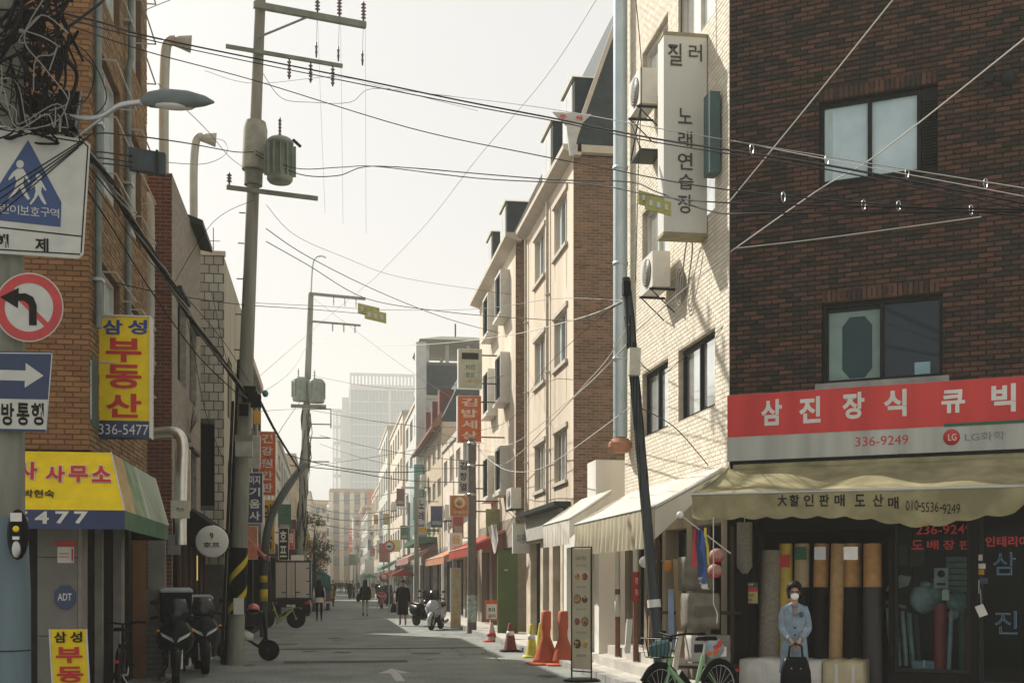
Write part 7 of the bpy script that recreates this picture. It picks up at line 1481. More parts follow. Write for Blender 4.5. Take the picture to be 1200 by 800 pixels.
# ------------------------------------------------------------------ shop goods
def roll(label, u, vt, wpx, m, low=None, dd=-.25, cap=None, capc=None, vs=688, z0=.1, grp='flooring rolls in the shopfront'):
    s_, zt_ = FF.px(u, vt, dd); r = wpx / 2 / FPX * 16.3; t = T('flooring_roll', label, 'roll', FF.p(s_, dd, z0), group=grp); zs = FF.px(u, vs, dd)[1] if low else z0
    tl_ = random.uniform(-.03, .03); b0 = FF.p(s_, dd + .08, z0); b1 = FF.p(s_ + tl_, dd - .05, zt_); L_ = lambda z: b0.lerp(b1, (z - z0) / (zt_ - z0))
    one('roll', m, lambda b: b.tube([L_(zs + .002), b1], r, 20), t)
    one('roll_core', flat('cardboard', (.3, .22, .13), .8), lambda b: b.tube([b1 - UP * .01, b1 + UP * .006], r * .4, 14), t)
    if low: one('lower_half', low, lambda b: b.tube([b0, L_(zs)], r * 1.03, 20), t)  # lower part of the roll in a darker colour
    if cap: zc = FF.px(u, cap, dd)[1]; c = L_(zc); one('brand_label', capc, lambda b: b.obox(c + FF.N * (r * .93), FF.U * r * .75, FF.N * r * .12, UP * .09), t)
    return t
lino = mat('speckled_lino', (.26, .23, .18), .6, (.18, .16, .125), 30); yv_ = mat('roll_yellow', (.52, .38, .08), .5); bg_ = mat('roll_beige', (.38, .31, .19), .5, (.3, .24, .15), 6); ot = mat('roll_tan_orange', (.42, .23, .09), .5, (.32, .17, .06), 10); blk_low = flat('black_lower_band', (.008, .008, .008), .5); gyr = mat('roll_charcoal', (.045, .045, .045), .5)
roll('speckled beige flooring roll at the left end of the row', 901, 645, 25, lino, dd=-.2)
roll('yellow flooring roll with red label behind the woman', 921.5, 637, 16, yv_, cap=657, capc=redink)
roll('beige and black flooring roll with green label', 939, 637, 18, bg_, blk_low, cap=648, capc=green)
roll('orange tan flooring roll with silver label and black lower half', 960, 637, 18, ot, blk_low, cap=648, capc=metal_g)
roll('slim tan flooring roll with plain surface', 979.5, 637, 16, mat('roll_tan', (.42, .27, .12), .5, (.32, .2, .09), 10), dd=-.15)
roll('wide orange flooring roll with shiny silver label and black lower half', 1000, 637, 22, ot, blk_low, cap=648, capc=silver)
roll('tan flooring roll with charcoal lower half at the right end of the row', 1024, 637, 21, ot, gyr, dd=-.1)
s_, z_ = FF.px(873, 612, .1); hr = T('hanging_roll', 'grey lino roll hanging point down at the left of the shopfront', 'roll', FF.p(s_, .1, 2.0)); one('roll', lino, lambda b: b.tube([FF.p(s_, .12, FF.px(873, 672, .1)[1]), FF.p(s_, .12, FF.px(873, 664, .1)[1]), FF.p(s_, .12, z_)], [.04, .11, .11], 14), hr); one('string', cable_w, lambda b: b.tube([FF.p(s_, .12, z_), FF.p(s_, .12, 3.1)], .006, 4), hr)
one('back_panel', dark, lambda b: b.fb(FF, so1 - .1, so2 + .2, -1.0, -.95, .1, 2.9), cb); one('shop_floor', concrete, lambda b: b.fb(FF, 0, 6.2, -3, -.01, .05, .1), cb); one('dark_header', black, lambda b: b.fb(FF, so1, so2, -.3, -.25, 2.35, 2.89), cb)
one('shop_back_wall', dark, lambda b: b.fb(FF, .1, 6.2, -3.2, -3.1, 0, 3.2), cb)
# bales in front
def bale(label, u0, u1_, vt, m, dd, zb=.1, dp=.6):
    s0_, zt_ = FF.px(u0, vt, dd + dp); s1_, _ = FF.px(u1_, vt, dd + dp); t = T('wrapped_bale', label, 'bale', FF.p((s0_ + s1_) / 2, dd, zb), group='wrapped bales in front of the shop')
    def f(b):
        rings = []
        for i in range(9):
            a = i / 8; s = s0_ + (s1_ - s0_) * a; e = .05 if i in (0, 8) else 0; rings.append([FF.p(s, dd + dp * (.5 + .5 * x * (1 - e)), zb + (zt_ - zb) * (.5 + .5 * z * (1 - e)) + .012 * math.sin(i * 2.1 + z * 3)) for x, z in ((-1, -.9), (-.92, -1), (.9, -1), (1, -.88), (1, .8), (.85, 1), (-.9, 1), (-1, .9))])
        b.loft(rings)
    one('bale', m, f, t); one('binding', flat('clear_tape', (.5, .48, .42), .3), lambda b: [b.fb(FF, s, s + .05, dd + dp + .003, dd + dp + .01, zb + .03, zt_ - .05) for s in (s0_ + (s1_ - s0_) * .3, s0_ + (s1_ - s0_) * .72)], t)
    return t
bale('white plastic wrapped bale serving as a bench behind the woman', 866, 962, 771, mat('white_film', (.5, .49, .46), .35, (.4, .39, .36), 6, bump=.6, bscale=12), .25)
bale('cream yellow wrapped bale to the right of the white bale', 964, 1011, 773, mat('cream_film', (.42, .36, .22), .4, (.34, .29, .17), 5, bump=.6, bscale=12), .25)
# shop window and door
sww = window(cb, FF, (so2 + .06, so3, .42, 2.75), metal_d, glass('shop_pane', (.01, .012, .012), .9), 1, .12, .05, name='shop_window'); 
for W_ in ((so4, so4 + 1.0, .1, 2.75), (so4 + 1.08, 6.3, .42, 2.75)): dw = window(cb, FF, W_, metal_d, glass('shop_pane', (.01, .012, .012), .9), 1 if W_[1] < 6 else 2, .12, .06, name='shop_door' if W_[1] < 6 else 'shop_window')
def gp(u, v, d): s, z = FF.px(u, v, d); return FF.p(s, d, z)
gk = 15.9 / FPX
lettering(cb, redink, [(c, gp(u, 638, -.13), 13 * gk, 11 * gk, .02) for c, u in (('도', 1075), ('배', 1093), ('장', 1112), ('판', 1131))] + [('236-9249', gp(1106, 620, -.13), 62 * gk, 11 * gk, .01)], FF.U, UP, label='red lettering on the shop window')
lettering(cb, redink, [('인테리어', gp(1180, 634, -.1), 46 * gk, 12 * gk, .03)], FF.U, UP, label='red lettering on the door glass')
lt_b = flat('pale_blue_vinyl', (.16, .3, .42), .5)
lettering(cb, lt_b, [('삼', gp(1177, 660, -.1), 24 * gk, 26 * gk, .0), ('진', gp(1179, 729, -.1), 24 * gk, 26 * gk, .0)], FF.U, UP, label='pale blue outlined letters on the door glass')
one('letter_fill', flat('dark_letter_fill', (.01, .02, .04), .5), lambda b: [write(b, c, gp(u, v, -.094), FF.U, UP, 22 * gk, 24 * gk, -.022) for c, u, v in (('삼', 1177, 660), ('진', 1179, 729))], cb)
for k, (u, v, w_, h_, m) in enumerate(((1147, 653, 8, 7, white), (1149, 663, 11, 6, white), (1149, 670, 8, 6, mat('amber_board', (.55, .3, .03))), (1153, 680, 9, 7, navy), (1145, 687, 5, 16, white))):
    c = gp(u, v, -.09); one('card_sticker', m, lambda b: b.obox(c, FF.U * w_ * gk / 2, FF.N * .003, UP * h_ * gk / 2), cb)
tg2 = T('door_tag', 'white tag hanging on a cord from the shop door post', 'tag', gp(1150, 715, .02)); one('tag', white, lambda b: b.obox(gp(1150, 715, .03), FF.U * .05 + UP * .02, FF.N * .006, UP * .07 - FF.U * .03), tg2); one('cord', cable_w, lambda b: b.tube([gp(1149, 690, .03), gp(1150, 710, .03)], .004, 4), tg2)
# goods behind the glass
def good(name, label, cat, fn_list, base, grp='goods behind the shop window'):
    t = T(name, label, cat, base, group=grp)
    for nm, m, f in fn_list: one(nm, m, f, t)
    return t
clr = mat('teal_plastic_film', (.16, .27, .25), .35, (.09, .16, .15), 9, bump=.5, bscale=15); wfl = mat('white_plastic_film', (.38, .4, .4), .35, (.2, .26, .27), 8, bump=.5, bscale=15)
g0 = gp(1104, 760, -.45); good('red_roll', 'dark red wallpaper roll standing upright in the shop window', 'roll', [('roll', mat('deep_red_vinyl', (.32, .03, .03), .45, (.24, .02, .02), 5), lambda b: b.tube([gp(1101, 785, -.4), gp(1102, 708, -.45)], .085, 16)), ('end_cap', flat('cardboard', (.3, .22, .13)), lambda b: b.tube([gp(1102, 708, -.45), gp(1102, 706.5, -.45)], .05, 12))], g0)
good('white_roll', 'thin cream roll leaning beside the dark red roll', 'roll', [('roll', wfl, lambda b: b.tube([gp(1112, 785, -.38), gp(1115, 715, -.42)], .03, 10)), ('end', flat('cardboard', (.3, .22, .13)), lambda b: b.tube([gp(1115, 715, -.42), gp(1115.1, 713, -.42)], .015, 8))], g0)
def blob(u, v, ru, rv, d): return lambda b: b.ell(gp(u, v, d), (ru * gk, .12, rv * gk), 14, 10, jit=.09)
good('plastic_bag', 'round translucent white bag of offcuts in the shop window', 'bag', [('bag', wfl, blob(1082, 702, 17, 17, -.5)), ('knot', wfl, blob(1084, 684, 4, 4, -.5))], g0)
good('plastic_bag', 'teal tinted plastic bag to the right of the round white bag', 'bag', [('bag', clr, blob(1096, 695, 10, 14, -.55)), ('knot', clr, blob(1096, 680, 3, 3, -.55))], g0)
good('plastic_bag', 'teal plastic bag hanging above the dark red roll', 'bag', [('bag', clr, blob(1122, 705, 14, 12, -.5)), ('tail', clr, blob(1118, 719, 6, 7, -.5))], g0)
good('paper_stack', 'tall stack of pale green wrapped sheets in the shop window', 'stack', [('sheet_pack', mat('pale_green_wrap', (.17, .23, .19), .6, (.11, .16, .13), 12), (lambda k: lambda b: b.obox(gp(1122, 655 + k * 7, -.7), FF.U * (12 * gk), FF.N * .12, UP * .034))(k)) for k in range(6)], g0)
good('poster', 'small pale poster with a printed face hung in the shop window', 'poster', [('sheet', wfl, lambda b: b.obox(gp(1103, 677, -.42), FF.U * (8 * gk), FF.N * .004, UP * (12 * gk))), ('print', ink, lambda b: (b.lathe(gp(1103, 672, -.41), [(.05, 0), (.05, .002)], 14, FF.N), b.obox(gp(1103, 684, -.41), FF.U * (5 * gk), FF.N * .002, UP * (1.5 * gk))))], g0)
good('paper_slip', 'small white slip below the printed poster', 'paper', [('slip', white, lambda b: b.obox(gp(1108, 697, -.4), FF.U * (4 * gk), FF.N * .003, UP * (6 * gk))), ('tape', cable_w, lambda b: b.obox(gp(1108, 690.5, -.395), FF.U * (2 * gk), FF.N * .002, UP * (.8 * gk)))], g0)
good('folded_sheet', 'pale folded sheet draped over a board at the window left', 'sheet', [('sheet', mat('dusty_white_board', (.36, .35, .31)), lambda b: b.prism([(-.17, -.1), (.12, -.02), (.16, .1), (.02, .13), (-.12, .05)], (gp(1054, 684, -.4), FF.U, UP, FF.N * .05))), ('board', flat('cardboard', (.3, .22, .13)), lambda b: b.obox(gp(1050, 708, -.4), FF.U * .13 - UP * .035, FF.N * .04, UP * .02))], g0)
for k in range(5): good('leaning_roll', ('pale grey', 'greenish', 'light grey', 'dull green', 'dark')[k] + ' wallpaper roll number leaning in the lower left of the window'.replace(' number', '') + (', nearest the frame' if k == 0 else ''), 'roll', [('roll', (wfl, clr, wfl, clr, gyr)[k], (lambda k: lambda b: b.tube([gp(1046 + k * 8, 780, -.35), gp(1041 + k * 8, 712 + k * 2, -.5)], .035, 10))(k)), ('end', dark, (lambda k: lambda b: b.tube([gp(1041 + k * 8, 712 + k * 2, -.5), gp(1041 + k * 8, 711.3 + k * 2, -.5)], .018, 8))(k))], g0)
good('blue_pack', 'pale blue film pack on the floor of the window', 'pack', [('pack', mat('pale_blue_film', (.2, .32, .38), .4), lambda b: b.obox(gp(1083, 778, -.4), FF.U * .14, FF.N * .1, UP * .05)), ('strap', white, lambda b: b.obox(gp(1083, 777, -.29), FF.U * .012, FF.N * .004, UP * .05))], g0)
good('green_roll', 'dark green roll standing at the right side of the window', 'roll', [('roll', mat('dark_green_vinyl', (.03, .09, .07), .5), lambda b: b.tube([gp(1128, 785, -.5), gp(1128, 712, -.5)], .06, 12)), ('red_edge', redink, lambda b: b.tube([gp(1134, 780, -.45), gp(1134, 722, -.45)], .02, 8))], g0)
for k, (u, v) in enumerate(((1055, 650), (1075, 652))): good('sample_board', ('left', 'right')[k] + ' olive printed sample board hung high in the shop window', 'board', [('board', mat('olive_sample', (.09, .085, .05), .7, (.05, .05, .03), 20), lambda b: b.obox(gp(u, v, -.9), FF.U * (9 * gk), FF.N * .01, UP * (12 * gk))), ('edge', metal_d, lambda b: b.obox(gp(u, v - 12.5, -.9), FF.U * (9 * gk), FF.N * .012, UP * (.5 * gk)))], g0)
# notice on the brick pier
sn = T('notice_board', 'green red and cream notice board on the dark pier left of the rolls', 'notice', gp(873, 695, .04)); 
def nb(v0, v1): a, c = gp(858.5, v0, .04), gp(888, v1, .04); return lambda b: b.obox((a + c) / 2, FF.U * ((c - a).dot(FF.U) / 2), FF.N * .008, UP * ((a.z - c.z) / 2))
one('green_strip', green, nb(682, 687.3), sn); one('red_strip', redink, nb(687.5, 692.5), sn); one('cream_panel', mat('cream_yellow_panel', (.5, .42, .18), .6), nb(692.7, 706.5), sn)
lettering(sn, ink, [('담배꽁초 투기금지', gp(873, 697, .052), 22 * gk, 3 * gk), ('CCTV 촬영중', gp(873, 702.5, .052), 18 * gk, 3 * gk)], FF.U, UP); lettering(sn, white, [('경고 안내', gp(873, 684.5, .052), 20 * gk, 3.2 * gk)], FF.U, UP, label='white heading')
# things under the left end of the awning: goods piled against the cream wall
def at2(u, v, t): return at(u, v, t)
def pile_box(name, label, cat, u0, v0, u1_, v1_, t_, dp, m, extra=None, tilt=0, grp='goods piled beside the shop'):
    p0, p1 = at(u0, v0, t_), at(u1_, v1_, t_); x0, x1, z0, z1 = p0.x, p1.x, p1.z, p0.z; y0 = p0.y; t = T(name, label, cat, ((x0 + x1) / 2, y0 + dp / 2, z0), group=grp)
    def f(b):
        rings = []
        for i in range(6):
            q = i / 5; e = .03 if i in (0, 5) else 0; w2 = (x1 - x0) / 2; rings.append([Vector(((x0 + x1) / 2 + x * w2 * (1 - e) + tilt * (q - .5), y0 + dp / 2 + y * dp / 2 * (1 - e) + .012 * math.sin(i * 3 + x * 4), z0 + (z1 - z0) * q)) for x, y in ((-1, -.9), (-.92, -1), (.92, -1), (1, -.9), (1, .9), (.92, 1), (-.92, 1), (-1, .9))])
        b.loft(rings)
    one('pack', m, f, t); 
    if extra: one(extra[0], extra[1], lambda b: b.box(x0 + (x1 - x0) * .2, x1 - (x1 - x0) * .2, y0 - .012, y0 - .004, z0 + (z1 - z0) * .35, z0 + (z1 - z0) * .65), t)
    return t
sack = mat('grey_sack', (.2, .18, .14), .85, (.13, .115, .09), 6, bump=.6, bscale=20)
back = T('plywood_rack', 'dark wooden rack holding goods under the left end of the shop awning', 'rack', (5.5, 16.4, 0))
one('rack_panel', darkwall, lambda b: b.fb(FF, -.02, .28, .02, .06, .1, 2.6), back); one('rack_shelf', flat('dark_timber', (.05, .035, .025), .8), lambda b: (b.fb(FF, -.9, .2, -.02, .5, 1.18, 1.22), b.fb(FF, -.9, .2, -.02, .5, .42, .46), b.fb(FF, -.92, -.88, .42, .5, .1, 2.2), b.fb(FF, .14, .18, .42, .5, .1, 2.4)), back)
pile_box('flooring_pack', 'upper grey wrapped pack stacked under the hanging streamers', 'pack', 802, 652, 838, 692, 16.2, .3, sack)
pile_box('flooring_pack', 'large grey brown wrapped bundle below the upper pack', 'pack', 806, 695, 846, 737, 15.9, .35, sack, ('stain', mat('sack_print', (.13, .11, .085), .8)))
pile_box('carton', 'white carton with dark print under the bundles', 'carton', 810, 743, 828, 775, 15.6, .3, mat('carton_white', (.42, .4, .35), .7), ('print', ink))
pile_box('carton', 'grey carton to the right of the white carton', 'carton', 829, 744, 858, 782, 15.7, .3, mat('carton_grey', (.2, .19, .16), .7), ('label_patch', white))
def plank(label, p, q, w_, m, th=.02): t = T('leaning_board', label, 'board', p, group='boards leaning by the leaning pole'); a, c = Vector(p), Vector(q); one('board', m, lambda b: b.obox((a + c) / 2, XR * w_ / 2, Vector((0, th, 0)), (c - a) / 2), t); one('end_grain', flat('cardboard', (.3, .22, .13)), lambda b: b.obox(c + (c - a).normalized() * .004, XR * w_ / 2, Vector((0, th, 0)), UP * .004), t)
plank('tan timber board leaning beside the leaning pole', at(800, 770, 16.6), at(793, 655, 16.9), .1, mat('tan_timber', (.36, .24, .12), .7, streak=True))
plank('pale blue edged board leaning next to the tan board', at(787, 760, 16.5), at(786, 690, 16.9), .07, mat('pale_blue_board', (.3, .4, .55)))
plank('cream board leaning low behind the green bike', at(790, 790, 15.6), at(797, 740, 15.9), .07, mat('cream_sign', (.5, .46, .36)))
plank('white board leaning against the dark doorway', at(735, 765, 19.0), at(738, 725, 19.3), .09, white)
plank('brown board leaning in the doorway left of the pole', at(764, 768, 17.6), at(765, 722, 17.8), .12, mat('brown_cladding', (.3, .17, .1)))
fpn = T('round_fan', 'round white and red floral fan hanging behind the green bike', 'fan', at(837, 759, 15.2)); c_ = at(837, 759, 15.2)
one('disc', wfl, lambda b: b.lathe(c_, [(.13, 0), (.13, .01)], 24, (0, -1, 0)), fpn)
rg = random.Random(2)
for k in range(6): q = c_ + Vector((rg.uniform(-.08, .08), -.014, rg.uniform(-.08, .08))); one('petal', (redink, orange)[k % 2], lambda b: b.ell(q, (.035, .003, .03), 10, 6), fpn)
for k, (u, v, lab) in enumerate(((840, 650, 'upper pink and red ball hanging beside the string'), (838, 668, 'lower pink and red ball hanging beside the string'))):
    c_ = at(u, v, 15.9); t = T('hanging_ball', lab, 'ball', c_, group='hanging balls'); one('ball', mat('faded_pink', (.4, .2, .17), .6), lambda b: b.ell(c_, (.1, .1, .09)), t); one('red_cap', redink, lambda b: b.ell(c_ - UP * .04, (.085, .085, .06)), t)
wl = T('wall_lantern', 'small white globe lantern fixed beside the leaning pole', 'lamp', at(756, 658, 17.9)); c_ = at(756, 658, 17.9); one('globe', white, lambda b: b.ell(c_, (.09, .09, .09)), wl); one('arm', metal_g, lambda b: b.tube([c_, c_ + Vector((.45, .1, .02))], .012, 5), wl); c_ = at(783, 663, 17.5); one('orange_globe', mat('tan_orange_board', (.6, .24, .05)), lambda b: b.ell(c_, (.07, .07, .09)), wl)
# streamers on stick
p0, p1 = at(797, 603, 15.0), at(856, 648, 15.6); stt = T('pole_with_streamers', 'white stick with round knob sticking out under the awning corner', 'stick', p0); one('stick', cable_w, lambda b: b.tube([p0, p1], .01, 6), stt); one('knob', white, lambda b: b.ell(p0, (.045, .045, .045)), stt)
sr_ = T('streamer', 'red navy and yellow cloth streamers hanging from the white stick', 'streamer', at(820, 620, 15.2))
def ribbon(u0, u1_, vt, vb, w_, m, ph):
    b = MB(); n = 12; vs = []
    for i in range(n + 1):
        q = i / n; c = at(u0 + (u1_ - u0) * q, vt + (vb - vt) * q, 15.2) + Vector((.01 * math.sin(q * 9 + ph), .02 * math.cos(q * 7 + ph), 0)); vs += [c - XR * w_ / 2, c + XR * w_ / 2 + Vector((0, .02 * math.sin(q * 5 + ph), 0))]
    b.add(vs, [(2 * i, 2 * i + 1, 2 * i + 3, 2 * i + 2) for i in range(n)], True); b.build('ribbon', m, sr_)
ribbon(815, 813, 620, 664, .06, flat('ribbon_red', (.42, .05, .06), .7), 0); ribbon(819, 821, 617, 676, .07, flat('ribbon_navy', (.03, .05, .14), .7), 1); ribbon(823, 825, 622, 684, .06, flat('ribbon_blue', (.04, .1, .3), .7), 2); ribbon(826, 831, 618, 662, .03, flat('ribbon_yellow', (.6, .48, .06), .7), 3); ribbon(821, 826, 676, 686, .05, white, 4); ribbon(824, 827, 682, 690, .09, white, 5)
hs_ = T('hanging_string', 'pale cord with hook hanging from the awning edge', 'cord', at(836, 610, 15.1)); one('cord', cable_w, lambda b: b.tube([at(836, 606, 15.1), at(836, 707, 15.1), at(839, 714, 15.1), at(841, 720, 15.1), at(840, 730, 15.1)], .008, 5), hs_)
# air conditioner outdoor unit, left, on the ground
ou = T('air_conditioner', 'grey louvred outdoor unit standing on the ground behind the black scooter', 'air conditioner', at(178, HV, 20.6)); a0, a1 = aty(166, 727, 20.7), aty(190, 785, 20.7)
one('casing', mat('dull_grey_case', (.16, .16, .14), .6), lambda b: b.box(a0.x, a1.x, 20.72, 21.1, .03, a0.z), ou)
for k in range(9): z = .1 + k * (a0.z - .15) / 9; one('louvre_slat', mat('dull_grey_slat', (.2, .2, .18), .5), lambda b: b.box(a0.x + .02, a1.x - .02, 20.69, 20.718, z, z + .04), ou)
# wall clutter high up: telephone boxes on cream wall of the tiled building, leafy tree
def tree(label, loc, h, cr, seed):
    t = T('leafy_tree', label, 'tree', loc); rg = random.Random(seed); bk_ = mat('bark', (.09, .07, .05), .9, bump=.5); trk = one('trunk', bk_, lambda b: b.tube([(0, 0, 0), (.05, .02, h * .35), (-.04, 0, h * .65), (.05, 0, h * .9)], [.12, .09, .06, .02], 8), t, False)
    def limb(b):
        for k in range(9): a = rg.uniform(0, 6.28); z = h * rg.uniform(.35, .7); b.tube([(0, 0, z), (math.cos(a) * cr * .4, math.sin(a) * cr * .4, z + h * .12), (math.cos(a) * cr * .8, math.sin(a) * cr * .8, z + h * .2)], [.035, .022, .008], 5)
    one('limb', bk_, limb, t, False)
    def crown(b):
        cl = [(rg.uniform(-1, 1) * cr * .7, rg.uniform(-1, 1) * cr * .7, h * rg.uniform(.42, .98), rg.uniform(.25, .5) * cr) for _ in range(22)]
        for _ in range(2600):
            c = rg.choice(cl); d = Vector((rg.gauss(0, 1), rg.gauss(0, 1), rg.gauss(0, 1))).normalized() * c[3] * rg.random() ** .4; p = Vector(c[:3]) + d; n_ = Vector((rg.gauss(0, 1), rg.gauss(0, 1), rg.gauss(0, 1) + .6)).normalized(); a = n_.orthogonal().normalized() * rg.uniform(.03, .06); q = n_.cross(a)
            b.add([p - a, p + q * .6, p + a, p - q * .6], [(0, 1, 2, 3)])
    o = one('crown', mat('leaf_green', (.07, .09, .04), .7, (.03, .045, .02), 1.5, trans=.25, rnd=True), crown, t, False)
a = at(366, HV, 64); tree('dusty green leafy street tree behind the second utility pole', (a.x + .1, a.y, 0), 5.2, 1.0, 4)
a = at(433, HV, 78); tree('small leafy tree far up the right side before the teal topped awning', (4.9, 80, .1), 3.2, .7, 6)
# bare twigs against the grey render
tw2 = T('bare_shrub', 'leafless twiggy shrub sprouting against the grey render wall', 'shrub', FLX(X2).p(23.9, .05, 4.4)); rg = random.Random(9)
b = MB()
for k in range(9): p = FLX(X2).p(23.8, .05, 4.5); a = rg.uniform(-.9, .9); L_ = rg.uniform(.4, .9); q = p + Vector((.1, math.sin(a) * L_, math.cos(a) * L_ * .8)); b.tube([p, p.lerp(q, .5) + Vector((0, .05, .04)), q], [.01, .007, .003], 4); b.tube([p.lerp(q, .6), p.lerp(q, .6) + Vector((.05, .2 * rg.choice((-1, 1)), .15))], [.005, .002], 4)
b.build('twig', mat('bark', (.09, .07, .05)), tw2)
# ------------------------------------------------------------------ clutter on the receding rows
rg = random.Random(77)
cols = [('brick red', (.28, .07, .05)), ('mustard', (.38, .3, .1)), ('dark green', (.06, .13, .09)), ('navy', (.05, .07, .14)), ('white', (.5, .5, .46)), ('maroon', (.15, .05, .05)), ('grey', (.25, .26, .25)), ('orange', (.45, .2, .08)), ('sky blue', (.22, .32, .38)), ('black', (.03, .03, .03))]
def blade(side, x, y, z0, h, w_, c, where):
    nm, co = c; t = T('blade_sign', f'{nm} projecting shop board {where}', 'sign', (x, y, z0)); m = mat('board_' + nm.replace(' ', '_'), co, .6)
    xa, xb_ = sorted((x - side * .25, x - side * (.25 + w_))); one('board', m, lambda b: b.box(xa, xb_, y, y + .2, z0, z0 + h), t)
    one('board_band', mat('board_pale_band', (.3, .29, .26), .6), lambda b: b.box(xa + .06, xb_ - .06, y - .012, y - .002, z0 + h * .12, z0 + h * .3), t)
    one('bracket', metal_d, lambda b: b.box(min(x, x - side * .25), max(x, x - side * .25), y + .08, y + .12, z0 + h * .7, z0 + h * .7 + .05), t)
spots = [(1, 5.64, 48, 3.4, 'over the peach orange awning'), (1, 5.64, 57, 4.2, 'near the far corner of the pink building'), (1, 5.64, 66, 3.6, 'over the teal topped awning'), (1, 5.64, 69.5, 5.2, 'beside the teal glazed bay'), (1, 5.5, 80, 4.4, 'on the narrow pale grey block'), (1, 5.64, 86, 7.0, 'high on the narrow pale grey block'), (1, 5.5, 94, 4.0, 'above the small green awning'), (1, 5.5, 104, 6.5, 'at the end of the beige block'), (1, 5.3, 113, 4.2, 'low on the pale green block'), (1, 5.3, 124, 7.5, 'high on the pale green block'), (1, 5.5, 138, 4.5, 'on the far sand coloured block'), (1, 5.5, 150, 5.5, 'at the end of the far sand coloured block'), (1, 5.0, 168, 5, 'on the low grey block'), (1, 5.2, 195, 6, 'on the far brown block'),
 (-1, -2.3, 50, 3.6, 'over the truck on the left'), (-1, -2.5, 64, 4.0, 'on the left pale green building'), (-1, -2.5, 73, 3.4, 'behind the leafy tree'), (-1, -2.3, 87, 4.8, 'on the narrow left building'), (-1, -2.3, 99, 3.8, 'at the far side of the narrow left building'), (-1, -2.4, 116, 4.6, 'on the far left grey block'), (-1, -2.4, 133, 3.8, 'at the end of the far left grey block'), (-1, -2.2, 158, 5.2, 'on the far left pink block'), (-1, -2.2, 178, 7, 'high on the far left pink block')]
for k, (sd, x, y, z0, where) in enumerate(spots): blade(sd, x, y, z0, rg.uniform(.8, 1.7), rg.uniform(.35, .6), cols[(k * 3) % 10], where)
for k, (x, y, z0, where) in enumerate(((5.64, 54, 4.4, 'on the pale pink building'), (5.64, 68, 7, 'beside the red dormers'), (5.5, 98, 7.4, 'on the beige block'), (5.3, 118, 6, 'on the pale green block'))):
    outdoor_unit('air conditioner box ' + where + ' far along the right side', FRX(x), y, z0, 1.0, .7)
for k, (xx, y, hh, ww, c, lab) in enumerate(((-1.7, 66, 4.4, .9, 'maroon', 'left side beyond the truck'), (-1.8, 92, 5.2, .8, 'mustard', 'left side before the pale block'), (-1.6, 121, 4.0, 1.2, 'sky blue', 'left side in the far distance'), (4.6, 101, 4.8, .8, 'brick red', 'right side beyond the green awning'), (4.4, 131, 4.0, 1.0, 'white', 'right side far off'), (3.6, 176, 5.5, 1.4, 'dark green', 'right side near the far crossing'), (-1.2, 172, 5.5, 1.2, 'orange', 'left side near the far crossing'))):
    t = T('standing_sign', f'{c} sign panel on a post on the {lab}', 'sign', (xx, y, 0)); m = MATS['board_' + c.replace(' ', '_')]; one('post', metal_d, lambda b: b.tube([(xx, y + .1, 0), (xx, y + .1, hh)], .05, 6), t); one('board', m, lambda b: b.box(xx - ww / 2, xx + ww / 2, y, y + .06, hh - 1.6, hh), t)
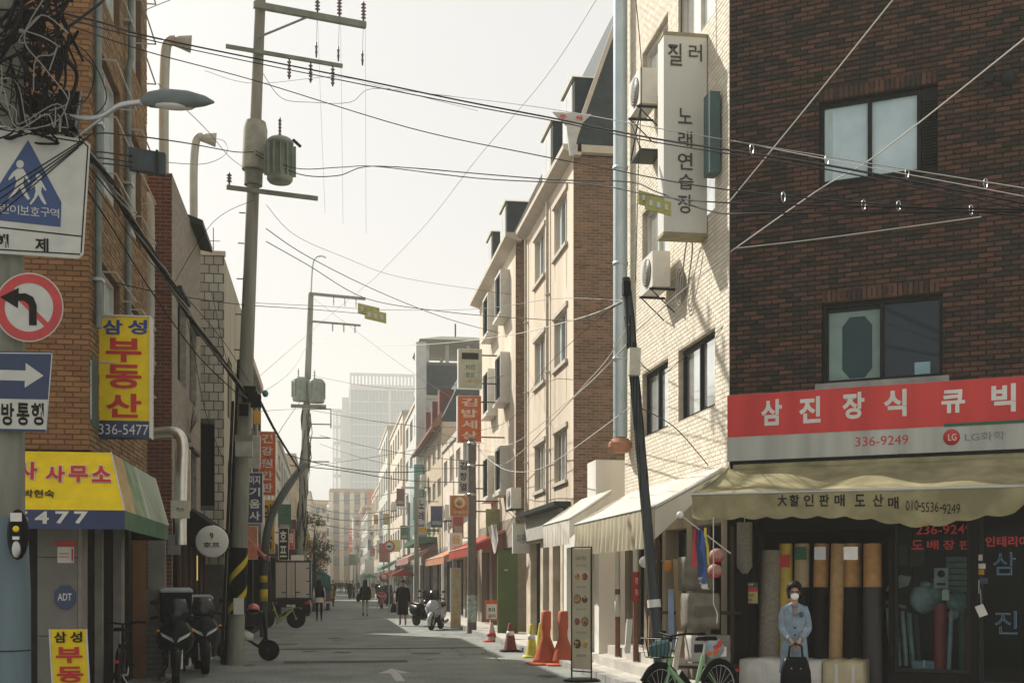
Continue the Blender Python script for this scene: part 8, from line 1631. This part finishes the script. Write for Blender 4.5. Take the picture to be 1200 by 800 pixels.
for k, (xx, y, lab) in enumerate(((4.3, 69, 'by the teal topped awning'), (4.2, 84, 'beyond the round traffic sign'), (-1.6, 88, 'left side past the leafy tree'), (4.0, 118, 'far right pavement'), (-1.5, 135, 'far left pavement'))):
    t = T('street_stall', 'small covered stall ' + lab, 'stall', (xx, y, 0)); one('counter', (bg_, darkwall, sack)[k % 3], lambda b: b.box(xx - .5, xx + .5, y, y + 1.4, .0, .9), t); one('canopy', (redcl, orcl, clothw, MATS['green_canvas'], clothy)[k], lambda b: b.prism([(-.7, 2.0), (0, 2.35), (.7, 2.0), (.7, 1.92), (-.7, 1.92)], ((xx, y - .1, 0), XR, UP, (0, 1.7, 0))), t)
    for s_ in (-1, 1): one('post', metal_g, lambda b: b.tube([(xx + s_ * .6, y, 0), (xx + s_ * .6, y, 1.95)], .025, 6), t)
def stain(F, u, z1, L_, w_, par, d=.004): one('rain_streak', streak_m, lambda b: b.poly([F.p(u, d, z1), F.p(u + w_, d, z1), F.p(u + w_ * .8, d, z1 - L_ * .6), F.p(u + w_ * .5, d, z1 - L_), F.p(u + w_ * .25, d, z1 - L_ * .7)]), par)
streak_m = mat('grime_streak', (.46, .38, .28), .9, (.4, .33, .24), 4)
for q in [(28.05, 11.0), (31.0, 11.0), (28.05, 8.2), (31.0, 8.2), (28.05, 5.33), (31.0, 5.33)]:
    for k in (0, 1): stain(FR, q[0] + (.02 if not k else 1.5), q[1] - 1.36, rg.uniform(.5, 1.1), .1, b2)
for x_, lab in ((30.3, 'thin drainpipe between the window columns of the cream four storey building'), (33.7, 'pale drainpipe at the far edge of the cream four storey building')):
    t = T('drainpipe', lab, 'downpipe', FR.p(x_, .06, 3.6)); one('pipe', mat('cream_pipe', (.5, .45, .36), .6), lambda b: b.tube([FR.p(x_, .07, 3.6), FR.p(x_, .07, 11.4)], .04, 8), t)
    for z in (5, 7, 9): one('clip', metal_g, lambda b: b.fb(FR, x_ - .06, x_ + .06, .0, .12, z, z + .04), t)
# ------------------------------------------------------------------ haze
hzm = bpy.data.materials.new('haze'); hzm.use_nodes = True; n = hzm.node_tree; n.nodes.remove(n.nodes['Principled BSDF'])
pv_ = n.nodes.new('ShaderNodeVolumePrincipled'); pv_.inputs['Color'].default_value = (.95, .94, .87, 1); pv_.inputs['Density'].default_value = HAZE; pv_.inputs['Anisotropy'].default_value = 0
n.links.new(pv_.outputs[0], n.nodes['Material Output'].inputs['Volume'])
hb_ = one('haze', hzm, lambda b: b.box(-90, 130, -60, 470, -1.0, 78)); hb_['kind'] = 'stuff'
for o in list(COL.objects):
    if o.type == 'MESH' and not o.parent and 'kind' not in o and 'category' not in o: print('UNTAGGED', o.name)
